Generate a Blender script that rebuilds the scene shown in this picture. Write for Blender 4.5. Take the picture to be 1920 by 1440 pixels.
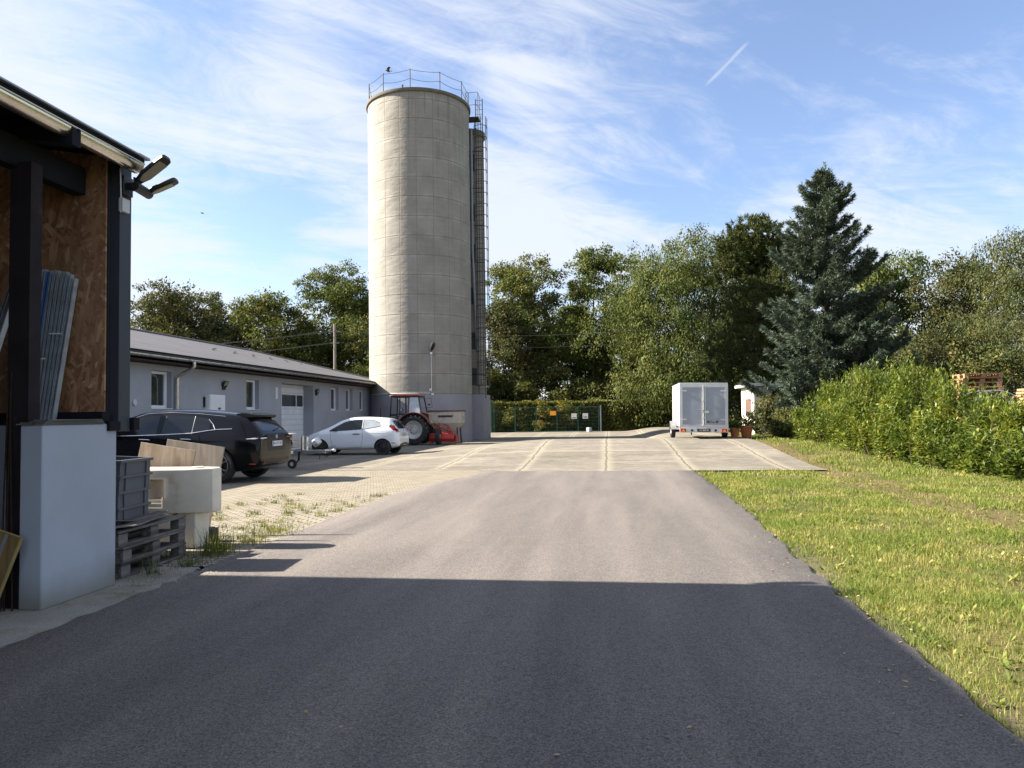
import bpy, bmesh, math, random
import numpy as np
from mathutils import Vector, Matrix
from mathutils.bvhtree import BVHTree
for o in list(bpy.data.objects):
    bpy.data.objects.remove(o)
SC = bpy.context.scene
COL = SC.collection
PI = math.pi
R = math.radians

# ------------------------------------------------------------------ camera
cam_d = bpy.data.cameras.new('camera')
cam_d.sensor_width = 36.0
cam_d.lens = 1400.0 / 1920.0 * 36.0
cam_d.clip_start = 0.05
cam_d.clip_end = 5000
cam = bpy.data.objects.new('camera', cam_d)
COL.objects.link(cam)
cam.matrix_world = Matrix.Translation((0, 0, 1.5)) @ Matrix.Rotation(R(7.3), 4, 'Z') @ Matrix.Rotation(R(92.4), 4, 'X') @ Matrix.Rotation(-0.014, 4, 'Z')
SC.camera = cam

# ------------------------------------------------------------------ sun, sky, exposure
SUN_EL = R(33.0)
SUN_AZ = Vector((-1.0, -0.03, 0)).normalized()          # towards the sun, on the ground
sd = Vector((SUN_AZ.x * math.cos(SUN_EL), SUN_AZ.y * math.cos(SUN_EL), math.sin(SUN_EL)))
sun_d = bpy.data.lights.new('sun', 'SUN')
sun_d.energy = 5.0
sun_d.angle = R(0.53)
sun_d.color = (1.0, 0.91, 0.78)
sun = bpy.data.objects.new('sun', sun_d)
COL.objects.link(sun)
sun.rotation_euler = sd.to_track_quat('Z', 'Y').to_euler()
SC.view_settings.view_transform = 'Standard'
SC.view_settings.look = 'None'
SC.view_settings.gamma = 1.0
SC.view_settings.exposure = 2.04
SC.cycles.max_bounces = 8
SC.cycles.transparent_max_bounces = 12

world = bpy.data.worlds.new('World')
SC.world = world
world.use_nodes = True
WN = world.node_tree.nodes
WL = world.node_tree.links
WN.clear()
def wn(t, **kw):
    n = WN.new(t)
    for k, v in kw.items():
        setattr(n, k, v)
    return n
def wmath(op, a, b=None, c=None, clamp=False):
    n = wn('ShaderNodeMath', operation=op, use_clamp=clamp)
    for i, v in enumerate((a, b, c)):
        if v is None: continue
        if isinstance(v, (int, float)): n.inputs[i].default_value = v
        else: WL.new(v, n.inputs[i])
    return n.outputs[0]
def wvec(op, a, b=None):
    n = wn('ShaderNodeVectorMath', operation=op)
    for i, v in enumerate((a, b)):
        if v is None: continue
        if isinstance(v, (tuple, list, Vector)): n.inputs[i].default_value = tuple(v)
        else: WL.new(v, n.inputs[i])
    return n
def wstep(v, lo, hi):
    n = wn('ShaderNodeMapRange', interpolation_type='SMOOTHSTEP')
    WL.new(v, n.inputs['Value'])
    n.inputs['From Min'].default_value = lo; n.inputs['From Max'].default_value = hi
    return n.outputs['Result']
w_out = wn('ShaderNodeOutputWorld')
w_bg = wn('ShaderNodeBackground')
w_bg.inputs['Strength'].default_value = 0.078
WL.new(w_bg.outputs[0], w_out.inputs[0])
w_sky = wn('ShaderNodeTexSky')
w_sky.sky_type = 'NISHITA'
w_sky.sun_disc = False
w_sky.sun_elevation = SUN_EL
w_sky.sun_rotation = math.atan2(SUN_AZ.x, SUN_AZ.y)
w_sky.altitude = 150
w_sky.air_density = 1.0
w_sky.dust_density = 0.8
w_sky.ozone_density = 2.0
w_tc = wn('ShaderNodeTexCoord')
DIR = w_tc.outputs['Generated']
w_sep = wn('ShaderNodeSeparateXYZ'); WL.new(DIR, w_sep.inputs[0])
zc = wmath('MAXIMUM', w_sep.outputs[2], 0.0)
den = wmath('ADD', zc, 0.16)
u = wmath('DIVIDE', w_sep.outputs[0], den)
v = wmath('DIVIDE', w_sep.outputs[1], den)
w_cmb = wn('ShaderNodeCombineXYZ'); WL.new(u, w_cmb.inputs[0]); WL.new(v, w_cmb.inputs[1])
# high thin cirrus on a flat layer: streaks stretched along the wind
def wnoise(scale, detail, rough, rot, sc, off=(0, 0, 0), dist=0.0):
    m0 = wn('ShaderNodeMapping'); WL.new(w_cmb.outputs[0], m0.inputs[0])
    m0.inputs['Rotation'].default_value = (0, 0, rot)
    m = wn('ShaderNodeMapping'); WL.new(m0.outputs[0], m.inputs[0])
    m.inputs['Location'].default_value = off
    m.inputs['Scale'].default_value = sc
    n = wn('ShaderNodeTexNoise'); WL.new(m.outputs[0], n.inputs['Vector'])
    n.inputs['Scale'].default_value = scale; n.inputs['Detail'].default_value = detail
    n.inputs['Roughness'].default_value = rough; n.inputs['Distortion'].default_value = dist
    return n.outputs['Fac']
n_big = wnoise(1.1, 5, 0.58, R(-35), (0.45, 1.0, 1), (1.3, 0.4, 0), 0.5)
n_str = wnoise(2.4, 9, 0.64, R(-40), (0.36, 1.2, 1), (4.1, 2.2, 0), 1.1)
n_fine = wnoise(5.0, 10, 0.70, R(-30), (0.7, 1.1, 1), (7.7, 1.2, 0), 1.3)
s1 = wmath('MULTIPLY', n_big, 0.46)
s2 = wmath('MULTIPLY_ADD', n_str, 0.62, s1)
s3 = wmath('MULTIPLY_ADD', n_fine, 0.42, wmath('SUBTRACT', s2, 0.06))
# where the layer is thin / thick, by compass direction
def wlobe(d, amp, lo, hi):
    dp = wvec('DOT_PRODUCT', DIR, tuple(Vector(d).normalized())).outputs['Value']
    return wmath('MULTIPLY', wstep(dp, lo, hi), amp)
bias = None
SKYBLOBS = []
def set_bias():
    b = s3
    for d, amp, lo, hi in SKYBLOBS:
        b = wmath('ADD', b, wlobe(d, amp, lo, hi))
    return b
def _dir(px, py):
    M = cam.matrix_world.to_3x3()
    return M @ Vector(((px - 960) / 1400, (720 - py) / 1400, -1)).normalized()
for px, py, amp, hw in ((1270, 230, -0.13, 12), (1750, 20, -0.22, 15), (560, 500, -0.20, 7), (420, 460, -0.14, 7), (330, 250, -0.06, 12), (1800, 420, -0.08, 7), (760, 40, -0.05, 9),
                        (600, 330, 0.05, 14), (1000, 480, 0.10, 13), (350, 545, 0.16, 7), (40, 90, 0.10, 8), (600, 545, 0.12, 6), (250, 30, -0.05, 10), (1700, 330, 0.05, 12), (520, 560, 0.10, 6), (1050, 250, 0.05, 9), (1700, 520, 0.10, 12)):
    SKYBLOBS.append((_dir(px, py), amp, math.cos(R(hw)), 1.0))
mask = wstep(set_bias(), 0.52, 0.86)
mask = wmath('MULTIPLY_ADD', mask, 0.82, 0.06)
# aircraft trails: great-circle segments
def trail(p0, p1, w, amp):
    a, b = _dir(*p0), _dir(*p1)
    n = a.cross(b).normalized()
    mid = (a + b).normalized()
    half = a.angle(mid)
    wob = wmath('MULTIPLY_ADD', wmath('SUBTRACT', n_fine, 0.5), 0.006, wvec('DOT_PRODUCT', DIR, tuple(n)).outputs['Value'])
    across = wmath('SUBTRACT', 1.0, wstep(wmath('ABSOLUTE', wob), w * 0.15, w))
    along = wstep(wvec('DOT_PRODUCT', DIR, tuple(mid)).outputs['Value'], math.cos(half * 1.15), math.cos(half * 0.55))
    return wmath('MULTIPLY', wmath('MULTIPLY', across, along), amp)
for p0, p1, w, amp in (((1405, 78), (1322, 162), 0.0034, 0.42), ((857, -6), (834, 34), 0.0022, 0.6), ((1685, 240), (1530, 320), 0.008, 0.25),
                       ((468, 488), (486, 516), 0.0022, 0.5), ((546, 470), (541, 505), 0.003, 0.35)):
    mask = wmath('MAXIMUM', mask, trail(p0, p1, w, amp))
w_mix = wn('ShaderNodeMix', data_type='RGBA')
WL.new(mask, w_mix.inputs['Factor'])
w_tint = wn('ShaderNodeMix', data_type='RGBA', blend_type='MULTIPLY')
w_tint.inputs['Factor'].default_value = 1.0
WL.new(w_sky.outputs[0], w_tint.inputs['A'])
w_tint.inputs['B'].default_value = (0.74, 0.73, 0.79, 1)
WL.new(w_tint.outputs['Result'], w_mix.inputs['A'])
w_mix.inputs['B'].default_value = (2.85, 3.02, 3.32, 1)
WL.new(w_mix.outputs['Result'], w_bg.inputs['Color'])

# ------------------------------------------------------------------ helpers
def tag(o, label=None, cat=None, group=None, kind=None):
    if label: o['label'] = label
    if cat: o['category'] = cat
    if group: o['group'] = group
    if kind: o['kind'] = kind
    return o
def thing(name, label, cat, loc=(0, 0, 0), rz=0.0, group=None):
    o = bpy.data.objects.new(name, None)
    COL.objects.link(o)
    o.empty_display_size = 0.2
    o.location = loc
    o.rotation_euler = (0, 0, rz)
    return tag(o, label, cat, group)
def root_loc(o):
    while o is not None and o.parent is not None:
        o = o.parent
    return Vector(o.location) if o is not None else Vector((0, 0, 0))
def dup(o, parent=None):
    c = o.copy()
    COL.objects.link(c)
    if parent is not None: c.parent = parent
    for ch in list(o.children):
        dup(ch, c)
    return c
def axes(d):
    d = Vector(d).normalized()
    a = Vector((0, 0, 1)) if abs(d.z) < 0.9 else Vector((1, 0, 0))
    x = d.cross(a).normalized()
    return x, d.cross(x).normalized(), d

class MB:
    """collects simple solids; build() links them as one mesh object"""
    def __init__(self, world=False):
        self.v = []; self.f = []; self.world = world; self.cuts = []
    def add(self, vs, fs, M=None):
        n = len(self.v); self.cuts.append((n, len(self.f)))
        if M is not None: vs = [M @ Vector(p) for p in vs]
        self.v += [tuple(p) for p in vs]
        self.f += [tuple(i + n for i in f) for f in fs]
        return self
    def box(self, x0, x1, y0, y1, z0, z1, M=None):
        vs = [(x0, y0, z0), (x1, y0, z0), (x1, y1, z0), (x0, y1, z0), (x0, y0, z1), (x1, y0, z1), (x1, y1, z1), (x0, y1, z1)]
        fs = [(0, 3, 2, 1), (4, 5, 6, 7), (0, 1, 5, 4), (1, 2, 6, 5), (2, 3, 7, 6), (3, 0, 4, 7)]
        return self.add(vs, fs, M)
    def bar(self, p0, p1, w, t, up=(0, 0, 1)):
        p0 = Vector(p0); p1 = Vector(p1); d = (p1 - p0).normalized()
        s = d.cross(Vector(up))
        s = s.normalized() if s.length > 1e-4 else Vector((1, 0, 0))
        n = s.cross(d).normalized()
        vs = []
        for p in (p0, p1):
            for a, b in ((-1, -1), (1, -1), (1, 1), (-1, 1)):
                vs.append(p + s * (a * w / 2) + n * (b * t / 2))
        return self.add(vs, [(0, 3, 2, 1), (4, 5, 6, 7), (0, 1, 5, 4), (1, 2, 6, 5), (2, 3, 7, 6), (3, 0, 4, 7)])
    def cyl(self, p0, p1, r0, r1=None, n=12, caps=True):
        r1 = r0 if r1 is None else r1
        p0 = Vector(p0); p1 = Vector(p1)
        x, y, d = axes(p1 - p0)
        vs = []
        for p, r in ((p0, r0), (p1, r1)):
            for i in range(n):
                a = 2 * PI * i / n
                vs.append(p + x * (math.cos(a) * r) + y * (math.sin(a) * r))
        fs = [(i, (i + 1) % n, n + (i + 1) % n, n + i) for i in range(n)]
        if caps: fs += [tuple(range(n))[::-1], tuple(range(n, 2 * n))]
        return self.add(vs, fs)
    def tube(self, pts, r, n=6, caps=True):
        pts = [Vector(p) for p in pts]
        rs = r if isinstance(r, (list, tuple)) else [r] * len(pts)
        vs = []
        px = None
        for i, p in enumerate(pts):
            d = (pts[min(i + 1, len(pts) - 1)] - pts[max(i - 1, 0)])
            d = d.normalized() if d.length > 1e-9 else Vector((0, 0, 1))
            if px is None: x, y, _ = axes(d)
            else:
                x = px - d * px.dot(d)
                x = x.normalized() if x.length > 1e-5 else axes(d)[0]
                y = d.cross(x)
            px = x
            for k in range(n):
                a = 2 * PI * k / n
                vs.append(p + x * (math.cos(a) * rs[i]) + y * (math.sin(a) * rs[i]))
        fs = []
        for i in range(len(pts) - 1):
            for k in range(n):
                fs.append((i * n + k, i * n + (k + 1) % n, (i + 1) * n + (k + 1) % n, (i + 1) * n + k))
        if caps:
            fs += [tuple(range(n))[::-1], tuple(range((len(pts) - 1) * n, len(pts) * n))]
        return self.add(vs, fs)
    def prism(self, poly, a0, a1, axis='y', M=None):
        """poly: 2D outline; axis y: (x,z), axis x: (y,z), axis z: (x,y)"""
        n = len(poly)
        def p3(p, a):
            return (p[0], a, p[1]) if axis == 'y' else (a, p[0], p[1]) if axis == 'x' else (p[0], p[1], a)
        vs = [p3(p, a0) for p in poly] + [p3(p, a1) for p in poly]
        fs = [tuple(range(n)), tuple(range(n, 2 * n))[::-1]] + [(i, n + i, n + (i + 1) % n, (i + 1) % n) for i in range(n)]
        return self.add(vs, fs, M)
    def lathe(self, prof, n=24, o=(0, 0, 0), d=(0, 0, 1), closed=False):
        o = Vector(o); x, y, d = axes(d)
        vs = []
        for r, h in prof:
            for k in range(n):
                a = 2 * PI * k / n
                vs.append(o + d * h + x * (math.cos(a) * r) + y * (math.sin(a) * r))
        m = len(prof); fs = []
        for i in range(m if closed else m - 1):
            j = (i + 1) % m
            for k in range(n):
                fs.append((i * n + k, i * n + (k + 1) % n, j * n + (k + 1) % n, j * n + k))
        return self.add(vs, fs)
    def grid(self, rows):
        m = len(rows); n = len(rows[0])
        vs = [p for r in rows for p in r]
        fs = [(i * n + j, i * n + j + 1, (i + 1) * n + j + 1, (i + 1) * n + j) for i in range(m - 1) for j in range(n - 1)]
        return self.add(vs, fs)
    def ball(self, c, r, n=10, sz=(1, 1, 1)):
        prof = [(math.sin(PI * i / n) * r, -math.cos(PI * i / n) * r) for i in range(n + 1)]
        vs = []
        k0 = 2 * n
        for rr, h in prof:
            for k in range(k0):
                a = 2 * PI * k / k0
                vs.append((c[0] + math.cos(a) * rr * sz[0], c[1] + math.sin(a) * rr * sz[1], c[2] + h * sz[2]))
        fs = [(i * k0 + k, i * k0 + (k + 1) % k0, (i + 1) * k0 + (k + 1) % k0, (i + 1) * k0 + k) for i in range(n) for k in range(k0)]
        return self.add(vs, fs)
    def build_each(self, name, m, parent, **kw):
        """every added solid as a part of its own"""
        ends = self.cuts[1:] + [(len(self.v), len(self.f))]
        for (v0, f0), (v1, f1) in zip(self.cuts, ends):
            q = MB(self.world); q.v = self.v[v0:v1]; q.f = [tuple(i - v0 for i in f) for f in self.f[f0:f1]]
            q.build(name, m, parent, **kw)
    def mesh(self, name):
        me = bpy.data.meshes.new(name)
        me.from_pydata(self.v, [], self.f)
        bm = bmesh.new(); bm.from_mesh(me)
        bmesh.ops.recalc_face_normals(bm, faces=bm.faces)
        bm.to_mesh(me); bm.free()
        return me
    def build(self, name, m, parent=None, smooth=35, bevel=0.0, seg=2):
        if self.world and parent is not None:
            o = root_loc(parent)
            self.v = [(a - o.x, b - o.y, c - o.z) for a, b, c in self.v]
        me = self.mesh(name)
        return link_mesh(name, me, m, parent, smooth, bevel, seg)

def link_mesh(name, me, m, parent=None, smooth=35, bevel=0.0, seg=2):
    ms = m if isinstance(m, (list, tuple)) else [m]
    if len(me.materials) == 0:
        for q in ms: me.materials.append(q)
    if smooth:
        me.polygons.foreach_set('use_smooth', np.ones(len(me.polygons), dtype=bool))
        try: me.set_sharp_from_angle(angle=R(smooth))
        except Exception: pass
    ob = bpy.data.objects.new(name, me)
    COL.objects.link(ob)
    if parent is not None: ob.parent = parent
    if bevel:
        b = ob.modifiers.new('bevel', 'BEVEL'); b.width = bevel; b.segments = seg; b.limit_method = 'ANGLE'; b.angle_limit = R(40)
    return ob
def baked(ob, name):
    """mesh of ob with its modifiers applied"""
    bpy.context.view_layer.update()
    dg = bpy.context.evaluated_depsgraph_get()
    me = bpy.data.meshes.new_from_object(ob.evaluated_get(dg), preserve_all_data_layers=True, depsgraph=dg)
    me.name = name
    return me
def cut(ob, cutters, m_in=None):
    """boolean difference, baked; cutters are removed"""
    for c in cutters:
        if m_in is not None and len(c.data.materials) == 0: c.data.materials.append(m_in)
        b = ob.modifiers.new('cut', 'BOOLEAN'); b.operation = 'DIFFERENCE'; b.object = c; b.solver = 'EXACT'
        try: b.material_mode = 'TRANSFER'
        except Exception: pass
    me = baked(ob, ob.name)
    old = ob.data
    ob.modifiers.clear()
    ob.data = me
    bpy.data.meshes.remove(old)
    for c in cutters:
        d = c.data; bpy.data.objects.remove(c); bpy.data.meshes.remove(d)
    me.polygons.foreach_set('use_smooth', np.ones(len(me.polygons), dtype=bool))
    me.set_sharp_from_angle(angle=R(35))
    return ob
def text_obj(name, body, size, m, parent, loc, rot, depth=0.002):
    cu = bpy.data.curves.new('txt', 'FONT')
    cu.body = body; cu.size = size; cu.align_x = 'CENTER'; cu.align_y = 'CENTER'; cu.extrude = depth
    t = bpy.data.objects.new('txt', cu); COL.objects.link(t)
    me = baked(t, name)
    bpy.data.objects.remove(t); bpy.data.curves.remove(cu)
    me.transform(Matrix.Translation(loc) @ rot.to_4x4())
    me.materials.clear()
    return link_mesh(name, me, m, parent, 0)

def quad_mesh(name, V, F, m, parent=None, smooth=False):
    """numpy verts (n,3), faces (k,3|4)"""
    me = bpy.data.meshes.new(name)
    V = np.asarray(V, dtype=np.float32); F = np.asarray(F, dtype=np.int32)
    k, c = F.shape
    me.vertices.add(len(V)); me.vertices.foreach_set('co', V.ravel())
    me.loops.add(k * c); me.loops.foreach_set('vertex_index', F.ravel())
    me.polygons.add(k)
    me.polygons.foreach_set('loop_start', np.arange(0, k * c, c, dtype=np.int32))
    me.update(calc_edges=True)
    me.materials.append(m)
    if smooth: me.polygons.foreach_set('use_smooth', np.ones(k, dtype=bool))
    ob = bpy.data.objects.new(name, me)
    COL.objects.link(ob)
    if parent is not None: ob.parent = parent
    return ob
def unit(a):
    return a / np.maximum(np.linalg.norm(a, axis=1, keepdims=True), 1e-9)
def leaf_quads(pos, fwd, nrm, ln, wd, belly=0.45):
    side = unit(np.cross(fwd, nrm))
    ln = np.asarray(ln).reshape(-1, 1); wd = np.asarray(wd).reshape(-1, 1)
    a = pos; c = pos + fwd * ln
    b = pos + fwd * ln * belly + side * wd * 0.5
    d = pos + fwd * ln * belly - side * wd * 0.5
    V = np.stack([a, b, c, d], 1).reshape(-1, 3)
    F = np.arange(len(V)).reshape(-1, 4)
    return V, F
def sstep(x, a, b):
    t = np.clip((np.asarray(x, dtype=float) - a) / (b - a), 0, 1)
    return t * t * (3 - 2 * t)
def terrain(x, y):
    """height of the yard: flat drive, a low ramp in the concrete, a bank on the right"""
    x = np.asarray(x, dtype=float); y = np.asarray(y, dtype=float)
    up = sstep(y, 19.8, 30.5)
    down_l = 1 - sstep(y, 31, 40)
    hump = 0.47 * sstep(x, -8.5, -2.2) * (1 - sstep(x, 1.2, 3.6)) * up * down_l
    right = 0.44 * sstep(x, 1.2, 3.6) * up * (1 - 0.25 * sstep(x, 6, 10))
    far = 0.16 * sstep(y, 45, 57) * (1 - sstep(x, 1.2, 3.6))
    return hump + right + far
def th(x, y): return float(terrain(x, y))
# ------------------------------------------------------------------ materials
class NT:
    def __init__(self, name):
        self.m = bpy.data.materials.new(name); self.m.use_nodes = True
        self.t = self.m.node_tree; self.N = self.t.nodes; self.L = self.t.links
        self.N.clear()
        self.out = self.N.new('ShaderNodeOutputMaterial')
        self.b = self.N.new('ShaderNodeBsdfPrincipled')
        self.L.new(self.b.outputs[0], self.out.inputs[0])
    def n(self, t, **kw):
        q = self.N.new(t)
        for k, v in kw.items(): setattr(q, k, v)
        return q
    def link(self, a, b): self.L.new(a, b)
    def set(self, sock, v):
        if isinstance(v, (int, float)): sock.default_value = v
        elif isinstance(v, (tuple, list)): sock.default_value = tuple(v) if len(v) != 3 or sock.type == 'VECTOR' else tuple(v) + (1,)
        else: self.L.new(v, sock)
    def math(self, op, a, b=None, c=None, clamp=False):
        q = self.n('ShaderNodeMath', operation=op, use_clamp=clamp)
        for i, v in enumerate((a, b, c)):
            if v is not None: self.set(q.inputs[i], v)
        return q.outputs[0]
    def mix(self, f, a, b, blend='MIX'):
        q = self.n('ShaderNodeMix', data_type='RGBA', blend_type=blend)
        self.set(q.inputs['Factor'], f); self.set(q.inputs['A'], a); self.set(q.inputs['B'], b)
        return q.outputs['Result']
    def coord(self, kind='Object', scale=(1, 1, 1), rot=(0, 0, 0), loc=(0, 0, 0)):
        if kind == 'World': s = self.n('ShaderNodeNewGeometry').outputs['Position']
        else: s = self.n('ShaderNodeTexCoord').outputs[kind]
        mp = self.n('ShaderNodeMapping'); self.link(s, mp.inputs[0])
        mp.inputs['Scale'].default_value = scale; mp.inputs['Rotation'].default_value = rot; mp.inputs['Location'].default_value = loc
        return mp.outputs[0]
    def noise(self, vec, scale, detail=4, rough=0.55, dist=0.0, out='Fac'):
        q = self.n('ShaderNodeTexNoise'); self.link(vec, q.inputs['Vector'])
        q.inputs['Scale'].default_value = scale; q.inputs['Detail'].default_value = detail
        q.inputs['Roughness'].default_value = rough; q.inputs['Distortion'].default_value = dist
        return q.outputs[out]
    def voro(self, vec, scale, feature='F1', out='Distance', rnd=1.0):
        q = self.n('ShaderNodeTexVoronoi', feature=feature); self.link(vec, q.inputs['Vector'])
        q.inputs['Scale'].default_value = scale; q.inputs['Randomness'].default_value = rnd
        return q.outputs[out]
    def step(self, v, lo, hi, a=0.0, b=1.0):
        q = self.n('ShaderNodeMapRange', interpolation_type='SMOOTHSTEP')
        self.link(v, q.inputs['Value'])
        q.inputs['From Min'].default_value = lo; q.inputs['From Max'].default_value = hi
        q.inputs['To Min'].default_value = a; q.inputs['To Max'].default_value = b
        return q.outputs['Result']
    def ramp(self, v, stops):
        q = self.n('ShaderNodeValToRGB'); self.link(v, q.inputs[0])
        e = q.color_ramp.elements
        while len(e) < len(stops): e.new(0.5)
        for i, (p, c) in enumerate(stops):
            e[i].position = p; e[i].color = tuple(c) + (1,)
        return q.outputs[0]
    def bump(self, h, strength=0.3, dist=0.01):
        q = self.n('ShaderNodeBump'); self.link(h, q.inputs['Height'])
        q.inputs['Strength'].default_value = strength; q.inputs['Distance'].default_value = dist
        self.link(q.outputs[0], self.b.inputs['Normal'])
    def fin(self, col=None, rough=0.6, metal=0.0, spec=0.5, coat=0.0, trans=0.0):
        if col is not None: self.set(self.b.inputs['Base Color'], col)
        self.set(self.b.inputs['Roughness'], rough); self.set(self.b.inputs['Metallic'], metal)
        self.b.inputs['Specular IOR Level'].default_value = spec
        self.b.inputs['Coat Weight'].default_value = coat
        self.b.inputs['Coat Roughness'].default_value = 0.03
        return self.m
def sc3(c, k): return tuple(min(1.0, q * k) for q in c)
def mat(name, c, rough=0.6, metal=0.0, var=0.12, scale=6, c2=None, bump=0.0, bs=80, spec=0.5, coat=0.0, dirt=None, dscale=3.0, damt=(0.55, 0.75)):
    t = NT(name); co = t.coord('Object')
    f = t.noise(co, scale, 5, 0.6)
    col = t.mix(t.step(f, 0.3, 0.7), sc3(c, 1 - var), c2 if c2 else sc3(c, 1 + var))
    if dirt:
        d = t.noise(t.coord('Object', loc=(3, 7, 1)), dscale, 7, 0.68)
        col = t.mix(t.step(d, *damt), col, dirt)
    if bump: t.bump(t.noise(co, bs, 4, 0.6), bump, 0.004)
    return t.fin(col, t.step(f, 0.2, 0.8, max(0, rough - 0.06), min(1, rough + 0.06)), metal, spec, coat)
def leafmat(name, c1, c2, c3=None, rough=0.7, trans=0.22, nscale=0.6, spec=0.12, kr=0.55):
    t = NT(name)
    g = t.n('ShaderNodeNewGeometry')
    r = g.outputs['Random Per Island']
    pos = g.outputs['Position']
    nz = t.noise(pos, nscale, 3, 0.6)
    f = t.math('MULTIPLY_ADD', r, kr, t.math('MULTIPLY', nz, 1.05 - kr))
    col = t.mix(t.step(f, 0.25, 0.8), c1, c2)
    if c3: col = t.mix(t.step(t.math('MULTIPLY_ADD', t.math('FRACT', t.math('MULTIPLY', r, 7.31)), 0.4, nz), 0.74, 0.94), col, c3)
    t.fin(col, rough, 0, spec)
    tr = t.n('ShaderNodeBsdfTranslucent')
    t.link(t.mix(1.0, col, (1.5, 1.45, 0.6), 'MULTIPLY'), tr.inputs['Color'])
    ms = t.n('ShaderNodeMixShader'); ms.inputs[0].default_value = trans
    t.link(t.b.outputs[0], ms.inputs[1]); t.link(tr.outputs[0], ms.inputs[2])
    t.link(ms.outputs[0], t.out.inputs[0])
    return t.m

def m_asphalt():
    t = NT('asphalt'); co = t.coord('World')
    big = t.noise(t.coord('World', scale=(1.1, 0.16, 1)), 1.0, 5, 0.6, 0.4)
    fine = t.noise(co, 110, 5, 0.8)
    v = t.voro(co, 150, 'F1', 'Color')
    sp = t.n('ShaderNodeSeparateColor'); t.link(v, sp.inputs[0])
    mid = t.noise(co, 5, 5, 0.6)
    col = t.mix(t.step(big, 0.32, 0.68), (0.112, 0.100, 0.095), (0.165, 0.147, 0.133))
    col = t.mix(t.step(mid, 0.35, 0.75, 0, 0.35), col, (0.145, 0.13, 0.12))
    v2 = t.voro(co, 125, 'F1', 'Color')
    sp2 = t.n('ShaderNodeSeparateColor'); t.link(v2, sp2.inputs[0])
    stone = t.math('MULTIPLY_ADD', sp2.outputs[0], 0.95, t.math('MULTIPLY_ADD', fine, 1.2, -0.06))
    gcb = t.n('ShaderNodeCombineColor')
    for k_ in range(3): t.link(stone, gcb.inputs[k_])
    col = t.mix(1.0, col, gcb.outputs[0], 'MULTIPLY')
    rut = t.noise(t.coord('World', scale=(2.2, 0.07, 1), loc=(0.7, 0, 0)), 1.0, 3, 0.5)
    col = t.mix(t.step(rut, 0.40, 0.70, 0, 0.38), col, t.mix(1.0, col, (1.5, 1.48, 1.42), 'MULTIPLY'))
    col = t.mix(t.step(sp.outputs[0], 0.80, 1.0, 0, 0.38), col, (0.30, 0.28, 0.26))
    col = t.mix(t.step(sp.outputs[2], 0.75, 1.0, 0, 0.5), col, (0.05, 0.048, 0.05))
    # pale scrapes
    scr = t.noise(t.coord('World', scale=(1.2, 5.0, 1), rot=(0, 0, 0.5), loc=(2, 5, 0)), 1.3, 6, 0.7, 1.2)
    col = t.mix(t.step(scr, 0.70, 0.80, 0, 0.4), col, (0.30, 0.29, 0.28))
    h = t.math('ADD', t.math('MULTIPLY', sp.outputs[1], 0.6), fine)
    t.bump(h, 0.9, 0.010)
    return t.fin(col, 0.85, 0, 0.3)
def m_concrete():
    t = NT('yard_concrete'); co = t.coord('World')
    sx = t.n('ShaderNodeSeparateXYZ'); t.link(co, sx.inputs[0])
    wob = t.math('MULTIPLY', t.math('SUBTRACT', t.noise(t.coord('World', scale=(0, 1, 0)), 1.3, 5, 0.65), 0.5), 0.28)
    xx = t.math('ADD', sx.outputs[0], wob)
    wy = t.math('MULTIPLY', t.math('SUBTRACT', t.noise(t.coord('World', scale=(1, 0, 0)), 1.3, 5, 0.65), 0.5), 0.12)
    yy = t.math('ADD', sx.outputs[1], wy)
    near = None
    for x0 in (-12.0, -9.6, -7.2, -4.8, -2.4, -0.08, 2.18, 4.6):
        d = t.math('ABSOLUTE', t.math('SUBTRACT', xx, x0))
        near = d if near is None else t.math('MINIMUM', near, d)
    for y0 in (25.5, 31.2, 36.6, 42.0, 47.5, 53.0):
        d = t.math('ADD', t.math('ABSOLUTE', t.math('SUBTRACT', yy, y0)), 0.02)
        near = t.math('MINIMUM', near, d)
    joint = t.step(near, 0.010, 0.050, 0.8, 0)
    edge = t.step(near, 0.03, 0.30, 1, 0)
    st = t.noise(t.coord('World', scale=(0.25, 1.6, 1)), 1.1, 7, 0.68, 0.4)
    big = t.noise(co, 0.35, 5, 0.6)
    fine = t.noise(co, 38, 6, 0.75)
    col = t.mix(t.step(big, 0.3, 0.7), (0.245, 0.222, 0.182), (0.325, 0.295, 0.245))
    col = t.mix(t.step(st, 0.42, 0.66, 0, 0.75), col, (0.185, 0.165, 0.132))
    mot = t.noise(t.coord('World', scale=(0.7, 2.2, 1), loc=(9, 4, 0)), 3.2, 8, 0.75, 0.8)
    col = t.mix(t.step(mot, 0.40, 0.60, 0.75, 0), col, t.mix(1.0, col, (0.58, 0.57, 0.55), 'MULTIPLY'))
    col = t.mix(t.step(mot, 0.58, 0.72, 0, 0.5), col, (0.37, 0.335, 0.27))
    col = t.mix(t.step(fine, 0.36, 0.64, 0, 0.8), t.mix(1.0, col, (0.52, 0.52, 0.52), 'MULTIPLY'), col)
    col = t.mix(t.math('MULTIPLY', edge, 0.35), col, (0.36, 0.32, 0.25))
    col = t.mix(joint, col, (0.085, 0.078, 0.05))
    t.bump(t.math('SUBTRACT', fine, joint), 0.5, 0.01)
    return t.fin(col, 0.9, 0, 0.25)
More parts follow.
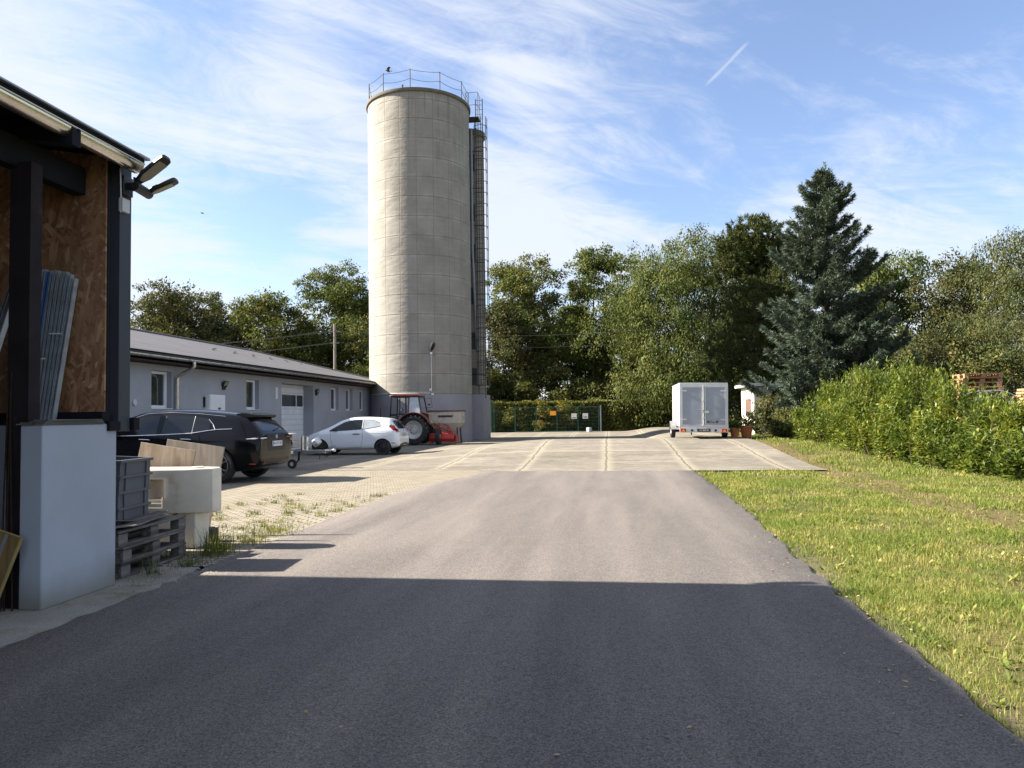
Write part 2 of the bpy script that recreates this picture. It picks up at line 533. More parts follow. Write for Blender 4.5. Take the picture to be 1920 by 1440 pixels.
def m_pavers():
    t = NT('brick_pavers')
    co = t.coord('World', rot=(0, 0, R(0)))
    b = t.n('ShaderNodeTexBrick'); t.link(co, b.inputs['Vector'])
    b.inputs['Scale'].default_value = 1.0
    b.inputs['Brick Width'].default_value = 0.205; b.inputs['Row Height'].default_value = 0.105
    b.inputs['Mortar Size'].default_value = 0.015; b.inputs['Mortar Smooth'].default_value = 0.4
    b.inputs['Color1'].default_value = (0.270, 0.240, 0.185, 1); b.inputs['Color2'].default_value = (0.385, 0.345, 0.275, 1)
    b.inputs['Mortar'].default_value = (0.085, 0.075, 0.05, 1)
    big = t.noise(co, 0.5, 6, 0.65)
    fine = t.noise(co, 60, 4, 0.7)
    col = t.mix(t.step(big, 0.4, 0.72, 0, 0.5), b.outputs['Color'], (0.235, 0.20, 0.14))
    col = t.mix(t.step(fine, 0.35, 0.65, 0, 0.4), t.mix(1.0, col, (0.75, 0.75, 0.75), 'MULTIPLY'), col)
    moss = t.noise(t.coord('World', loc=(5, 3, 0)), 1.6, 6, 0.7)
    col = t.mix(t.math('MULTIPLY', t.step(moss, 0.60, 0.72), 0.5), col, (0.13, 0.15, 0.04))
    t.bump(t.math('MULTIPLY_ADD', b.outputs['Fac'], -1.0, t.math('MULTIPLY', fine, 0.3)), 0.8, 0.012)
    return t.fin(col, 0.88, 0, 0.25)
def m_ground():
    t = NT('lawn_soil'); co = t.coord('World')
    a = t.noise(co, 0.55, 6, 0.65); b = t.noise(co, 7, 6, 0.7); c = t.noise(co, 70, 4, 0.7)
    col = t.mix(t.step(a, 0.35, 0.65), (0.095, 0.11, 0.03), (0.21, 0.18, 0.075))
    col = t.mix(t.step(b, 0.48, 0.68, 0, 0.7), col, (0.20, 0.15, 0.07))
    # worn wheel track, dry and brown
    sx = t.n('ShaderNodeSeparateXYZ'); t.link(co, sx.inputs[0])
    tr = t.math('ABSOLUTE', t.math('SUBTRACT', t.math('MULTIPLY_ADD', sx.outputs[1], -0.02, sx.outputs[0]), 5.1))
    col = t.mix(t.math('MULTIPLY', t.step(tr, 0.25, 0.8, 1, 0), t.step(b, 0.3, 0.6, 0, 0.85)), col, (0.22, 0.15, 0.085))
    ed = t.math('SUBTRACT', sx.outputs[0], t.math('MULTIPLY_ADD', sx.outputs[1], 0.02, 1.84))
    col = t.mix(t.math('MULTIPLY', t.step(t.math('ADD', ed, t.math('MULTIPLY', b, 0.12)), 0.08, 0.26, 1, 0), 0.8), col, (0.19, 0.16, 0.12))
    col = t.mix(t.step(c, 0.35, 0.65, 0, 0.6), t.mix(1.0, col, (0.55, 0.55, 0.55), 'MULTIPLY'), col)
    t.bump(t.math('ADD', b, c), 0.8, 0.03)
    return t.fin(col, 0.95, 0, 0.1)
def m_apron():
    t = NT('apron_concrete'); co = t.coord('World')
    a = t.noise(co, 1.3, 6, 0.65); f = t.noise(co, 60, 5, 0.75); g = t.noise(t.coord('World', loc=(4, 4, 0)), 2.1, 6, 0.7)
    col = t.mix(t.step(a, 0.3, 0.7), (0.30, 0.28, 0.24), (0.42, 0.40, 0.35))
    col = t.mix(t.step(g, 0.50, 0.66, 0, 0.7), col, (0.20, 0.17, 0.075))
    col = t.mix(t.step(f, 0.38, 0.62, 0, 0.6), t.mix(1.0, col, (0.6, 0.6, 0.6), 'MULTIPLY'), col)
    t.bump(f, 0.6, 0.008)
    return t.fin(col, 0.9, 0, 0.25)
def m_silo(zg, R0, name='silo_concrete', npan=20, hpan=1.15, c1=(0.292, 0.275, 0.242), c2=(0.390, 0.370, 0.330)):
    t = NT(name); co = t.coord('Object')
    s = t.n('ShaderNodeSeparateXYZ'); t.link(co, s.inputs[0])
    ang = t.math('ARCTAN2', s.outputs[1], s.outputs[0])
    au = t.math('MULTIPLY', t.math('ADD', ang, 0.12), npan / (2 * PI))
    zu = t.math('DIVIDE', t.math('SUBTRACT', s.outputs[2], zg), hpan)
    def tri(v): return t.math('ABSOLUTE', t.math('SUBTRACT', t.math('FRACT', t.math('ADD', v, 0.5)), 0.5))
    wob = t.math('MULTIPLY', t.math('SUBTRACT', t.noise(co, 2.5, 4, 0.6), 0.5), 0.025)
    la = t.math('MULTIPLY', t.math('ADD', tri(au), wob), 2 * PI * R0 / npan)
    lz = t.math('MULTIPLY', t.math('ADD', tri(zu), wob), hpan)
    line = t.math('MAXIMUM', t.step(la, 0.010, 0.030, 0.75, 0), t.step(lz, 0.012, 0.036, 1, 0))
    cb = t.n('ShaderNodeCombineXYZ')
    t.link(t.math('FLOOR', au), cb.inputs[0]); t.link(t.math('FLOOR', zu), cb.inputs[1])
    wnz = t.n('ShaderNodeTexWhiteNoise', noise_dimensions='2D'); t.link(cb.outputs[0], wnz.inputs['Vector'])
    a = t.noise(co, 0.9, 7, 0.66); st = t.noise(t.coord('Object', scale=(1, 1, 0.12)), 3.0, 6, 0.65); fn = t.noise(co, 22, 6, 0.7)
    hb = t.noise(t.coord('Object', scale=(0.3, 0.3, 4)), 2.2, 5, 0.6)
    f = t.math('MULTIPLY_ADD', wnz.outputs['Value'], 0.11, t.math('MULTIPLY_ADD', a, 0.7, 0.03))
    f = t.math('MULTIPLY_ADD', hb, 0.25, f)
    col = t.mix(t.step(f, 0.35, 0.78), c1, c2)
    col = t.mix(t.step(st, 0.55, 0.75, 0, 0.4), col, sc3(c1, 0.72))
    col = t.mix(t.step(fn, 0.3, 0.62, 0, 0.3), t.mix(1.0, col, (0.7, 0.7, 0.7), 'MULTIPLY'), col)
    band = t.step(lz, 0.03, 0.2, 0.35, 0)
    col = t.mix(t.math('MULTIPLY', band, t.step(a, 0.4, 0.65)), col, sc3(c2, 1.2))
    col = t.mix(t.math('MULTIPLY', line, t.step(fn, 0.25, 0.55, 0.5, 1.0)), col, (0.185, 0.168, 0.138))
    stk = t.noise(t.coord('Object', scale=(2.6, 2.6, 0.06)), 2.0, 6, 0.7)
    topz = t.step(s.outputs[2], 13.0, 20.6, 0.15, 0.8)
    col = t.mix(t.math('MULTIPLY', t.step(stk, 0.52, 0.68), topz), col, t.mix(1.0, col, (0.66, 0.64, 0.60), 'MULTIPLY'))
    bul = t.math('ADD', t.math('MULTIPLY', t.noise(t.coord('Object', scale=(1, 1, 2.2)), 1.6, 3, 0.5), 2.5), t.math('SUBTRACT', t.math('MULTIPLY', fn, 0.25), line))
    t.bump(bul, 0.45, 0.03)
    return t.fin(col, 0.9, 0, 0.25)
def m_plaster(name, c, stain=(0.5, 0.47, 0.4), low=None):
    t = NT(name); co = t.coord('Object')
    a = t.noise(co, 0.8, 6, 0.62); f = t.noise(co, 55, 4, 0.7); st = t.noise(t.coord('Object', scale=(1, 1, 0.15)), 2.4, 6, 0.65)
    col = t.mix(t.step(a, 0.3, 0.72), sc3(c, 0.93), sc3(c, 1.06))
    col = t.mix(t.step(st, 0.58, 0.8, 0, 0.22), col, sc3(c, 0.75))
    if low is not None:
        s = t.n('ShaderNodeSeparateXYZ'); t.link(co, s.inputs[0])
        k = t.math('MULTIPLY', t.step(t.math('MULTIPLY_ADD', a, 0.35, s.outputs[2]), low, low + 0.4, 1, 0), 0.8)
        col = t.mix(k, col, stain)
    t.bump(f, 0.35, 0.004)
    return t.fin(col, 0.88, 0, 0.25)
def m_osb():
    t = NT('osb_board')
    col = None
    for i, (rot, sc) in enumerate(((0.5, (14, 0.01, 62)), (-0.8, (16, 0.01, 70)), (1.4, (12, 0.01, 58)))):
        v = t.n('ShaderNodeTexVoronoi', feature='F1')
        co0 = t.coord('Object', rot=(0, rot, 0), loc=(i * 3.1, 0, i * 1.7))
        mp = t.n('ShaderNodeMapping'); t.link(co0, mp.inputs[0]); mp.inputs['Scale'].default_value = sc
        co = mp.outputs[0]
        nz = t.noise(co, 0.35, 2, 0.5, 0.0, 'Color')
        t.link(t.mix(0.06, co, nz), v.inputs['Vector']); v.inputs['Scale'].default_value = 0.55
        sp = t.n('ShaderNodeSeparateColor'); t.link(v.outputs['Color'], sp.inputs[0])
        c = t.ramp(sp.outputs[0], [(0.0, (0.15, 0.070, 0.034)), (0.5, (0.27, 0.135, 0.068)), (0.85, (0.35, 0.19, 0.10)), (1.0, (0.50, 0.33, 0.20))])
        col = c if col is None else t.mix(t.step(sp.outputs[1], 0.45, 0.55, 0, 0.85), col, c)
    big = t.noise(t.coord('Object'), 0.8, 5, 0.6)
    col = t.mix(t.step(big, 0.35, 0.7, 0, 0.45), col, (0.25, 0.16, 0.09))
    return t.fin(col, 0.75, 0, 0.3)
def m_wood(name, c1, c2, scale=1.0, axis='x', dirt=None):
    t = NT(name)
    sc = {'x': (0.6, 9, 9), 'y': (9, 0.6, 9), 'z': (9, 9, 0.6)}[axis]
    co = t.coord('Object', scale=tuple(q * scale for q in sc))
    f = t.noise(co, 2.2, 7, 0.65, 0.6)
    g = t.noise(t.coord('Object'), 3.0, 5, 0.6)
    col = t.mix(t.step(f, 0.34, 0.66), c1, c2)
    if dirt: col = t.mix(t.step(g, 0.48, 0.7, 0, 0.75), col, dirt)
    t.bump(f, 0.4, 0.004)
    return t.fin(col, 0.85, 0, 0.2)
def m_roof():
    t = NT('roof_sheet'); co = t.coord('Object')
    s = t.n('ShaderNodeSeparateXYZ'); t.link(co, s.inputs[0])
    a = t.noise(co, 0.7, 5, 0.6); f = t.noise(co, 30, 4, 0.7)
    row = t.math('FRACT', t.math('MULTIPLY', s.outputs[2], 5.2))
    ln = t.step(row, 0.0, 0.28, 1, 0)
    col = t.mix(t.step(a, 0.3, 0.7), (0.092, 0.088, 0.091), (0.118, 0.112, 0.112))
    col = t.mix(t.math('MULTIPLY', ln, 0.8), col, (0.03, 0.029, 0.03))
    col = t.mix(t.step(f, 0.5, 0.75, 0, 0.25), col, (0.26, 0.24, 0.22))
    t.bump(row, 0.5, 0.02)
    return t.fin(col, 0.62, 0, 0.4)
def m_stripe(name, c, axis, freq, rough=0.5, metal=0.0, depth=0.6, dark=0.7):
    t = NT(name); co = t.coord('Object')
    s = t.n('ShaderNodeSeparateXYZ'); t.link(co, s.inputs[0])
    w = t.math('SINE', t.math('MULTIPLY', s.outputs[axis], freq * 2 * PI))
    a = t.noise(co, 2.0, 5, 0.6)
    col = t.mix(t.step(w, -1.0, -0.75, 1, 0), t.mix(t.step(a, 0.3, 0.7), sc3(c, 0.92), sc3(c, 1.05)), sc3(c, dark))
    t.bump(w, depth, 0.006)
    return t.fin(col, rough, metal)

M = {}
M['asphalt'] = m_asphalt(); M['concrete'] = m_concrete(); M['pavers'] = m_pavers(); M['ground'] = m_ground(); M['apron'] = m_apron()
M['white_wall'] = m_plaster('white_plaster', (0.34, 0.37, 0.425), (0.15, 0.145, 0.105), low=0.16)
M['grey_wall'] = m_plaster('grey_plaster', (0.325, 0.335, 0.365))
M['base_paint'] = m_plaster('grey_base_paint', (0.27, 0.265, 0.285))
M['osb'] = m_osb(); M['roof'] = m_roof()
M['steel_dark'] = mat('dark_steel', (0.009, 0.010, 0.014), 0.75, 0.0, 0.2, 5, spec=0.15)
M['gap'] = mat('dark_gap', (0.003, 0.003, 0.003), 1.0, 0, 0.05, 2, spec=0.0)
M['steel_red'] = mat('primer_steel', (0.017, 0.013, 0.015), 0.75, 0, 0.25, 5, dirt=(0.05, 0.03, 0.027), damt=(0.6, 0.7), spec=0.15)
M['post'] = mat('anthracite_cladding', (0.026, 0.032, 0.043), 0.6, 0.0, 0.1, 3)
M['black'] = mat('black_plastic', (0.014, 0.014, 0.016), 0.5, 0, 0.2, 5)
M['rubber'] = mat('tyre_rubber', (0.018, 0.018, 0.018), 0.85, 0, 0.2, 8, bump=0.3)
M['zinc'] = mat('galvanised_zinc', (0.60, 0.60, 0.60), 0.30, 0.9, 0.12, 6, dirt=(0.42, 0.41, 0.38), dscale=4)
M['gutter'] = mat('zinc_gutter', (0.66, 0.63, 0.58), 0.22, 0.95, 0.1, 3)
M['galv'] = mat('galvanised_profile', (0.55, 0.60, 0.66), 0.42, 0.6, 0.15, 9)
M['galv_dull'] = mat('dull_zinc_sheet', (0.30, 0.31, 0.33), 0.5, 0.5, 0.12, 6)
M['blue_film'] = mat('blue_film', (0.10, 0.24, 0.55), 0.4, 0.2, 0.2, 6)
M['white_strap'] = mat('white_strap', (0.75, 0.76, 0.78), 0.5)
M['upvc'] = mat('white_upvc', (0.74, 0.75, 0.77), 0.35, 0, 0.04, 3)
M['door_white'] = m_stripe('sectional_door', (0.70, 0.72, 0.75), 2, 4.0, 0.45, 0, 0.5, 0.78)
M['glass'] = mat('window_glass', (0.030, 0.034, 0.036), 0.05, 0, 0.3, 1.5, spec=0.9)
M['soffit'] = m_wood('brown_soffit', (0.030, 0.022, 0.018), (0.055, 0.040, 0.032), 1, 'y')
M['fascia'] = mat('dark_fascia', (0.030, 0.034, 0.042), 0.4, 0, 0.1, 3)
M['lamp_black'] = mat('black_lamp_housing', (0.018, 0.018, 0.02), 0.45)
M['lamp_glass'] = mat('frosted_lamp_glass', (0.26, 0.235, 0.17), 0.35, 0, 0.1, 5)
M['pvc_grey'] = mat('grey_junction_box', (0.50, 0.51, 0.53), 0.45)
M['conduit'] = mat('pale_conduit', (0.62, 0.61, 0.58), 0.5)
M['rust'] = mat('rusty_steel', (0.10, 0.05, 0.03), 0.8, 0.1, 0.4, 14, bump=0.4)
M['rod'] = mat('dark_rusty_rod', (0.035, 0.022, 0.016), 0.9, 0, 0.3, 20, spec=0.1)
M['pallet'] = m_wood('weathered_pallet_wood', (0.07, 0.063, 0.058), (0.19, 0.175, 0.16), 1.0, 'y', (0.07, 0.06, 0.05))
M['pallet_new'] = m_wood('fresh_pallet_wood', (0.24, 0.13, 0.07), (0.42, 0.26, 0.15), 1.0, 'x', (0.30, 0.18, 0.10))
M['plywood'] = m_wood('stained_plywood', (0.27, 0.215, 0.165), (0.40, 0.335, 0.27), 0.6, 'z', (0.17, 0.105, 0.06))
M['plywood2'] = m_wood('pale_plywood', (0.30, 0.255, 0.21), (0.40, 0.345, 0.29), 0.6, 'z', (0.25, 0.20, 0.155))
M['barrier'] = mat('white_plastic', (0.66, 0.60, 0.50), 0.55, 0, 0.06, 5, dirt=(0.46, 0.37, 0.24), dscale=3.2, damt=(0.52, 0.78))  # cream warmth in the base colour stands in for bounced light; dirt is separate
M['crate'] = mat('grey_crate_plastic', (0.085, 0.09, 0.105), 0.6, 0, 0.12, 6)
M['yellow_ply'] = m_wood('yellow_formwork_ply', (0.13, 0.085, 0.032), (0.21, 0.14, 0.055), 0.7, 'z', (0.16, 0.13, 0.10))
M['yellow_edge'] = mat('yellow_paint', (0.27, 0.20, 0.075), 0.6)
M['bark'] = m_wood('bark', (0.045, 0.036, 0.028), (0.11, 0.09, 0.07), 1.2, 'z')
M['bark_dark'] = m_wood('dark_bark', (0.03, 0.024, 0.02), (0.07, 0.055, 0.045), 1.2, 'z')
M['pole'] = m_wood('grey_pole_wood', (0.14, 0.125, 0.11), (0.26, 0.24, 0.22), 1, 'z')
M['green_metal'] = mat('green_powder_coat', (0.012, 0.07, 0.052), 0.45)
M['wire'] = mat('thin_wire', (0.05, 0.05, 0.055), 0.5, 0.4)
M['rail'] = mat('grey_rail', (0.06, 0.062, 0.066), 0.6, 0.0, spec=0.2)
M['sign_orange'] = mat('orange_sign', (0.85, 0.33, 0.01), 0.5, 0, 0.03)
M['sign_white'] = mat('white_sign', (0.62, 0.63, 0.62), 0.5, 0, 0.05)
M['sign_ink'] = mat('dark_sign_ink', (0.03, 0.03, 0.035), 0.5)
M['trailer_side'] = m_stripe('trailer_wall', (0.38, 0.375, 0.365), 1, 5.0, 0.5, 0.0, 0.2, 0.85)
M['trailer_door'] = mat('grey_trailer_door', (0.25, 0.275, 0.325), 0.42, 0.0, 0.05, 1.5, c2=(0.28, 0.305, 0.35))
M['alu'] = mat('aluminium_trim', (0.55, 0.55, 0.56), 0.4, 0.5, 0.06, 5)
M['red_lens'] = mat('red_lens', (0.30, 0.010, 0.010), 0.25, 0, 0.15, 20, coat=0.3)
M['white_lens'] = mat('white_lens', (0.75, 0.72, 0.68), 0.15, 0, 0.05, 20, coat=0.5)
M['terracotta'] = mat('terracotta', (0.50, 0.17, 0.065), 0.8, 0, 0.15, 9)
M['shed_white'] = m_plaster('white_render', (0.72, 0.68, 0.60))
M['shutter'] = mat('brown_bars', (0.17, 0.10, 0.08), 0.7)
M['slab'] = mat('roof_slab', (0.36, 0.37, 0.38), 0.8)
M['feather'] = mat('bird_feather', (0.10, 0.085, 0.07), 0.8)
def paint(name, c, rough=0.25, coat=1.0, spec=0.5, metal=0.0):
    t = NT(name); f = t.noise(t.coord('Object'), 4, 5, 0.6)
    return t.fin(t.mix(t.step(f, 0.3, 0.8, 0, 0.25), c, sc3(c, 0.85)), rough, metal, spec, coat)
M['car_black'] = paint('black_car_paint', (0.003, 0.0035, 0.005), 0.18, 0.12, 0.22)
M['car_white'] = paint('white_car_paint', (0.72, 0.75, 0.79), 0.22, 0.8)
M['car_glass'] = mat('tinted_glass', (0.008, 0.010, 0.013), 0.04, 0, 0.1, 1, spec=0.5, coat=0.0)
M['car_glass_pale'] = mat('pale_quarter_glass', (0.30, 0.33, 0.36), 0.08, 0, 0.12, 3, spec=0.9)  # pale base colour for the quarter window pane
M['chrome'] = mat('satin_chrome', (0.72, 0.72, 0.72), 0.2, 0.95, 0.03)
M['plate_white'] = mat('licence_plate', (0.72, 0.73, 0.75), 0.4, 0, 0.03)
M['plate_dark'] = mat('shaded_licence_plate', (0.30, 0.30, 0.32), 0.45, 0, 0.05)
M['ink'] = mat('black_ink', (0.012, 0.012, 0.016), 0.5)
M['blue'] = mat('blue_band', (0.02, 0.06, 0.35), 0.4)
M['rim_dark'] = mat('dark_alloy', (0.035, 0.035, 0.038), 0.3, 0.7)
M['rim_bright'] = mat('machined_alloy', (0.30, 0.26, 0.23), 0.35, 0.9)
M['rim_grey'] = mat('grey_wheel_paint', (0.46, 0.45, 0.43), 0.5, 0.2, 0.12, 5, dirt=(0.25, 0.2, 0.15))
M['tractor_red'] = mat('faded_red_paint', (0.13, 0.028, 0.020), 0.5, 0, 0.25, 5, dirt=(0.12, 0.06, 0.04), damt=(0.5, 0.7))
M['mower_red'] = mat('bright_red_paint', (0.36, 0.018, 0.012), 0.38, 0, 0.15, 4, dirt=(0.30, 0.05, 0.03), damt=(0.6, 0.75))
M['hopper'] = mat('rusty_white_hopper', (0.44, 0.40, 0.34), 0.65, 0, 0.1, 5, dirt=(0.25, 0.10, 0.045), dscale=2.6, damt=(0.55, 0.64))
M['cab_glass'] = mat('pale_cab_glass', (0.42, 0.47, 0.52), 0.15, 0, 0.15, 3)  # pale blue-grey base colour for the cab pane

LM = {}
LM['tree'] = leafmat('tree_leaves', (0.034, 0.054, 0.014), (0.080, 0.106, 0.028), (0.13, 0.13, 0.04))
LM['tree_dark'] = leafmat('dark_tree_leaves', (0.030, 0.040, 0.015), (0.070, 0.078, 0.029), (0.105, 0.09, 0.038))
LM['tree_warm'] = leafmat('yellowing_leaves', (0.044, 0.062, 0.016), (0.104, 0.124, 0.034), (0.165, 0.15, 0.048))
LM['willow'] = leafmat('willow_leaves', (0.032, 0.050, 0.013), (0.080, 0.102, 0.026), (0.135, 0.135, 0.038))
LM['birch'] = leafmat('grey_green_leaves', (0.030, 0.042, 0.015), (0.074, 0.090, 0.033), (0.115, 0.105, 0.04))
LM['pine'] = leafmat('pine_needles', (0.028, 0.042, 0.013), (0.070, 0.080, 0.027), None, trans=0.15)
LM['spruce'] = leafmat('blue_spruce_needles', (0.036, 0.054, 0.040), (0.100, 0.132, 0.100), None, trans=0.10, nscale=1.5)
LM['under'] = leafmat('undergrowth_leaves', (0.030, 0.044, 0.014), (0.075, 0.088, 0.026), (0.14, 0.12, 0.036))
LM['hedge'] = leafmat('hedge_leaves', (0.046, 0.064, 0.017), (0.112, 0.128, 0.034), (0.16, 0.14, 0.042))
LM['bloom'] = leafmat('yellow_flowering_shrub_leaves', (0.058, 0.075, 0.016), (0.135, 0.135, 0.026), (0.24, 0.15, 0.018))
LM['laurel'] = leafmat('laurel_leaves', (0.042, 0.070, 0.013), (0.115, 0.150, 0.026), (0.18, 0.19, 0.03), rough=0.45, trans=0.28, nscale=1.1, spec=0.22, kr=0.3)
LM['grass'] = leafmat('grass_blades', (0.085, 0.130, 0.025), (0.200, 0.235, 0.058), (0.34, 0.295, 0.125), rough=0.6, trans=0.35, nscale=0.9)
LM['weed'] = leafmat('weed_blades', (0.045, 0.065, 0.016), (0.115, 0.135, 0.04), (0.28, 0.26, 0.09), trans=0.3)
LM['pot'] = leafmat('pot_plant_leaves', (0.03, 0.06, 0.02), (0.10, 0.13, 0.04), None)
# ------------------------------------------------------------------ ground
rng = np.random.default_rng(7)
random.seed(7)
def lines(spec):
    out = []
    for a, b, st in spec:
        out += list(np.arange(a, b, st))
    return np.array(out + [spec[-1][1]])
def sheet(name, xs, ys, zoff, m, label_kind='structure'):
    X, Y = np.meshgrid(xs, ys, indexing='ij')
    Z = terrain(X, Y) + zoff
    V = np.stack([X, Y, Z], -1).reshape(-1, 3)
    n = len(ys)
    i, j = np.meshgrid(np.arange(len(xs) - 1), np.arange(n - 1), indexing='ij')
    a = (i * n + j).ravel()
    F = np.stack([a, a + n, a + n + 1, a + 1], 1)
    o = quad_mesh(name, V, F, m, smooth=True)
    o['kind'] = label_kind
    return o
gx = lines([(-900, -100, 100), (-100, -20, 10), (-20, 16, 0.6), (16, 100, 8), (100, 900, 100)])
gy = lines([(-300, -20, 40), (-20, 62, 0.8), (62, 120, 8), (120, 1500, 120)])
sheet('ground', gx, gy, -0.035, M['ground'])

def ribbon(name, ys, left, right, nx, zf, m, jit=0.0, crumble=0.0):
    rows = []
    for y in ys:
        l = np.interp(y, [p[1] for p in left], [p[0] for p in left]) + rng.normal(0, jit)
        r = np.interp(y, [p[1] for p in right], [p[0] for p in right]) + rng.normal(0, jit) + (jit > .015) * (.022 * math.sin(y * 2.9) + .018 * math.sin(y * 7.3 + 1))
        row = []
        for k in range(nx + 1):
            x = l + (r - l) * k / nx
            row.append((x, y, th(x, y) + zf))
        if crumble:
            row = [(l - crumble, y, th(l, y) + zf - 0.035)] + row + [(r + crumble, y, th(r, y) + zf - 0.045)]
        rows.append(row)
    mb = MB().grid(rows)
    me = bpy.data.meshes.new(name); me.from_pydata(mb.v, [], mb.f)
    o = link_mesh(name, me, m, None, 60)
    o['kind'] = 'structure'
    return o
ys_a = np.arange(-8, 19.99, 0.14)
ribbon('road', ys_a, [(-4.0, -8), (-4.02, 4.5), (-4.04, 6.5), (-4.10, 9.4), (-4.16, 12.0), (-4.12, 14.2), (-3.85, 16.5), (-3.42, 18.6), (-3.3, 20)],
       [(1.85, -8), (1.84, 3.7), (1.84, 6.6), (1.95, 9.5), (2.04, 11.7), (2.1, 15), (2.16, 20)], 10, 0.008, M['asphalt'], 0.020, 0.05)
ribbon('yard', np.arange(19.9, 58.6, 0.5), [(-3.45, 19.9), (-3.5, 20.6), (-22, 20.9), (-22, 59)], [(5.5, 19.9), (5.5, 59)], 40, 0.004, M['concrete'], 0.0)
ribbon('pavement', np.arange(7.25, 21.4, 0.5), [(-22, 7), (-22, 22)], [(-3.0, 7), (-3.0, 22)], 8, 0.0, M['pavers'])
ribbon('shed_floor', np.arange(-8, 7.25, 0.4), [(-16, -8), (-16, 8)], [(-3.9, -8), (-3.9, 6.4), (-4.2, 7.3)], 6, 0.003, M['apron'], 0.01)

# ------------------------------------------------------------------ open storage shed on the left
S = thing('open_shed', 'open-fronted storage shed with dark steel posts, OSB lining and a low white plinth wall', 'shed', (-4.6, 6.4, 0))
def sp(name, mb, m, **kw):
    mb.world = True
    return mb.build(name, m, kw.pop('parent', S), **kw)
RZ0, RX0, RSL = 3.93, -4.335, 0.175
def rz_at(x): return RZ0 + (RX0 - x) * RSL
def roof_prism(dz0, dz1, y0, y1, x0=RX0, x1=-12.6):
    return [(x0, rz_at(x0) + dz0), (x1, rz_at(x1) + dz0), (x1, rz_at(x1) + dz1), (x0, rz_at(x0) + dz1)]
sp('roof', MB().prism(roof_prism(0.0, 0.05, 0, 0), -9.5, 6.52), M['steel_dark'])
cap = MB().box(RX0 - 0.02, RX0 + 0.035, -9.5, 6.56, RZ0 + 0.052, RZ0 + 0.066)
cap.prism([(RX0 + 0.03, rz_at(RX0) + 0.05), (-12.6, rz_at(-12.6) + 0.05), (-12.6, rz_at(-12.6) + 0.075), (RX0 + 0.03, rz_at(RX0) + 0.075)], 6.40, 6.56)
sp('roof_edge', cap, M['galv_dull'])
purl = MB()
for i, x in enumerate((-5.6, -6.9, -8.3, -9.8, -11.3)):
    purl.box(x - 0.04, x + 0.04, -9.4, 6.33, rz_at(x) - 0.16, rz_at(x) - 0.003)
sp('purlin', purl, M['steel_dark'])
raf = MB()
for y in (5.56, 2.2, -1.2, -4.6, -8.0):
    raf.prism([(-4.3, rz_at(-4.3) - 0.16), (-12.4, rz_at(-12.4) - 0.36), (-12.4, rz_at(-12.4) - 0.17), (-4.3, rz_at(-4.3) - 0.005)], y - 0.05, y + 0.05)
sp('rafter', raf, M['steel_dark'])
# half-round gutter
gut = MB(); prof = []
for k in range(13):
    a = PI + PI * k / 12
    prof.append((math.cos(a) * 0.078, math.sin(a) * 0.078))
for r, flip in ((0.078, 1), (0.072, -1)):
    pass
outer = [(math.cos(PI + PI * k / 14) * 0.080, math.sin(PI + PI * k / 14) * 0.080) for k in range(15)]
inner = [(math.cos(2 * PI - PI * k / 14) * 0.074, math.sin(2 * PI - PI * k / 14) * 0.074) for k in range(15)]
poly = [(-4.385 + a, 3.915 + b) for a, b in outer + inner]
n = len(poly)
vs = [(p[0], -9.5, p[1]) for p in poly] + [(p[0], 6.47, p[1]) for p in poly]
gut.add(vs, [(i, n + i, n + (i + 1) % n, (i + 1) % n) for i in range(n)])
gut.cyl((-4.305, -9.5, 3.918), (-4.305, 6.47, 3.918), 0.010, n=8)
gut.prism([(-4.385 + a, 3.915 + b) for a, b in outer], 6.466, 6.470)
G_ = sp('gutter', gut, M['gutter'])
for y in (5.58, 4.0, 2.4, 0.8):
    hb = MB()
    hb.tube([(-4.385 + a * 1.08, y, 3.915 + b * 1.08) for a, b in outer], 0.012, 6)
    sp('gutter_band', hb, M['steel_dark'], parent=G_)
# front posts, eaves beam, plinth
pm = MB()
pm.box(-4.845, -4.66, 5.50, 5.512, 0, 3.64).box(-4.845, -4.66, 5.608, 5.62, 0, 3.64).box(-4.76, -4.745, 5.512, 5.608, 0, 3.64)
pm.box(-4.66, -4.655, 5.497, 5.623, 0, 3.64)
sp('post', pm, M['steel_red'])
for y in (1.2, -3.2, -7.6):
    q = MB().box(-4.845, -4.66, y, y + 0.12, 0, 3.64)
    sp('post', q, M['steel_red'])
bm_ = MB()
bm_.box(-4.90, -4.78, -9.4, 6.30, 3.835, 3.85).box(-4.90, -4.78, -9.4, 6.30, 3.60, 3.615).box(-4.79, -4.775, -9.4, 6.30, 3.615, 3.835)
sp('eaves_beam', bm_, M['steel_dark'])
pl = MB().box(-4.70, -4.5, 5.47, 6.38, 0, 1.475)
sp('plinth_wall', pl, M['white_wall'], bevel=0.012)
pl2 = MB().box(-12.5, -4.70, 6.10, 6.38, 0, 1.47)
sp('plinth_wall', pl2, M['white_wall'])
sp('osb_panel', MB().prism([(-4.60, 1.55), (-12.4, 1.55), (-12.4, rz_at(-12.4) - 0.01), (-4.60, rz_at(-4.60) - 0.01)], 6.34, 6.36), M['osb'])
sp('gable_cladding', MB().prism([(-4.60, 1.45), (-12.5, 1.45), (-12.5, rz_at(-12.5) - 0.005), (-4.60, rz_at(-4.60) - 0.005)], 6.385, 6.46), M['post'])
sp('back_wall', MB().box(-12.5, -12.4, -9.49, 6.33, 0, 5.345), M['osb'])
sp('back_wall', MB().prism([(-12.5, 0), (-4.9, 0), (-4.9, 4.03), (-12.5, 5.35)], -9.6, -9.5, 'y'), M['osb'])
sp('corner_post', MB().box(-4.598, -4.50, 6.40, 6.57, 1.40, 3.975), M['post'], bevel=0.004)
led = MB().box(-5.6, -4.53, 6.22, 6.33, 1.50, 1.585)
led.box(-4.66, -4.47, 6.24, 6.395, 1.41, 1.497)
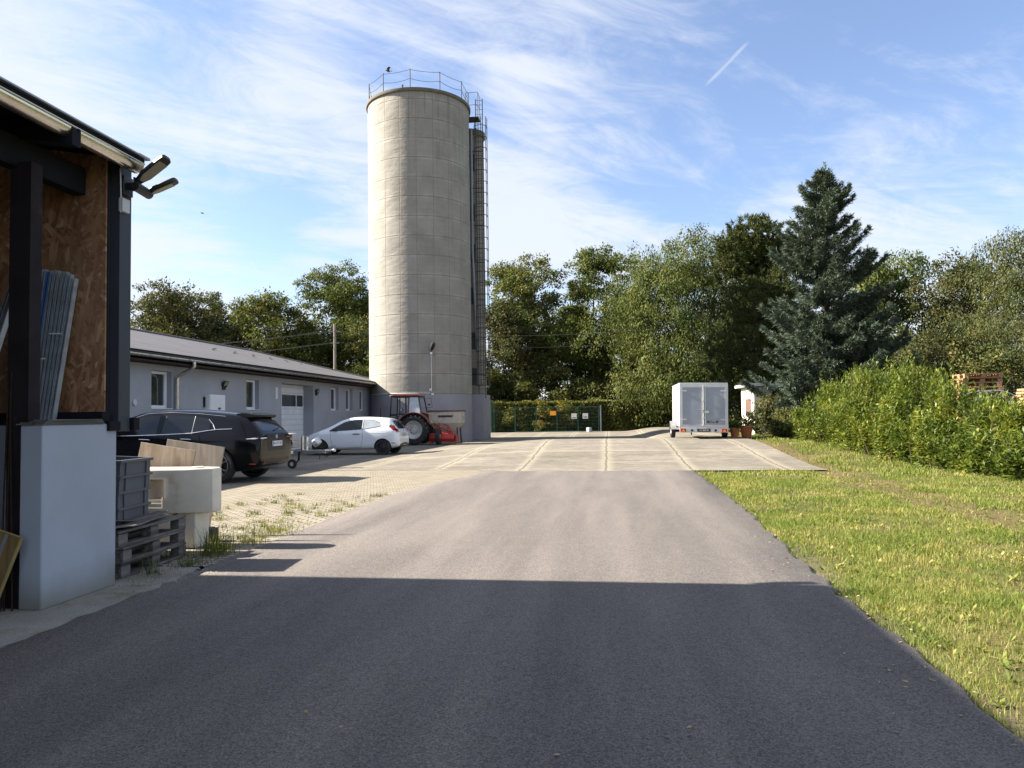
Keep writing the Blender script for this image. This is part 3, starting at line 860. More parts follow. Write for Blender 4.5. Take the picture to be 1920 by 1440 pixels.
led.box(-4.56, -4.46, 6.572, 6.66, 1.41, 1.53)
sp('ledger_beam', led, M['steel_dark'], bevel=0.004)
sill = MB()
for i in range(4):
    sill.box(-4.73 + 0.01 * i, -4.49 - 0.008 * i, 5.46 + 0.03 * i, 6.20, 1.477 + 0.011 * i, 1.486 + 0.011 * i)
sp('capping_board', sill, M['pallet'])

# double floodlight on the corner post
FL = thing('floodlight', 'twin-head dark LED street floodlight bracketed to the shed corner post under the gutter', 'floodlight', (-4.5, 6.48, 3.72))
f = MB(); f.box(-0.0, 0.03, -0.07, 0.07, -0.09, 0.09).cyl((0.03, 0, 0), (0.15, 0, -0.02), 0.038, 0.044, 12)
f.cyl((0.14, -0.07, -0.02), (0.14, 0.16, -0.04), 0.046, 0.046, 12).cyl((0.09, 0, 0.03), (0.09, 0, 0.085), 0.012, n=8)
f.build('bracket', M['lamp_black'], FL, bevel=0.005)
def lamp_head(base, tip, roll_n):
    base = Vector(base); tip = Vector(tip); d = (tip - base).normalized()
    nrm = Vector(roll_n); s = d.cross(nrm).normalized(); nrm = s.cross(d).normalized(); L = (tip - base).length
    out = [(0, 0.025), (0.12, 0.035), (0.30, 0.055), (0.8, 0.057), (0.95, 0.05), (1.0, 0.03)]
    poly = [(t * L, w) for t, w in out] + [(t * L, -w) for t, w in out[::-1]]
    Mx = Matrix(((d.x, s.x, nrm.x, base.x), (d.y, s.y, nrm.y, base.y), (d.z, s.z, nrm.z, base.z), (0, 0, 0, 1)))
    h = MB().prism(poly, 0.0, 0.045, 'z', Mx).build('lamp_head', M['lamp_black'], FL, bevel=0.008)
    p2 = [(0.14 * L, 0.022), (0.30 * L, 0.042), (0.84 * L, 0.044), (0.84 * L, -0.044), (0.30 * L, -0.042), (0.14 * L, -0.022)]
    MB().prism(p2, -0.006, -0.001, 'z', Mx).build('lamp_lens', M['lamp_glass'], h)
lamp_head((0.13, -0.02, 0.01), (0.47, -0.06, 0.215), (-0.5, 0.35, 0.75))
lamp_head((0.14, 0.14, -0.05), (0.42, 0.18, 0.075), (-0.42, -0.12, 0.9))
jb = MB().box(-0.01, 0.035, -0.09, 0.02, -0.26, -0.13)
jb.build('junction_box', M['pvc_grey'], FL, bevel=0.006)
MB().tube([(0.01, -0.095, 0.14), (0.012, -0.09, 0.02), (0.012, -0.085, -0.1), (0.012, -0.085, -0.27)], 0.006).build('cable', M['conduit'], FL)

# ------------------------------------------------------------------ grey workshop building
B = thing('workshop_building', 'long low grey plastered workshop with grey hipped sheet roof and tall narrow white windows', 'building', (-14.2, 27, 0))
def bp(name, mb, m, **kw):
    mb.world = True
    return mb.build(name, m, kw.pop('parent', B), **kw)
WX = -14.2
wall = bp('wall', MB().box(-25.6, WX, 8, 45.6, -0.1, 3.27), M['grey_wall'], smooth=0)
WIN = [(21.78, 22.88), (27.99, 29.06), (37.12, 38.2), (39.36, 40.38), (41.6, 42.62)]
cut_l = []
for y0, y1 in WIN:
    c = MB(world=True).box(WX - 0.25, WX + 0.1, y0, y1, 1.88, 3.08)
    cut_l.append(c.build('cutter', M['grey_wall'], B))
cut_l.append(MB(world=True).box(WX - 0.57, WX + 0.1, 31.2, 34.8, -0.05, 3.06).build('cutter', M['grey_wall'], B))
cut(wall, cut_l)
wall.data.polygons.foreach_set('use_smooth', np.zeros(len(wall.data.polygons), dtype=bool))
for y0, y1 in WIN:
    fr = MB()
    X0, X1 = WX - 0.248, WX - 0.17
    fr.box(X0, X1, y0 + 0.002, y1 - 0.002, 1.882, 1.98).box(X0, X1, y0 + 0.002, y1 - 0.002, 2.99, 3.078)
    fr.box(X0, X1, y0 + 0.002, y0 + 0.11, 1.98, 2.99).box(X0, X1, y1 - 0.13, y1 - 0.002, 1.98, 2.99)
    w = bp('window', fr, M['upvc'], bevel=0.006)
    bp('pane', MB().box(WX - 0.235, WX - 0.222, y0 + 0.11, y1 - 0.13, 1.98, 2.99), M['glass'], parent=w)
    bp('sill', MB().box(WX - 0.168, WX + 0.03, y0 - 0.02, y1 + 0.02, 1.862, 1.879), M['upvc'], parent=w)
gd = MB()
DX = WX - 0.565
gd.box(DX, DX + 0.05, 31.205, 34.795, 0.02, 2.06).box(DX, DX + 0.05, 31.205, 34.795, 2.60, 3.055)
gd.box(DX, DX + 0.05, 31.205, 31.33, 2.06, 2.60).box(DX, DX + 0.05, 34.755, 34.795, 2.06, 2.60)
for y in (32.35, 33.98):
    gd.box(DX, DX + 0.045, y - 0.03, y + 0.03, 2.06, 2.60)
gd = bp('garage_door', gd, M['door_white'])
bp('door_window', MB().box(DX + 0.002, DX + 0.02, 31.33, 34.755, 2.06, 2.60), M['glass'], parent=gd)
# eaves
EX, EZ = -13.62, 3.60
RX, RZ = -20.0, 5.36
ye0, ye1, hl = 7.4, 46.2, EX - RX
rv = [(EX, ye0, EZ), (EX, ye1, EZ), (2 * RX - EX, ye1, EZ), (2 * RX - EX, ye0, EZ), (RX, ye0 + hl, RZ), (RX, ye1 - hl, RZ)]
rf = MB().add(rv, [(0, 1, 5, 4), (1, 2, 5), (2, 3, 4, 5), (3, 0, 4)])
rv2 = [(p[0], p[1], p[2] - 0.05) for p in rv]
rf.add(rv2, [(0, 4, 5, 1), (1, 5, 2), (2, 5, 4, 3), (3, 4, 0)])
roof = bp('roof', rf, M['roof'], smooth=0)
rc = MB()
rc.tube([(RX, ye0 + hl, RZ + 0.01), (RX, ye1 - hl, RZ + 0.01)], 0.07, 8)
for a, b in ((1, 5), (2, 5), (0, 4), (3, 4)):
    rc.tube([(rv[a][0], rv[a][1], rv[a][2] + 0.01), (rv[b][0], rv[b][1], rv[b][2] + 0.01)], 0.06, 8)
bp('ridge_cap', rc, M['roof'], parent=roof)
sg = MB()
for i in range(16):
    y = 30.2 + i * 0.62 + random.uniform(-.1, .1); t_ = 0.5 + 0.05 * (i % 3)
    sg.box(EX + (RX - EX) * t_ - 0.03, EX + (RX - EX) * t_ + 0.03, y - 0.06, y + 0.06, EZ + (RZ - EZ) * t_ + 0.005, EZ + (RZ - EZ) * t_ + 0.05)
sg.world = True; sg.build_each('snow_guard', M['galv_dull'], roof)
fa = MB().box(EX - 0.03, EX, ye0, ye1, EZ - 0.21, EZ - 0.053).box(2 * RX - EX, EX - 0.035, ye1 - 0.03, ye1, EZ - 0.21, EZ - 0.053)
bp('fascia', fa, M['fascia'])
bp('soffit', MB().box(2 * RX - EX, EX - 0.033, ye0, ye1 - 0.04, 3.275, 3.33), M['soffit'])
GX, GZ = EX + 0.075, 3.47
o2 = [(math.cos(PI + PI * k / 10) * 0.075, math.sin(PI + PI * k / 10) * 0.075) for k in range(11)]
i2 = [(math.cos(2 * PI - PI * k / 10) * 0.069, math.sin(2 * PI - PI * k / 10) * 0.069) for k in range(11)]
poly = [(GX + a, GZ + b) for a, b in o2 + i2]
n = len(poly)
g2 = MB().add([(p[0], ye0, p[1]) for p in poly] + [(p[0], ye1, p[1]) for p in poly], [(i, n + i, n + (i + 1) % n, (i + 1) % n) for i in range(n)])
g2 = bp('gutter', g2, M['zinc'])
gb = MB()
for y in np.arange(8, 46, 1.05):
    gb.tube([(GX + a * 1.08, y, GZ + b * 1.08) for a, b in o2], 0.010, 5)
gb.world = True; gb.build_each('gutter_bracket', M['galv_dull'], g2)
dpx = WX + 0.10
dp = MB().tube([(GX, 23.1, GZ - 0.06), (GX, 23.1, GZ - 0.20), (GX - 0.06, 23.09, GZ - 0.30), (dpx + 0.06, 23.04, GZ - 0.50), (dpx, 23.03, GZ - 0.62), (dpx, 23.03, 0)], 0.062, 14)
bp('downpipe', dp, M['zinc'])
bp('vent_cap', MB().cyl((WX, 20.9, 2.05), (WX + 0.06, 20.9, 2.05), 0.09, n=16), M['pvc_grey'])
# lettering plate by the door
npz = bp('number_plate', MB().box(WX + 0.001, WX + 0.012, 30.6, 30.82, 2.35, 2.85), M['sign_white'])

def wall_lamp(y, z, label):
    L_ = thing('wall_lamp', label, 'lamp', (WX, y, z), group='black lamps on the grey workshop wall')
    MB().box(0, 0.05, -0.10, 0.10, -0.20, -0.05).cyl((0.04, 0, -0.12), (0.14, 0, -0.06), 0.03, n=10).build('bracket', M['lamp_black'], L_, bevel=0.006)
    h = MB().prism([(0.08, -0.08), (0.16, 0.10), (0.10, 0.13), (0.02, -0.05)], -0.16, 0.16, 'y').build('housing', M['lamp_black'], L_, bevel=0.006)
    MB().add([(0.086, -0.13, -0.075), (0.086, 0.13, -0.075), (0.165, 0.13, 0.092), (0.165, -0.13, 0.092),
              (0.092, -0.13, -0.075), (0.092, 0.13, -0.075), (0.171, 0.13, 0.092), (0.171, -0.13, 0.092)],
             [(0, 3, 2, 1), (4, 5, 6, 7), (0, 1, 5, 4), (1, 2, 6, 5), (2, 3, 7, 6), (3, 0, 4, 7)]).build('lens', M['lamp_glass'], h)
wall_lamp(26.2, 2.80, 'square black wall floodlight above the white meter cabinet')
wall_lamp(35.1, 2.80, 'black wall floodlight just right of the white sectional door')
mc = thing('meter_cabinet', 'white metal meter cabinet on the grey wall above the black car roof', 'cabinet', (WX, 25.4, 1.64))
MB().box(0.0, 0.22, -0.54, 0.54, -0.2, 0.75).build('housing', M['upvc'], mc, bevel=0.01)
MB().box(0.222, 0.236, -0.50, 0.50, -0.16, 0.71).build('door', M['upvc'], mc, bevel=0.004)
MB().box(0.238, 0.246, 0.0, 0.18, 0.22, 0.29).box(0.238, 0.246, 0.06, 0.13, 0.05, 0.16).build('marking', M['sign_ink'], mc)
MB().box(0.0, 0.06, -0.60, -0.545, 0.30, 0.66).build('latch', M['black'], mc)

# ------------------------------------------------------------------ silo
SX, SY, SR, SH = -11.4, 44.9, 3.13, 20.72
SI = thing('silo', 'tall round concrete silo with panel joints and a grey painted base', 'silo', (SX, SY, 0))
M['silo'] = m_silo(2.82, SR)
MB().cyl((0, 0, 2.80), (0, 0, SH - 0.2), SR, n=160, caps=False).build('shaft', M['silo'], SI, smooth=40)
MB().cyl((0, 0, -0.2), (0, 0, 2.80), SR + 0.004, n=160, caps=False).build('painted_base', M['base_paint'], SI, smooth=40)
rim = MB().lathe([(SR - 0.3, SH - 0.2), (SR + 0.09, SH - 0.2), (SR + 0.11, SH - 0.17), (SR + 0.11, SH - 0.02), (SR + 0.06, SH), (SR - 0.3, SH)], 120)
rim.lathe([(SR - 0.31, SH - 0.05), (0.01, SH - 0.05)], 80)
M['rim'] = mat('weathered_rim_concrete', (0.13, 0.12, 0.095), 0.9, 0, 0.2, 5)
rim.build('rim_ring', M['rim'], SI, smooth=40)
posts = []
for i in range(11):
    a = R(-52 + i * 360 / 11)
    px_, py_ = math.cos(a) * (SR - 0.02), math.sin(a) * (SR - 0.02)
    posts.append((px_, py_))
    MB().cyl((px_, py_, SH), (px_, py_, SH + 1.12), 0.028, n=8).build('railing_post', M['rail'], SI)
wr = MB()
for h, sag in ((1.08, 0.05), (0.55, 0.10)):
    for i in range(11):
        p, q = posts[i], posts[(i + 1) % 11]
        pts = []
        for k in range(7):
            t_ = k / 6
            pts.append((p[0] + (q[0] - p[0]) * t_, p[1] + (q[1] - p[1]) * t_, SH + h - sag * 4 * t_ * (1 - t_)))
        wr.tube(pts, 0.013, 5)
wr.build('railing_cable', M['rail'], SI)
MB().cyl((-0.3, -SR + 0.5, SH), (-0.3, -SR + 0.5, SH + 0.42), 0.05, n=10).cyl((1.4, -1.9, SH), (1.4, -1.9, SH + 0.35), 0.10, n=10).build_each('roof_vent', M['rail'], SI)
# conduit round the front and up to a lamp
def on_silo(deg, r, z):
    a = R(deg)
    return (math.sin(a) * r, -math.cos(a) * r, z)
cd = MB()
cd.tube([on_silo(d, SR + 0.03, 2.84) for d in np.arange(-80, 24.1, 4)], 0.022, 6)
cd.tube([on_silo(25, SR + 0.03, 2.9), on_silo(25, SR + 0.03, 5.1)], 0.022, 6)
cd.cyl(on_silo(-76, SR + 0.04, 0), on_silo(-76, SR + 0.04, 2.84), 0.03, n=8)
cd.build('conduit', M['conduit'], SI)
jx = MB()
for d, z in ((26, 2.78), (24, 3.04), (25, 5.15)):
    p = on_silo(d, SR + 0.05, z)
    jx.box(p[0] - 0.06, p[0] + 0.06, p[1] - 0.04, p[1] + 0.05, z - 0.06, z + 0.06)
jx.build_each('junction_box', M['upvc'], SI)
sl = thing('silo_lamp', 'small tilted black lamp at the top of the conduit on the silo front', 'lamp', tuple(Vector((SX, SY, 0)) + Vector(on_silo(25, SR, 5.25))))
MB().cyl((0, 0, 0), (0.08, -0.22, 0.12), 0.03, n=8).build('arm', M['lamp_black'], sl)
MB().lathe([(0.001, 0), (0.09, 0.0), (0.12, 0.05), (0.13, 0.40), (0.06, 0.47), (0.001, 0.47)], 14, (0.06, -0.20, 0.08), (0.45, -0.35, 0.9)).build('lamp_head', M['lamp_black'], sl)

# slender elevator tower behind, with its base
TX, TY, TR = -8.73, 47.9, 0.92
TW = thing('elevator_tower', 'slender round concrete tower close behind the silo on a square grey base', 'tower', (TX, TY, 0))
M['tower'] = m_silo(2.8, TR, 'tower_concrete', 6, 1.15, (0.24, 0.22, 0.185), (0.34, 0.31, 0.26))
MB().cyl((0, 0, 2.7), (0, 0, 19.75), TR, n=48, caps=False).build('shaft', M['tower'], TW)
MB().cyl((0, 0, 19.75), (0, 0, 20.1), TR + 0.10, n=48).build('cap', M['rim'], TW)
for z in (17.9, 14.6, 12.0, 9.2, 6.3, 4.0):
    q = MB()
    pts0 = []
    for k in range(5):
        a = R(-12 + 24 + (k - 2) * 8)
        pts0.append((math.sin(a) * (TR + 0.008), -math.cos(a) * (TR + 0.008)))
    q.grid([[(p[0], p[1], zz) for p in pts0] for zz in (z - 0.55, z + 0.55)])
    q.build('hatch', M['black'], TW)
bx = MB().box(-1.1, 0.97, -1.55, 1.2, -0.1, 2.85)
base = bx.build('base', M['base_paint'], TW, smooth=0)
cut(base, [MB().box(-0.55, 0.22, -1.7, -1.2, 0.30, 1.28).build('cutter', M['base_paint'], TW)])
MB().box(-0.54, 0.21, -1.26, -1.22, 0.30, 1.28).build('hatch', M['steel_dark'], TW)
# caged ladder and pipes on the tower front
LD = thing('caged_ladder', 'tall dark steel ladder with safety cage running up between silo and tower', 'ladder', (-7.88, 46.7, 0))
ld = MB()
for x in (-0.22, 0.22): ld.bar((x, 0, 2.6), (x, 0, 21.9), 0.05, 0.03, (0, 1, 0))
for z in np.arange(2.9, 21.8, 0.3): ld.cyl((-0.22, 0, z), (0.22, 0, z), 0.014, n=6)
ld.build('rails', M['rail'], LD)
cg = MB()
def hoop(z, r=0.42):
    return [(math.sin(a) * r + 0.12, 0.0 - (1 - math.cos(a)) * 0 - math.cos(a) * r * 0.9 - 0.25, z) for a in np.linspace(-2.3, 2.3, 12)]
for z in np.arange(3.4, 20.6, 0.72): cg.tube(hoop(z), 0.024, 5)
for i in (1, 3, 5, 6, 8, 10):
    h0 = hoop(3.4)[i]; h1 = hoop(20.55)[i]
    cg.cyl(h0, h1, 0.024, n=5)
cg.build('safety_cage', M['rail'], LD)
pf = MB()
for x, y in ((-0.75, -0.1), (0.05, -0.1), (-0.75, -0.8), (0.05, -0.8)): pf.cyl((x, y, 20.4), (x, y, 22.0), 0.022, n=6)
for z in (21.2, 22.0): pf.tube([(-0.75, -0.1, z), (-0.75, -0.8, z), (0.05, -0.8, z), (0.05, -0.1, z)], 0.018, 5)
pf.box(-0.8, 0.1, -0.85, -0.05, 20.35, 20.42)
pf.build('platform', M['rail'], LD)
br = MB()
for z in np.arange(4.2, 20, 2.4):
    br.bar((-0.9, 0.3, z), (0.25, -0.1, z - 0.15), 0.05, 0.04)
br.build_each('wall_bracket', M['steel_dark'], LD)
pipes = MB()
pipes.tube([(-0.55, 0.1, 20.0), (-0.55, 0.08, 12), (-0.35, 0.05, 6.6), (-0.3, 0.05, 5.6)], 0.085, 10)
pipes.cyl((-0.78, -0.05, 2.9), (-0.78, -0.05, 20.3), 0.05, n=8)
pipes.build('filling_pipe', M['galv_dull'], LD)

# ------------------------------------------------------------------ fence, gate, signs
GZ0 = 0.15
def mesh_panel(mb, x0, x1, y, z0, z1, step=0.11):
    for x in np.arange(x0, x1, step): mb.bar((x, y, z0), (x, y, z1), 0.007, 0.007, (0, 1, 0))
    for z in np.linspace(z0, z1, 8): mb.bar((x0, y, z), (x1, y, z), 0.02, 0.012)
GT = thing('yard_gate', 'wide green metal sliding gate across the end of the yard', 'gate', (-4.0, 58, GZ0))
fr = MB()
for z in (0.06, 1.93): fr.box(-3.2, 3.3, -0.03, 0.03, z - 0.03, z + 0.03)
for x in (-3.2, -1.55, 0.05, 1.68, 3.27): fr.box(x - 0.03, x + 0.03, -0.028, 0.028, 0.09, 1.90)
fr.build('frame', M['green_metal'], GT)
mp = MB(); mesh_panel(mp, -3.15, 3.24, 0, 0.1, 1.9); mp.build('mesh_infill', M['green_metal'], GT)
gp = thing('gate_post', 'pale galvanised post at the right end of the green gate', 'post', (-0.58, 58.02, GZ0))
MB().box(-0.05, 0.05, -0.05, 0.05, -0.2, 2.02).box(-0.07, 0.07, -0.07, 0.07, 2.022, 2.04).build('shaft', M['galv_dull'], gp)
FN = thing('mesh_fence', 'green wire mesh fence between tower base and gate, with a thick post', 'fence', (-8.2, 58, GZ0))
f1 = MB(); mesh_panel(f1, -1.6, 0.95, 0, -0.1, 2.05, 0.11); f1.build('mesh_panel', M['green_metal'], FN)
f2 = MB(); f2.box(-1.02, -0.86, -0.09, 0.07, -0.2, 2.4).box(-0.72, -0.64, -0.06, 0.06, -0.2, 2.4).box(0.94, 1.0, -0.03, 0.03, -0.2, 2.1)
for z in (0.5, 1.2, 1.9): f2.box(-0.86, -0.72, -0.02, 0.02, z, z + 0.05)
f2.build_each('post', M['green_metal'], FN)
def sign(x, z, w, h, m, label, marks):
    s = thing('sign_board', label, 'sign', (x, 57.93, z))
    MB().box(-w / 2, w / 2, 0, 0.012, -h / 2, h / 2).build('board', m, s)
    k = MB()
    for a, b, c, d in marks: k.box(a, b, -0.003, -0.001, c, d)
    if marks: k.build('marking', M['sign_ink'], s)
sign(-4.25, 1.62, 0.46, 0.34, M['sign_orange'], 'small plain orange sign on the green gate', [])
sign(-2.62, 1.37, 0.42, 0.42, M['sign_white'], 'pale square notice on the gate, nearer to the orange sign', [(-0.15, 0.15, -0.10, -0.07), (-0.12, 0.12, -0.15, -0.13)])
sign(-1.75, 1.37, 0.42, 0.42, M['sign_white'], 'pale square notice on the gate, nearer to the pale gate post', [(-0.15, 0.15, -0.06, -0.03), (-0.13, 0.1, -0.13, -0.10)])
bo = thing('concrete_bollard', 'short round grey concrete stub standing at the foot of the gate', 'bollard', (-1.45, 56.9, 0.14))
MB().lathe([(0.001, -0.1), (0.21, -0.1), (0.21, 0.33), (0.19, 0.36), (0.001, 0.36)], 20).build('body', M['slab'], bo)

# ------------------------------------------------------------------ utility pole and its wires
UP = thing('utility_pole', 'grey wooden utility pole with wires rising beyond the workshop roof', 'utility pole', (-21.1, 56, 0))
MB().cyl((0, 0, -0.3), (0, 0, 8.85), 0.15, 0.10, 12).build('shaft', M['pole'], UP)
MB().box(-0.45, 0.45, -0.05, 0.05, 8.2, 8.3).box(-0.35, 0.35, -0.05, 0.05, 7.3, 7.38).build('crossarm', M['pole'], UP)
wi = MB()
def sagwire(p, q, sag, r=0.012):
    pts = []
    for k in range(25):
        t_ = k / 24
        pts.append(tuple(p[i] + (q[i] - p[i]) * t_ - (sag * 4 * t_ * (1 - t_) if i == 2 else 0) for i in range(3)))
    wi.tube(pts, r, 4)
for dz, x in ((8.3, -0.4), (8.3, 0.4), (7.38, -0.3), (7.38, 0.3)):
    sagwire((x, 0, dz), (-75, -18, dz - 1.0), 2.2)
    sagwire((x, 0, dz), (34, 2, dz + 0.4), 0.9)
    sagwire((34, 2, dz + 0.4), (150, 0, dz), 2.5)
wi.build('wire', M['wire'], UP)
# ------------------------------------------------------------------ things in and beside the shed
# C-profiles leaning on the OSB lining
def profile_stud(i, xb, xt, yb, yt, zb, zt, m, label, w=0.036, lip=True):
    o = thing('steel_profile', label, 'steel profile', (xb, yb, zb), group='metal profiles leaning against the OSB wall')
    d = Vector((xt - xb, yt - yb, zt - zb)); L = d.length; d.normalize()
    s = Vector((1, 0, 0)); s = (s - d * s.dot(d)).normalized(); nrm = d.cross(s).normalized()
    Mx = Matrix(((s.x, nrm.x, d.x, 0), (s.y, nrm.y, d.y, 0), (s.z, nrm.z, d.z, 0), (0, 0, 0, 1)))
    q = MB(); t = 0.0025; h = 0.05
    q.box(-w / 2, w / 2, h / 2 - t, h / 2, 0, L, Mx).box(-w / 2, -w / 2 + t, -h / 2, h / 2 - t, 0, L, Mx).box(w / 2 - t, w / 2, -h / 2, h / 2 - t, 0, L, Mx)
    q.box(-w / 2 + t, -w / 2 + 0.009, -h / 2, -h / 2 + t, 0, L, Mx).box(w / 2 - 0.009, w / 2 - t, -h / 2, -h / 2 + t, 0, L, Mx)
    for k in (-0.25, 0.25):
        q.box(k * w * .35 - 0.002, k * w * .35 + 0.002, h / 2 - t - 0.004, h / 2 - t, 0, L, Mx)
    q.build('channel', m, o, smooth=0)
    return o, Mx, L
W = ['at the left end of the leaning bundle by the post', 'second from the post in the leaning bundle', 'third from the post in the leaning bundle', 'fourth from the post, just left of the blue one', '',
     'just right of the blue one in the bundle', 'second to the right of the blue one', 'third to the right of the blue one', 'fourth to the right of the blue one', 'next to the rightmost profile in the bundle', 'at the right end of the leaning bundle, by bare OSB']
rr = random.Random(3)
for i in range(11):
    xb = -5.36 + i * 0.0385; xt = -5.29 + i * 0.0425
    mm = M['blue_film'] if i == 4 else M['galv']
    lab = 'blue-coated metal profile among grey ones leaning on the OSB' if i == 4 else 'grey galvanised profile ' + W[i]
    o, Mx, L = profile_stud(i, xb, xt, 6.16 + rr.uniform(-.008, .008), 6.29, 1.52, 2.90 - 0.016 * max(0, i - 6) + rr.uniform(-0.02, 0.02), mm, lab)
    if i in (5, 6, 7, 8, 9):
        zz = 0.55 if i < 7 else 0.78
        MB().box(-0.0195, 0.0195, -0.031, -0.0285, zz, zz + 0.012, Mx).build('strap', M['white_strap'], o)
for i in range(4):
    o, Mx, L = profile_stud(i, -5.20 - 0.07 * i, -5.06 - 0.09 * i, 5.0, 5.9, 0.01, 2.9 - 0.2 * i, M['galv_dull'],
        'long dull metal profile in the dark behind the shed post, ' + ('nearest the post', 'second from the post', 'third from the post', 'at the photo edge')[i], w=0.05)
    o['group'] = 'profiles leaning in the dark shed'
for i, (xb, xt, zt, yt) in enumerate(((-4.825, -4.83, 1.75, 5.49), (-4.785, -4.80, 1.9, 5.49), (-4.715, -4.80, 1.62, 5.48))):
    o = thing('steel_rod', ('thin rusty rod leaning on the shed post, furthest from the white wall', 'thin rusty rod leaning on the shed post, between two others', 'thin rusty rod slanting most, closest to the white wall')[i], 'rod', (xb, 5.43, 0.005), group='rods leaning on the shed post')
    MB().tube([(0, 0, 0), ((xt - xb) * .5, (yt - 5.43) * .5, zt / 2), (xt - xb, yt - 5.43, zt)], 0.006, 8).build('shaft', M['rod'], o)
fp = thing('formwork_panel', 'yellow formwork board leaning at the open shed front by the photo edge', 'board', (-4.79, 5.27, 0.0))
Mx = Matrix.Translation((0.02, 0, 0.005)) @ Matrix.Rotation(R(17), 4, 'Y') @ Matrix.Rotation(R(-8), 4, 'X')
MB().box(-0.95, 0.0, 0.0, 0.022, 0.0, 0.62, Mx).build('board', M['yellow_ply'], fp)
MB().box(-0.95, 0.006, -0.004, 0.026, 0.6202, 0.628, Mx).box(0.0005, 0.010, -0.004, 0.026, 0, 0.62, Mx).build('edge_strip', M['yellow_edge'], fp)
MB().box(-0.13, -0.10, -0.006, -0.0005, 0, 0.615, Mx).build('batten', M['galv_dull'], fp)
sh = thing('storage_rack', 'dark rack with yellow beams deep inside the open shed', 'rack', (-6.6, 5.4, 0))
q = MB()
for x in (-1.2, 1.2):
    for y in (-0.3, 0.45): q.box(x - 0.04, x + 0.04, y - 0.04, y + 0.04, 0, 3.0)
q.build('upright', M['steel_dark'], sh)
q = MB()
for z in (0.9, 1.95, 2.3): q.box(-1.16, 1.16, -0.32, -0.27, z, z + 0.09)
q.build('beam', M['yellow_edge'], sh)
q = MB()
for z in (0.93, 1.97): q.box(-1.15, 1.15, -0.262, 0.40, z, z + 0.03)
q.build('shelf', M['plywood'], sh)

# pallets
def make_pallet(m, label, group, name='wooden_pallet', rnd=None):
    """1.2 along y, 0.8 along x; origin bottom centre"""
    o = thing(name, label, 'pallet', (0, 0, 0), 0, group)
    top = MB()
    for k, w in ((-0.3275, 0.145), (-0.165, 0.1), (0.0, 0.145), (0.165, 0.1), (0.3275, 0.145)):
        dz = (rnd.uniform(-.004, .004) if rnd else 0)
        top.box(k - w / 2, k + w / 2, -0.6, 0.6, 0.122 + dz, 0.144 + dz)
    for y in (-0.5275, 0, 0.5275): top.box(-0.4, 0.4, y - 0.0725, y + 0.0725, 0.101, 0.1175)
    top.build('deck_boards', m, o, smooth=0, bevel=0.003, seg=1)
    for x, w in ((-0.35, 0.1), (0, 0.145), (0.35, 0.1)):
        for y in (-0.5275, 0, 0.5275):
            MB().box(x - w / 2, x + w / 2, y - 0.0725, y + 0.0725, 0.0225, 0.1005).build('block', m, o, smooth=0, bevel=0.003, seg=1)
    bo_ = MB()
    for x, w in ((-0.35, 0.1), (0, 0.145), (0.35, 0.1)): bo_.box(x - w / 2, x + w / 2, -0.6, 0.6, 0, 0.022)
    bo_.build('runner', m, o, smooth=0, bevel=0.003, seg=1)
    return o
PL = ['weathered grey pallet, bottom one of three stacked beside the white shed wall', 'weathered grey pallet, middle one of three stacked beside the white shed wall', 'weathered grey pallet, top one of three stacked beside the white shed wall']
p0 = make_pallet(M['pallet'], PL[0], 'grey pallets stacked by the white shed wall', rnd=random.Random(5))
for i in range(3):
    o = p0 if i == 0 else dup(p0)
    o['label'] = PL[i]
    o.location = (-5.02 + (0, 0.015, -0.02)[i], 7.17 + (0, -0.03, 0.01)[i], 0.006 + 0.1465 * i)
    o.rotation_euler = (0, 0, R(3 + (0, 1.5, -1.2)[i]))
# warped scrap boards on the pallets
for i, (x, y, l, w, rz, lab) in enumerate(((-4.74, 6.98, 0.95, 0.16, 4, 'warped grey scrap board lying along the front of the pallet stack'),
                                            (-4.86, 7.22, 0.8, 0.14, -6, 'dark scrap board lying across the pallet stack behind the front board'))):
    o = thing('scrap_board', lab, 'board', (x, y, 0.448 + 0.022 * i), R(rz), group='scrap boards on the pallets')
    rows = []
    for k in range(9):
        t_ = k / 8 - 0.5
        z = 0.03 * (t_ * 2) ** 2 + 0.006 * math.sin(k * 1.3 + i)
        rows.append(z + 0.012)
    q = MB(); vs = []
    for k in range(9):
        t_ = (k / 8 - 0.5) * l
        for a, b in ((-w / 2, 0), (w / 2, 0), (w / 2, 0.012), (-w / 2, 0.012)): vs.append((a, t_, rows[k] + b))
    fs = [(k * 4 + a, k * 4 + (a + 1) % 4, k * 4 + 4 + (a + 1) % 4, k * 4 + 4 + a) for k in range(8) for a in range(4)] + [(0, 1, 2, 3), (32, 33, 34, 35)]
    q.add(vs, fs); q.build('board', M['pallet'], o, smooth=20)

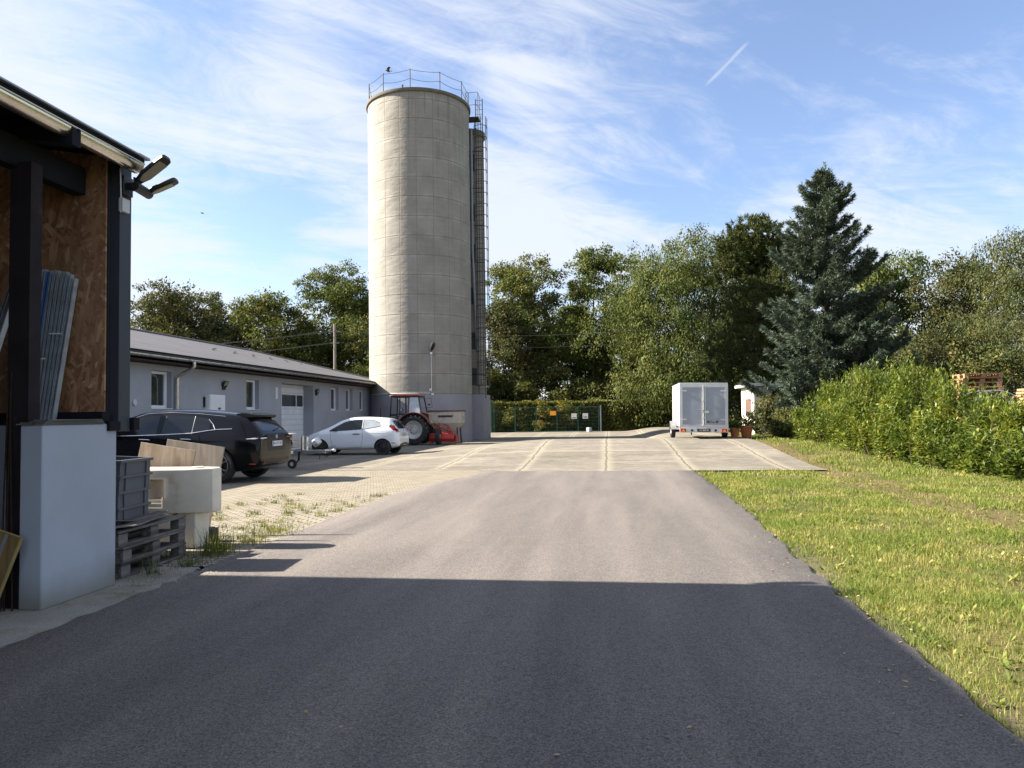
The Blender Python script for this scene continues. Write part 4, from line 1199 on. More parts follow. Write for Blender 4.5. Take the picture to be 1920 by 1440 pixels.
# plastic crates on the pallets
def crate(label, loc, rz, tilt, h=0.33):
    o = thing('plastic_crate', label, 'crate', loc, R(rz), group='grey plastic crates on the pallets')
    o.rotation_euler = (R(tilt[0]), R(tilt[1]), R(rz))
    L, Wd, t = 0.40, 0.60, 0.012
    b = MB().box(-L / 2, L / 2, -Wd / 2, Wd / 2, 0, t)
    y0, y1 = -Wd / 2, -Wd / 2 + t
    b.build('floor', M['crate'], o)
    body = MB()
    body.box(-L / 2, -0.09, y0, y1, t, h).box(0.15, L / 2, y0, y1, t, h).box(-0.09, 0.15, y0, y1, t, h * 0.52).box(-0.09, 0.15, y0, y1, h * 0.86, h)
    body.box(-L / 2, L / 2, Wd / 2 - t, Wd / 2, t, h)
    body.box(-L / 2, -L / 2 + t, -Wd / 2 + t, Wd / 2 - t, t, h).box(L / 2 - t, L / 2, -Wd / 2 + t, Wd / 2 - t, t, h)
    body.build('side_wall', M['crate'], o, smooth=0)
    rim_ = MB()
    e = 0.022
    for z0, z1 in ((h - 0.03, h), (h * 0.42, h * 0.42 + 0.025)):
        rim_.box(-L / 2 - e, L / 2 + e, -Wd / 2 - e, -Wd / 2 - 0.0005, z0, z1).box(-L / 2 - e, L / 2 + e, Wd / 2 + 0.0005, Wd / 2 + e, z0, z1)
        rim_.box(-L / 2 - e, -L / 2 - 0.0005, -Wd / 2 - 0.0005, Wd / 2 + 0.0005, z0, z1).box(L / 2 + 0.0005, L / 2 + e, -Wd / 2 - 0.0005, Wd / 2 + 0.0005, z0, z1)
    rim_.build('rim', M['crate'], o, bevel=0.003)
    rib = MB()
    for x in (-0.19, -0.11, 0.165):
        rib.box(x - 0.008, x + 0.008, -Wd / 2 - 0.016, -Wd / 2 - 0.0006, 0.0, h - 0.032)
    for y in (-0.2, 0.2):
        rib.box(L / 2 + 0.0006, L / 2 + 0.016, y - 0.008, y + 0.008, 0, h - 0.032)
    rib.build('rib', M['crate'], o)
    return o
crate('grey plastic crate, lower of two stacked on the pallets by the barrier', (-5.13, 7.25, 0.455), 6, (0, 0), 0.33)
crate('grey plastic crate, upper of two with open hand holes, stacked on the pallets', (-5.12, 7.25, 0.79), 6, (0, 2.5), 0.32)

# white water-filled road barrier
BR = thing('road_barrier', 'dirty white plastic road barrier with a square hole and overhanging rounded end', 'barrier', (-5.06, 8.35, 0.0))
plan = [(-1.2, -0.2), (0.17, -0.2), (0.45, -0.09), (0.48, -0.04), (0.48, 0.06), (0.43, 0.14), (0.25, 0.2), (-1.2, 0.2)]
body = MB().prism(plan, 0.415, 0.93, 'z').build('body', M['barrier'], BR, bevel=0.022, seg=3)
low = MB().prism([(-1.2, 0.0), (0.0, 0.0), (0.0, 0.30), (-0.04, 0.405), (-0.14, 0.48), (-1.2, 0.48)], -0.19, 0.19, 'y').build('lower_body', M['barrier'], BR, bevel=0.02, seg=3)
cs = [MB().box(-0.33, -0.09, -0.5, 0.5, 0.575, 0.81).build('cutter', M['barrier'], BR)]
bme = baked(body, 'body'); body.modifiers.clear(); body.data = bme
cut(body, cs)
lme = baked(low, 'lower_body'); low.modifiers.clear(); low.data = lme
cut(low, [MB().box(-0.9, -0.11, -0.5, -0.155, 0.345, 0.405).build('cutter', M['barrier'], BR)])
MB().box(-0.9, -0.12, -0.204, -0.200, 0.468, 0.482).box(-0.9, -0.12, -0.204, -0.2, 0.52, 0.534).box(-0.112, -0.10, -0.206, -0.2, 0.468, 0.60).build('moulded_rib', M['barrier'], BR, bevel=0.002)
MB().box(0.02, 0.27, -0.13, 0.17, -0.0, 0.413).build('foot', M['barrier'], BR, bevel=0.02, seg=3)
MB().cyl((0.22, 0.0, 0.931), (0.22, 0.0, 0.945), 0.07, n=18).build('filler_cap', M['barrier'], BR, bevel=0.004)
rk = thing('rubber_block', 'small black rubber block on the ground behind the barrier foot', 'block', (-4.92, 8.75, 0.0))
MB().box(-0.08, 0.08, -0.08, 0.08, 0, 0.16).box(-0.05, 0.05, -0.05, 0.05, 0.1605, 0.172).build('body', M['black'], rk, bevel=0.02)

# plywood sheets leaning behind the barrier
def sheet_board(label, loc, w, h, rot, m):
    o = thing('plywood_sheet', label, 'board', loc, 0, group='plywood sheets behind the barrier')
    Mx = Matrix.Rotation(R(rot[1]), 4, 'Y') @ Matrix.Rotation(R(rot[0]), 4, 'X')
    MB().box(0, w, 0, 0.02, 0, h, Mx).build('panel', m, o, bevel=0.002)
    return o
sheet_board('stained brown plywood sheet leaning just behind the white barrier, nearer the crates', (-6.02, 8.62, 0.0), 0.74, 1.25, (-5, 9), M['plywood'])
sheet_board('paler plywood sheet behind the stained one, its right end against the black car wheel', (-5.93, 9.05, 0.0), 0.80, 1.27, (-6, 8), M['plywood2'])
dd = thing('cardboard_piece', 'crumpled brown card lying folded behind the grey crates', 'card', (-5.62, 7.75, 1.0))
q = MB(); vs = [(-0.3, -0.12, 0.0), (0.0, -0.15, 0.09), (0.16, -0.1, 0.05), (-0.3, 0.15, 0.03), (0.0, 0.12, 0.12), (0.16, 0.14, 0.06)]
q.add(vs + [(a, b, c - 0.012) for a, b, c in vs], [(0, 1, 4, 3), (1, 2, 5, 4), (6, 9, 10, 7), (7, 10, 11, 8), (0, 6, 7, 1), (1, 7, 8, 2), (2, 8, 11, 5), (5, 11, 10, 4), (4, 10, 9, 3), (3, 9, 6, 0)])
q.build('sheet', M['plywood'], dd, smooth=0)
dd2 = thing('timber_stack', 'added timber stack behind the grey crates, blocking low sun through the pallets', 'timber', (-5.75, 7.3, 0.0))  # hidden stack, added and sized to keep sun from shining through the pallets
q = MB()
for i in range(7): q.box(-0.22 + 0.01 * (i % 3), 0.26, -0.75, 0.75 - 0.02 * (i % 2), 0.142 * i, 0.142 * i + 0.136)
q.build('blocker_plank', M['pallet'], dd2, smooth=0, bevel=0.004)
# ------------------------------------------------------------------ cars
def cv(pts):
    xs = [p[0] for p in pts]; ys = [p[1] for p in pts]
    return lambda s: float(np.interp(s, xs, ys))
class Car:
    """body lofted along x (0 = rear bumper, L = nose); y to the left side, z up"""
    def __init__(self, root, st, zt, zb, belt, wb, wr, m, wheels, wr_r, sub=2):
        self.root = root
        rows = []
        for s in st:
            T, Bz, W, Wr = zt(s), zb(s), wb(s), wr(s)
            Be = min(belt(s), T - 0.02)
            Wr = min(Wr, W * 0.97)
            H = Be - Bz; C = T - Be
            half = [(0, Bz), (0.72 * W, Bz), (0.93 * W, Bz + 0.06 * H), (0.985 * W, Bz + 0.26 * H), (W, Bz + 0.52 * H), (0.995 * W, Bz + 0.80 * H),
                    (0.965 * W, Be), (Wr + (W * 0.955 - Wr) * 0.60, Be + 0.40 * C), (Wr + (W * 0.955 - Wr) * 0.22, Be + 0.78 * C), (Wr * 0.93, Be + 0.94 * C), (Wr * 0.6, Be + 0.99 * C), (0, T)]
            ring = [(s, y, z) for y, z in half] + [(s, -y, z) for y, z in half[-2:0:-1]]
            rows.append(ring)
        n = len(rows[0]); vs = [p for r in rows for p in r]; fs = []
        for i in range(len(rows) - 1):
            for k in range(n): fs.append((i * n + k, i * n + (k + 1) % n, (i + 1) * n + (k + 1) % n, (i + 1) * n + k))
        half_n = n // 2
        for b, flip in ((0, 1), ((len(rows) - 1) * n, 0)):
            for k in range(half_n):
                a0, a1 = b + k, b + k + 1
                c0, c1 = b + (n - k) % n, b + n - k - 1
                if k == 0: f = (a0, a1, c1)
                elif k == half_n - 1: f = (a0, a1, c0)
                else: f = (a0, a1, c1, c0)
                fs.append(f if flip else f[::-1])
        q = MB(); q.add(vs, fs)
        ob = q.build('body', m, root, smooth=60)
        md = ob.modifiers.new('s', 'SUBSURF'); md.levels = sub; md.render_levels = sub
        me = baked(ob, 'body'); old = ob.data; ob.modifiers.clear(); ob.data = me; bpy.data.meshes.remove(old)
        self.bvh = BVHTree.FromPolygons([v.co.copy() for v in me.vertices], [tuple(p.vertices) for p in me.polygons])
        cs = []
        for wx in wheels:
            for sgn in (1, -1):
                c = MB().cyl((wx, sgn * (wb(wx) - 0.30), wr_r), (wx, sgn * (wb(wx) + 0.3), wr_r), wr_r * 1.13, n=48)
                cs.append(c.build('cutter', M['black'], root))
        cut(ob, cs)
        ob.data.set_sharp_from_angle(angle=R(50))
        self.body = ob; self.W = wb
    def side(self, x, z, off=0.004, sgn=1):
        h = self.bvh.ray_cast(Vector((x, sgn * 2.0, z)), Vector((0, -sgn, 0)))
        if h[0] is None: return Vector((x, sgn * 0.8, z))
        nrm = h[1] if h[1].y * sgn > 0 else -h[1]
        return h[0] + nrm * off
    def back(self, y, z, off=0.004):
        h = self.bvh.ray_cast(Vector((-1.5, y, z)), Vector((1, 0, 0)))
        if h[0] is None: return Vector((0.1, y, z))
        nrm = h[1] if h[1].x < 0 else -h[1]
        return h[0] + nrm * off
    def top(self, x, y, off=0.004):
        h = self.bvh.ray_cast(Vector((x, y, 3)), Vector((0, 0, -1)))
        nrm = h[1] if h[1].z > 0 else -h[1]
        return h[0] + nrm * off
    def patch(self, name, m, lo, hi, f, nx=14, nz=6, parent=None, off=0.004, both=True, thick=0.006):
        """ruled patch between two polylines, laid on the body with a little thickness"""
        def samp(pl, t):
            d = [0]
            for i in range(1, len(pl)): d.append(d[-1] + math.hypot(pl[i][0] - pl[i - 1][0], pl[i][1] - pl[i - 1][1]))
            q = t * d[-1]
            return np.interp(q, d, [p[0] for p in pl]), np.interp(q, d, [p[1] for p in pl])
        out = None
        for sgn in ((1, -1) if both else (1,)):
            q = MB()
            for o_ in (off, off - thick):
                rows = []
                for j in range(nz + 1):
                    row = []
                    for i in range(nx + 1):
                        a = samp(lo, i / nx); b = samp(hi, i / nx)
                        w = j / nz
                        p = (a[0] + (b[0] - a[0]) * w, a[1] + (b[1] - a[1]) * w)
                        row.append(tuple(f(p[0], p[1], o_, sgn) if f == self.side else f(p[0], p[1], o_)))
                    rows.append(row)
                q.grid(rows)
            out_ = q.build(name, m, parent or self.root, smooth=50)
            out = out or out_
        return out
    def strip(self, name, m, pts, f, r=0.006, parent=None, off=0.003, both=True, n=6, dens=6):
        for sgn in ((1, -1) if both else (1,)):
            pp = []
            for i in range(len(pts) - 1):
                for k in range(dens):
                    t = k / dens
                    pp.append((pts[i][0] + (pts[i + 1][0] - pts[i][0]) * t, pts[i][1] + (pts[i + 1][1] - pts[i][1]) * t))
            pp.append(pts[-1])
            q = MB().tube([f(a, b, off, sgn) if f == self.side else f(a, b, off) for a, b in pp], r, n)
            q.build(name, m, parent or self.root)
def make_wheel(root, x, y, r, w, sgn, rim_kind, m_rim, m_face=None):
    """wheel = rim part with a tyre sub-part, centred on (x,y,r); sgn: outer side"""
    rr = r * (0.74 if rim_kind != 'steel' else 0.66)
    q = MB()
    o = (x, y, r); d = (0, sgn, 0)
    q.lathe([(rr, -w / 2), (rr, w * 0.44), (rr * 0.96, w * 0.46), (rr * 0.93, w * 0.30), (rr * 0.90, -w * 0.1), (0.001, -w * 0.12)], 40, o, d)
    if rim_kind == 'steel':
        q.lathe([(rr * 0.92, w * 0.30), (rr * 0.72, w * 0.36), (rr * 0.62, w * 0.22), (rr * 0.30, w * 0.28), (rr * 0.22, w * 0.38), (0.001, w * 0.40)], 40, o, d)
    wheel = q.build('wheel', m_rim, root)
    if rim_kind == 'alloy':
        s = MB()
        for k in range(5):
            for da in (-0.16, 0.16):
                a0 = 2 * PI * k / 5 + da * 0.5; a1 = 2 * PI * k / 5 + da * 1.35
                p0 = Vector((x + math.cos(a0) * rr * 0.14, y + sgn * w * 0.40, r + math.sin(a0) * rr * 0.14))
                p1 = Vector((x + math.cos(a1) * rr * 0.94, y + sgn * w * 0.44, r + math.sin(a1) * rr * 0.94))
                s.bar(p0, p1, 0.020 if m_face else 0.04, 0.035, (0, sgn, 0))
        s.cyl((x, y + sgn * w * 0.25, r), (x, y + sgn * w * 0.44, r), rr * 0.17, n=18)
        s.build('spoke', m_face or m_rim, wheel)
        MB().lathe([(rr * 0.985, w * 0.455), (rr * 0.945, w * 0.475), (rr * 0.94, w * 0.44)], 40, o, d).build('rim_lip', m_face or m_rim, wheel)
    t = MB()
    prof = [(rr * 1.0, -w * 0.46), (r * 0.93, -w * 0.50), (r * 0.985, -w * 0.42), (r, -w * 0.25), (r, w * 0.25), (r * 0.985, w * 0.42), (r * 0.93, w * 0.50), (rr * 1.0, w * 0.46)]
    t.lathe(prof, 48, o, d)
    t.build('tyre', M['rubber'], wheel)
    return wheel

# --- black electric SUV, tail towards the road
BK = thing('parked_car', 'glossy black SUV parked tail-first to the road in front of the workshop', 'car', (-8.08, 17.48, 0.0), PI)
k = 1.045
BK.scale = (k, k, k)
st = [0, 0.015, 0.05, 0.11, 0.2, 0.32, 0.42, 0.55, 0.75, 1.0, 1.35, 1.7, 2.1, 2.5, 2.85, 3.15, 3.45, 3.75, 4.0, 4.3, 4.6, 4.8, 4.9, 4.95]
bk = Car(BK, st,
         cv([(0, 0.98), (0.015, 1.06), (0.05, 1.13), (0.11, 1.20), (0.2, 1.30), (0.32, 1.42), (0.42, 1.515), (0.55, 1.555), (0.75, 1.585), (1.3, 1.645), (2.0, 1.69), (2.5, 1.695), (2.9, 1.665), (3.3, 1.54), (3.8, 1.27), (4.05, 1.15), (4.5, 1.06), (4.8, .93), (4.95, .74)]),
         cv([(0, .46), (.05, .36), (.3, .27), (.8, .22), (4.2, .20), (4.7, .24), (4.95, .36)]),
         cv([(0, .90), (0.2, 1.0), (.6, 1.06), (1.3, 1.05), (3.5, 1.02), (4.2, .98), (4.95, .70)]),
         cv([(0, .80), (.015, .85), (.05, .885), (.2, .935), (.5, .97), (1, .985), (3.8, .985), (4.4, .95), (4.8, .84), (4.95, .66)]),
         cv([(0, .74), (.2, .69), (.42, .635), (.8, .655), (1.6, .69), (2.8, .69), (3.6, .70), (4.2, .82), (4.95, .5)]),
         M['car_black'], (0.98, 3.98), 0.395)
lo_ = [(1.02, 1.205), (1.25, 1.18), (1.6, 1.13), (2.2, 1.105), (2.9, 1.09), (3.62, 1.08)]
hi_ = [(1.14, 1.33), (1.30, 1.46), (1.7, 1.52), (2.2, 1.545), (2.75, 1.53), (3.1, 1.44), (3.60, 1.12)]
def seg(pl, a, b):
    xs = [p[0] for p in pl]; ys = [p[1] for p in pl]
    q = [(a, float(np.interp(a, xs, ys)))] + [p for p in pl if a < p[0] < b] + [(b, float(np.interp(b, xs, ys)))]
    return q
for a, b in ((1.20, 1.58), (1.61, 2.33), (2.45, 3.56)):
    bk.patch('side_window', M['car_glass'], seg(lo_, a, b), seg(hi_, a, b), bk.side)
bk.strip('window_trim', M['chrome'], [(0.66, 1.215), (1.02, 1.205)] + lo_[1:], bk.side, 0.011, off=0.004)
bk.strip('window_trim', M['chrome'], [(1.06, 1.21), (1.13, 1.32), (1.26, 1.44)], bk.side, 0.009, off=0.004)
for x0 in (1.595, 2.39):
    bk.strip('pillar_trim', M['chrome'] if x0 < 2 else M['black'], [(x0, 1.11), (x0 - (0.0 if x0 < 2 else 0.10), 1.51)], bk.side, 0.008, off=0.003)
bk.strip('roof_trim', M['chrome'], [(0.9, 1.50), (1.5, 1.565), (2.2, 1.605), (2.8, 1.585), (3.2, 1.46), (3.6, 1.20)], bk.side, 0.006, off=0.004)
for x0, x1 in ((2.38, 2.35), (3.52, 3.45), (1.42, 1.30)):
    bk.strip('door_gap', M['gap'], [(x0, 1.10), (x1, 0.75), (x1 + 0.02, 0.36)], bk.side, 0.004, off=0.0015)
bk.strip('tailgate_gap', M['gap'], [(0.62, 1.50), (0.40, 1.22), (0.30, 1.02), (0.26, 0.72)], bk.side, 0.004, off=-0.002)
for x in (1.72, 2.72):
    q = MB()
    p = bk.side(x, 1.0, 0.0)
    q.tube([bk.side(x - 0.13, 0.985, 0.002), bk.side(x - 0.11, 0.99, 0.022), bk.side(x + 0.11, 1.0, 0.022), bk.side(x + 0.13, 1.0, 0.002)], 0.013, 8)
    q.build('door_handle', M['chrome'], BK)
rw_lo = [(-0.60, 1.165), (0, 1.145), (0.60, 1.165)]; rw_hi = [(-0.52, 1.47), (0, 1.49), (0.52, 1.47)]
bk.patch('rear_window', M['car_glass'], rw_lo, rw_hi, bk.back, 16, 8, both=False)
spo = MB().prism([(0.27, 1.50), (0.32, 1.455), (0.62, 1.48), (0.72, 1.56), (0.55, 1.578), (0.28, 1.535)], -0.58, 0.58, 'y').build('spoiler', M['car_black'], BK, bevel=0.015, seg=3)
wp = MB().tube([bk.back(0.02, 1.16, 0.02), bk.back(-0.2, 1.19, 0.025), bk.back(-0.40, 1.215, 0.02)], 0.012, 6); wp.build('wiper', M['black'], BK)
bk.patch('tailgate_panel', M['black'], [(-0.44, 0.70), (0.44, 0.70)], [(-0.48, 1.09), (0.48, 1.09)], bk.back, 12, 6, both=False, off=0.003)
for sgn in (1, -1):
    q = MB().tube([bk.back(sgn * y, z, 0.003) for y, z in ((0.50, 1.00), (0.62, 1.0), (0.74, 0.995))] + [bk.side(x, z, 0.003, sgn) for x, z in ((0.14, 0.99), (0.30, 0.985))], [0.010, 0.014, 0.016, 0.016, 0.006], 8)
    q.build('taillight', M['white_lens'] if sgn > 0 else M['red_lens'], BK)
    q = MB().tube([bk.back(sgn * y, z, 0.0) for y, z in ((0.46, 0.415), (0.60, 0.42))] + [bk.side(x, z, 0.0, sgn) for x, z in ((0.12, 0.425), (0.24, 0.43))], [0.012, 0.020, 0.020, 0.008], 8)
    q.build('reflector', M['red_lens'], BK)
bk.patch('diffuser', M['black'], [(-0.62, 0.40), (0.62, 0.40)], [(-0.70, 0.52), (0.70, 0.52)], bk.back, 12, 3, both=False, off=0.006)
pc = bk.back(0, 0.86, 0.0)
pl_ = MB().box(pc.x - 0.022, pc.x - 0.012, -0.26, 0.26, 0.80, 0.92).build('licence_plate', M['plate_white'], BK, bevel=0.003)
MB().box(pc.x - 0.0245, pc.x - 0.0225, 0.215, 0.255, 0.805, 0.915).build('blue_band', M['blue'], pl_)
rotb = Matrix(((0, 0, -1), (-1, 0, 0), (0, 1, 0)))     # text facing -x, reading left to right from behind
text_obj('plate_number', 'W\u00b747713D', 0.095, M['ink'], pl_, Vector((pc.x - 0.0235, -0.02, 0.86)), rotb, 0.0008)
ec = bk.back(0, 1.02, 0.0)
MB().cyl((ec.x, 0, 1.02), (ec.x - 0.012, 0, 1.02), 0.047, n=24).build('emblem', M['chrome'], BK)
em = MB()
for a in (0, PI):
    pts = [(0, 0)] + [(math.cos(a + t) * 0.033, math.sin(a + t) * 0.033) for t in np.linspace(0, PI / 2, 7)]
    em.prism([(p[0], 1.02 + p[1]) for p in pts], ec.x - 0.0145, ec.x - 0.0125, 'x')
em.build('emblem_field', M['blue'], BK)
for sgn in (1, -1):
    mp_ = bk.side(3.42, 1.08, 0.0, sgn)
    MB().ball((3.40, mp_.y + sgn * 0.13, 1.13), 0.09, 8, (0.7, 1.2, 0.8)).cyl((3.42, mp_.y, 1.06), (3.40, mp_.y + sgn * 0.1, 1.10), 0.022, n=8).build('wing_mirror', M['car_black'], BK)
ws = bk.patch('windscreen', M['car_glass'], [(3.84, -0.62), (3.84, 0.62)], [(2.98, -0.55), (2.98, 0.55)], bk.top, 12, 8, both=False)
for wx in (0.98, 3.98):
    for sgn in (1, -1): make_wheel(BK, wx, sgn * 0.86, 0.392, 0.25, sgn, 'alloy', M['rim_dark'], M['rim_bright'])

# --- white hatchback
FI = thing('parked_car', 'small white three-door hatchback on black steel wheels in front of the tractor', 'car', (-8.22, 29.58, 0.0), PI)
k = 1.035
FI.scale = (k, k, k)
st = [0, 0.015, 0.05, 0.10, 0.18, 0.28, 0.40, 0.52, 0.75, 1.05, 1.4, 1.75, 2.1, 2.4, 2.7, 2.95, 3.2, 3.5, 3.75, 3.88, 3.95]
fi = Car(FI, st,
         cv([(0, 0.70), (0.015, 0.84), (0.05, 0.93), (.10, .99), (.18, 1.08), (.28, 1.22), (.40, 1.36), (.52, 1.405), (.75, 1.435), (1.3, 1.475), (1.75, 1.48), (2.1, 1.445), (2.4, 1.345), (2.8, 1.12), (3.05, 1.0), (3.4, .91), (3.75, .76), (3.95, .52)]),
         cv([(0, .36), (.05, .30), (.4, .22), (3.5, .18), (3.95, .25)]),
         cv([(0, .70), (.2, .96), (.6, 1.0), (1.5, .96), (2.6, .89), (3.2, .84), (3.95, .5)]),
         cv([(0, .66), (.015, .72), (.05, .76), (.2, .82), (.6, .855), (3.2, .855), (3.6, .80), (3.85, .66), (3.95, .5)]),
         cv([(0, .60), (.2, .56), (.4, .54), (.8, .57), (1.6, .60), (2.2, .59), (2.9, .64), (3.4, .70), (3.95, .4)]),
         M['car_white'], (0.64, 3.13), 0.30)
lo_ = [(0.62, 1.11), (0.95, 1.04), (1.5, .985), (2.1, .945), (2.82, .915)]
hi_ = [(0.75, 1.24), (1.0, 1.32), (1.5, 1.365), (1.85, 1.355), (2.2, 1.27), (2.78, .96)]
fi.patch('quarter_window', M['car_glass_pale'], seg(lo_, .74, 1.40), seg(hi_, .78, 1.40), fi.side)
fi.strip('window_seal', M['black'], [(0.74, 1.10), (1.40, .995)], fi.side, 0.012, off=-0.002)
fi.strip('window_seal', M['black'], [(0.74, 1.10), (0.80, 1.255), (1.0, 1.325), (1.40, 1.36)], fi.side, 0.012, off=-0.002)
fi.patch('side_window', M['car_glass'], seg(lo_, 1.47, 2.76), seg(hi_, 1.47, 2.76), fi.side)
fi.strip('pillar_trim', M['black'], [(1.435, .99), (1.43, 1.365)], fi.side, 0.02, off=-0.008)
fi.patch('rear_window', M['car_glass'], [(-.50, 1.0), (0, .985), (.50, 1.0)], [(-.46, 1.30), (0, 1.32), (.46, 1.30)], fi.back, 14, 8, both=False)
fi.patch('windscreen', M['car_glass'], [(2.93, -.56), (2.93, .56)], [(2.22, -.5), (2.22, .5)], fi.top, 12, 8, both=False)
for x0, x1, x2 in ((1.45, 1.42, 1.50), (2.72, 2.70, 2.62)):
    fi.strip('door_gap', M['gap'], [(x0, .96), (x1, .65), (x2, .30)], fi.side, 0.0045, off=0.001)
fi.strip('door_gap', M['gap'], [(1.50, .30), (2.62, .28)], fi.side, 0.0045, off=0.001)
fi.strip('body_crease', M['car_white'], [(0.5, .86), (1.4, .83), (2.7, .78)], fi.side, 0.007, off=-0.003)
q = MB().tube([fi.side(1.55, .81, 0.0), fi.side(1.58, .81, 0.03), fi.side(1.78, .81, 0.03), fi.side(1.81, .81, 0.0)], 0.016, 8); q.build('door_handle', M['black'], FI)
fc = fi.side(0.48, .80, -0.004); MB().cyl(fc, fc + Vector((0, 0.010, 0)), 0.075, n=24).build('fuel_cap', M['car_white'], FI)
for sgn in (1, -1):
    q = MB(); rows = []
    prof = [((0.42, 1.09), (0.36, 1.155)), ((0.32, 1.01), (0.245, 1.13)), ((0.22, .93), (0.15, 1.05)), ((0.12, .885), (0.075, .985)), ((0.045, .87), (0.022, .915))]
    for off in (0.010, -0.012):
        rows = []
        for a, b in prof:
            row = []
            for w in np.linspace(0, 1, 5):
                x = a[0] + (b[0] - a[0]) * w; z = a[1] + (b[1] - a[1]) * w
                row.append(tuple(fi.side(x, z, off, sgn)))
            rows.append(row)
        q.grid(rows)
    tl = q.build('taillight', M['red_lens'], FI)
    q = MB()
    for off in (0.013, 0.0):
        q.grid([[tuple(fi.side(x, z, off, sgn)) for x, z in ((0.10, .89), (0.085, .925))], [tuple(fi.side(x, z, off, sgn)) for x, z in ((0.06, .875), (0.04, .912))]])
    q.build('reverse_lens', M['white_lens'], tl)
    q = MB().tube([fi.side(0.32, .46, 0.002, sgn), fi.side(0.22, .455, 0.004, sgn), fi.side(0.12, .45, 0.002, sgn)], [0.008, 0.016, 0.008], 8); q.build('reflector', M['red_lens'], FI)
    mp_ = fi.side(2.55, .96, 0, sgn)
    MB().ball((2.53, mp_.y + sgn * .11, .985), .08, 8, (.7, 1.1, .8)).cyl((2.56, mp_.y, .94), (2.53, mp_.y + sgn * .08, .965), .02, n=8).build('wing_mirror', M['black'], FI)
    hl_ = MB()
    for off in (0.008, -0.01):
        hl_.grid([[tuple(fi.side(x, z, off, sgn)) for x, z in ((3.30, .70), (3.20, .80))], [tuple(fi.side(x, z, off, sgn)) for x, z in ((3.55, .64), (3.50, .76))], [tuple(fi.side(x, z, off, sgn)) for x, z in ((3.78, .58), (3.76, .66))]])
    hl_.build('headlight', M['white_lens'], FI)
fi.patch('bumper_insert', M['black'], [(-.66, .30), (.66, .30)], [(-.56, .42), (0, .46), (.56, .42)], fi.back, 14, 4, both=False, off=0.006)
pc = fi.back(0, .76, 0.0)
pl_ = MB().box(pc.x - .022, pc.x - .010, -.26, .26, .70, .82).build('licence_plate', M['plate_dark'], FI, bevel=.003)
MB().box(pc.x - .0242, pc.x - .0225, -.20, .21, .735, .785).build('plate_number', M['slab'], pl_)
em_ = fi.back(0, .93, 0); MB().cyl(em_, em_ + Vector((-.012, 0, 0)), .05, n=20).build('emblem', M['chrome'], FI)
for wx in (.64, 3.13):
    for sgn in (1, -1): make_wheel(FI, wx, sgn * .745, .298, .195, sgn, 'steel', M['black'])

# --- low galvanised trailer between the cars: drawbar towards the road
TL = thing('car_trailer', 'low galvanised trailer parked between the cars, drawbar and jockey wheel towards the road', 'trailer', (-8.66, 21.4, 0.0), 0)
q = MB()
q.bar((-1.9, 0, 0.50), (0.30, 0, 0.50), 0.09, 0.10).bar((-4.6, -0.75, 0.48), (-1.8, -0.75, 0.48), 0.06, 0.1).bar((-4.6, 0.75, 0.48), (-1.8, 0.75, 0.48), 0.06, 0.1)
q.bar((-1.8, -0.75, 0.48), (-0.7, -0.05, 0.49), 0.06, 0.09).bar((-1.8, 0.75, 0.48), (-0.7, 0.05, 0.49), 0.06, 0.09)
q.build('drawbar', M['zinc'], TL, bevel=0.006)
q = MB().cyl((0.28, 0, 0.52), (0.52, 0, 0.54), 0.045, 0.035, 10).ball((0.56, 0, 0.535), 0.055, 8).bar((0.34, 0, 0.58), (0.60, 0, 0.68), 0.03, 0.02)
q.build('coupling', M['zinc'], TL)
q = MB()
for i in range(3): q.tube([(0.15, 0.05, 0.5), (0.24 + 0.03 * i, 0.06, 0.38 - 0.03 * i), (0.36 + 0.02 * i, 0.04, 0.40), (0.42, 0.02, 0.52)], 0.008, 5)
q.tube([(0.12, -0.05, 0.45), (0.13, -0.05, 0.27)], 0.012, 6)
q.build('cable', M['black'], TL)
q = MB().cyl((-0.52, -0.06, 0.24), (-0.50, -0.06, 0.50), 0.03, n=10).bar((-0.62, -0.06, 0.14), (-0.50, -0.06, 0.28), 0.03, 0.03)
q.build('jockey_tube', M['steel_dark'], TL)
jw = MB().lathe([(0.001, -0.03), (0.06, -0.035), (0.06, 0.035), (0.001, 0.03)], 20, (-0.72, -0.06, 0.14), (0, 1, 0)).build('jockey_wheel', M['rim_grey'], TL)
MB().lathe([(0.06, -0.035), (0.125, -0.045), (0.14, -0.02), (0.14, 0.02), (0.125, 0.045), (0.06, 0.035)], 24, (-0.72, -0.06, 0.14), (0, 1, 0)).build('tyre', M['rubber'], jw)
q = MB().cyl((-0.42, 0.0, 0.55), (-0.42, 0.0, 0.98), 0.055, n=16).cyl((-0.31, 0.04, 0.55), (-0.31, 0.04, 0.95), 0.05, n=16)
q.build('winch_post', M['chrome'], TL)
q = MB().lathe([(0.001, -0.02), (0.13, -0.02), (0.145, 0.02), (0.14, 0.16), (0.09, 0.19), (0.001, 0.19)], 24, (-0.06, 0.06, 0.84), (0.45, 0.05, -0.55))
q.build('spare_drum', M['zinc'], TL, bevel=0.01)
q = MB().box(-1.25, -0.62, -0.18, 0.22, 0.62, 0.83).box(-1.22, -0.66, -0.15, 0.19, 0.8305, 1.05)
q.build('toolbox', M['trailer_side'], TL, bevel=0.02)
q = MB().box(-0.80, -0.68, -0.2, -0.185, 0.93, 1.02).box(-0.72, -0.66, -0.2, -0.185, 0.72, 0.86)
q.build('catch', M['black'], TL)
q = MB().box(-4.6, -1.5, -0.85, 0.85, 0.54, 0.60)
for y in (-0.86, 0.82): q.box(-4.6, -1.5, y, y + 0.04, 0.602, 0.92)
q.box(-1.5, -1.46, -0.85, 0.85, 0.55, 0.94)
q.build('bed', M['galv_dull'], TL)
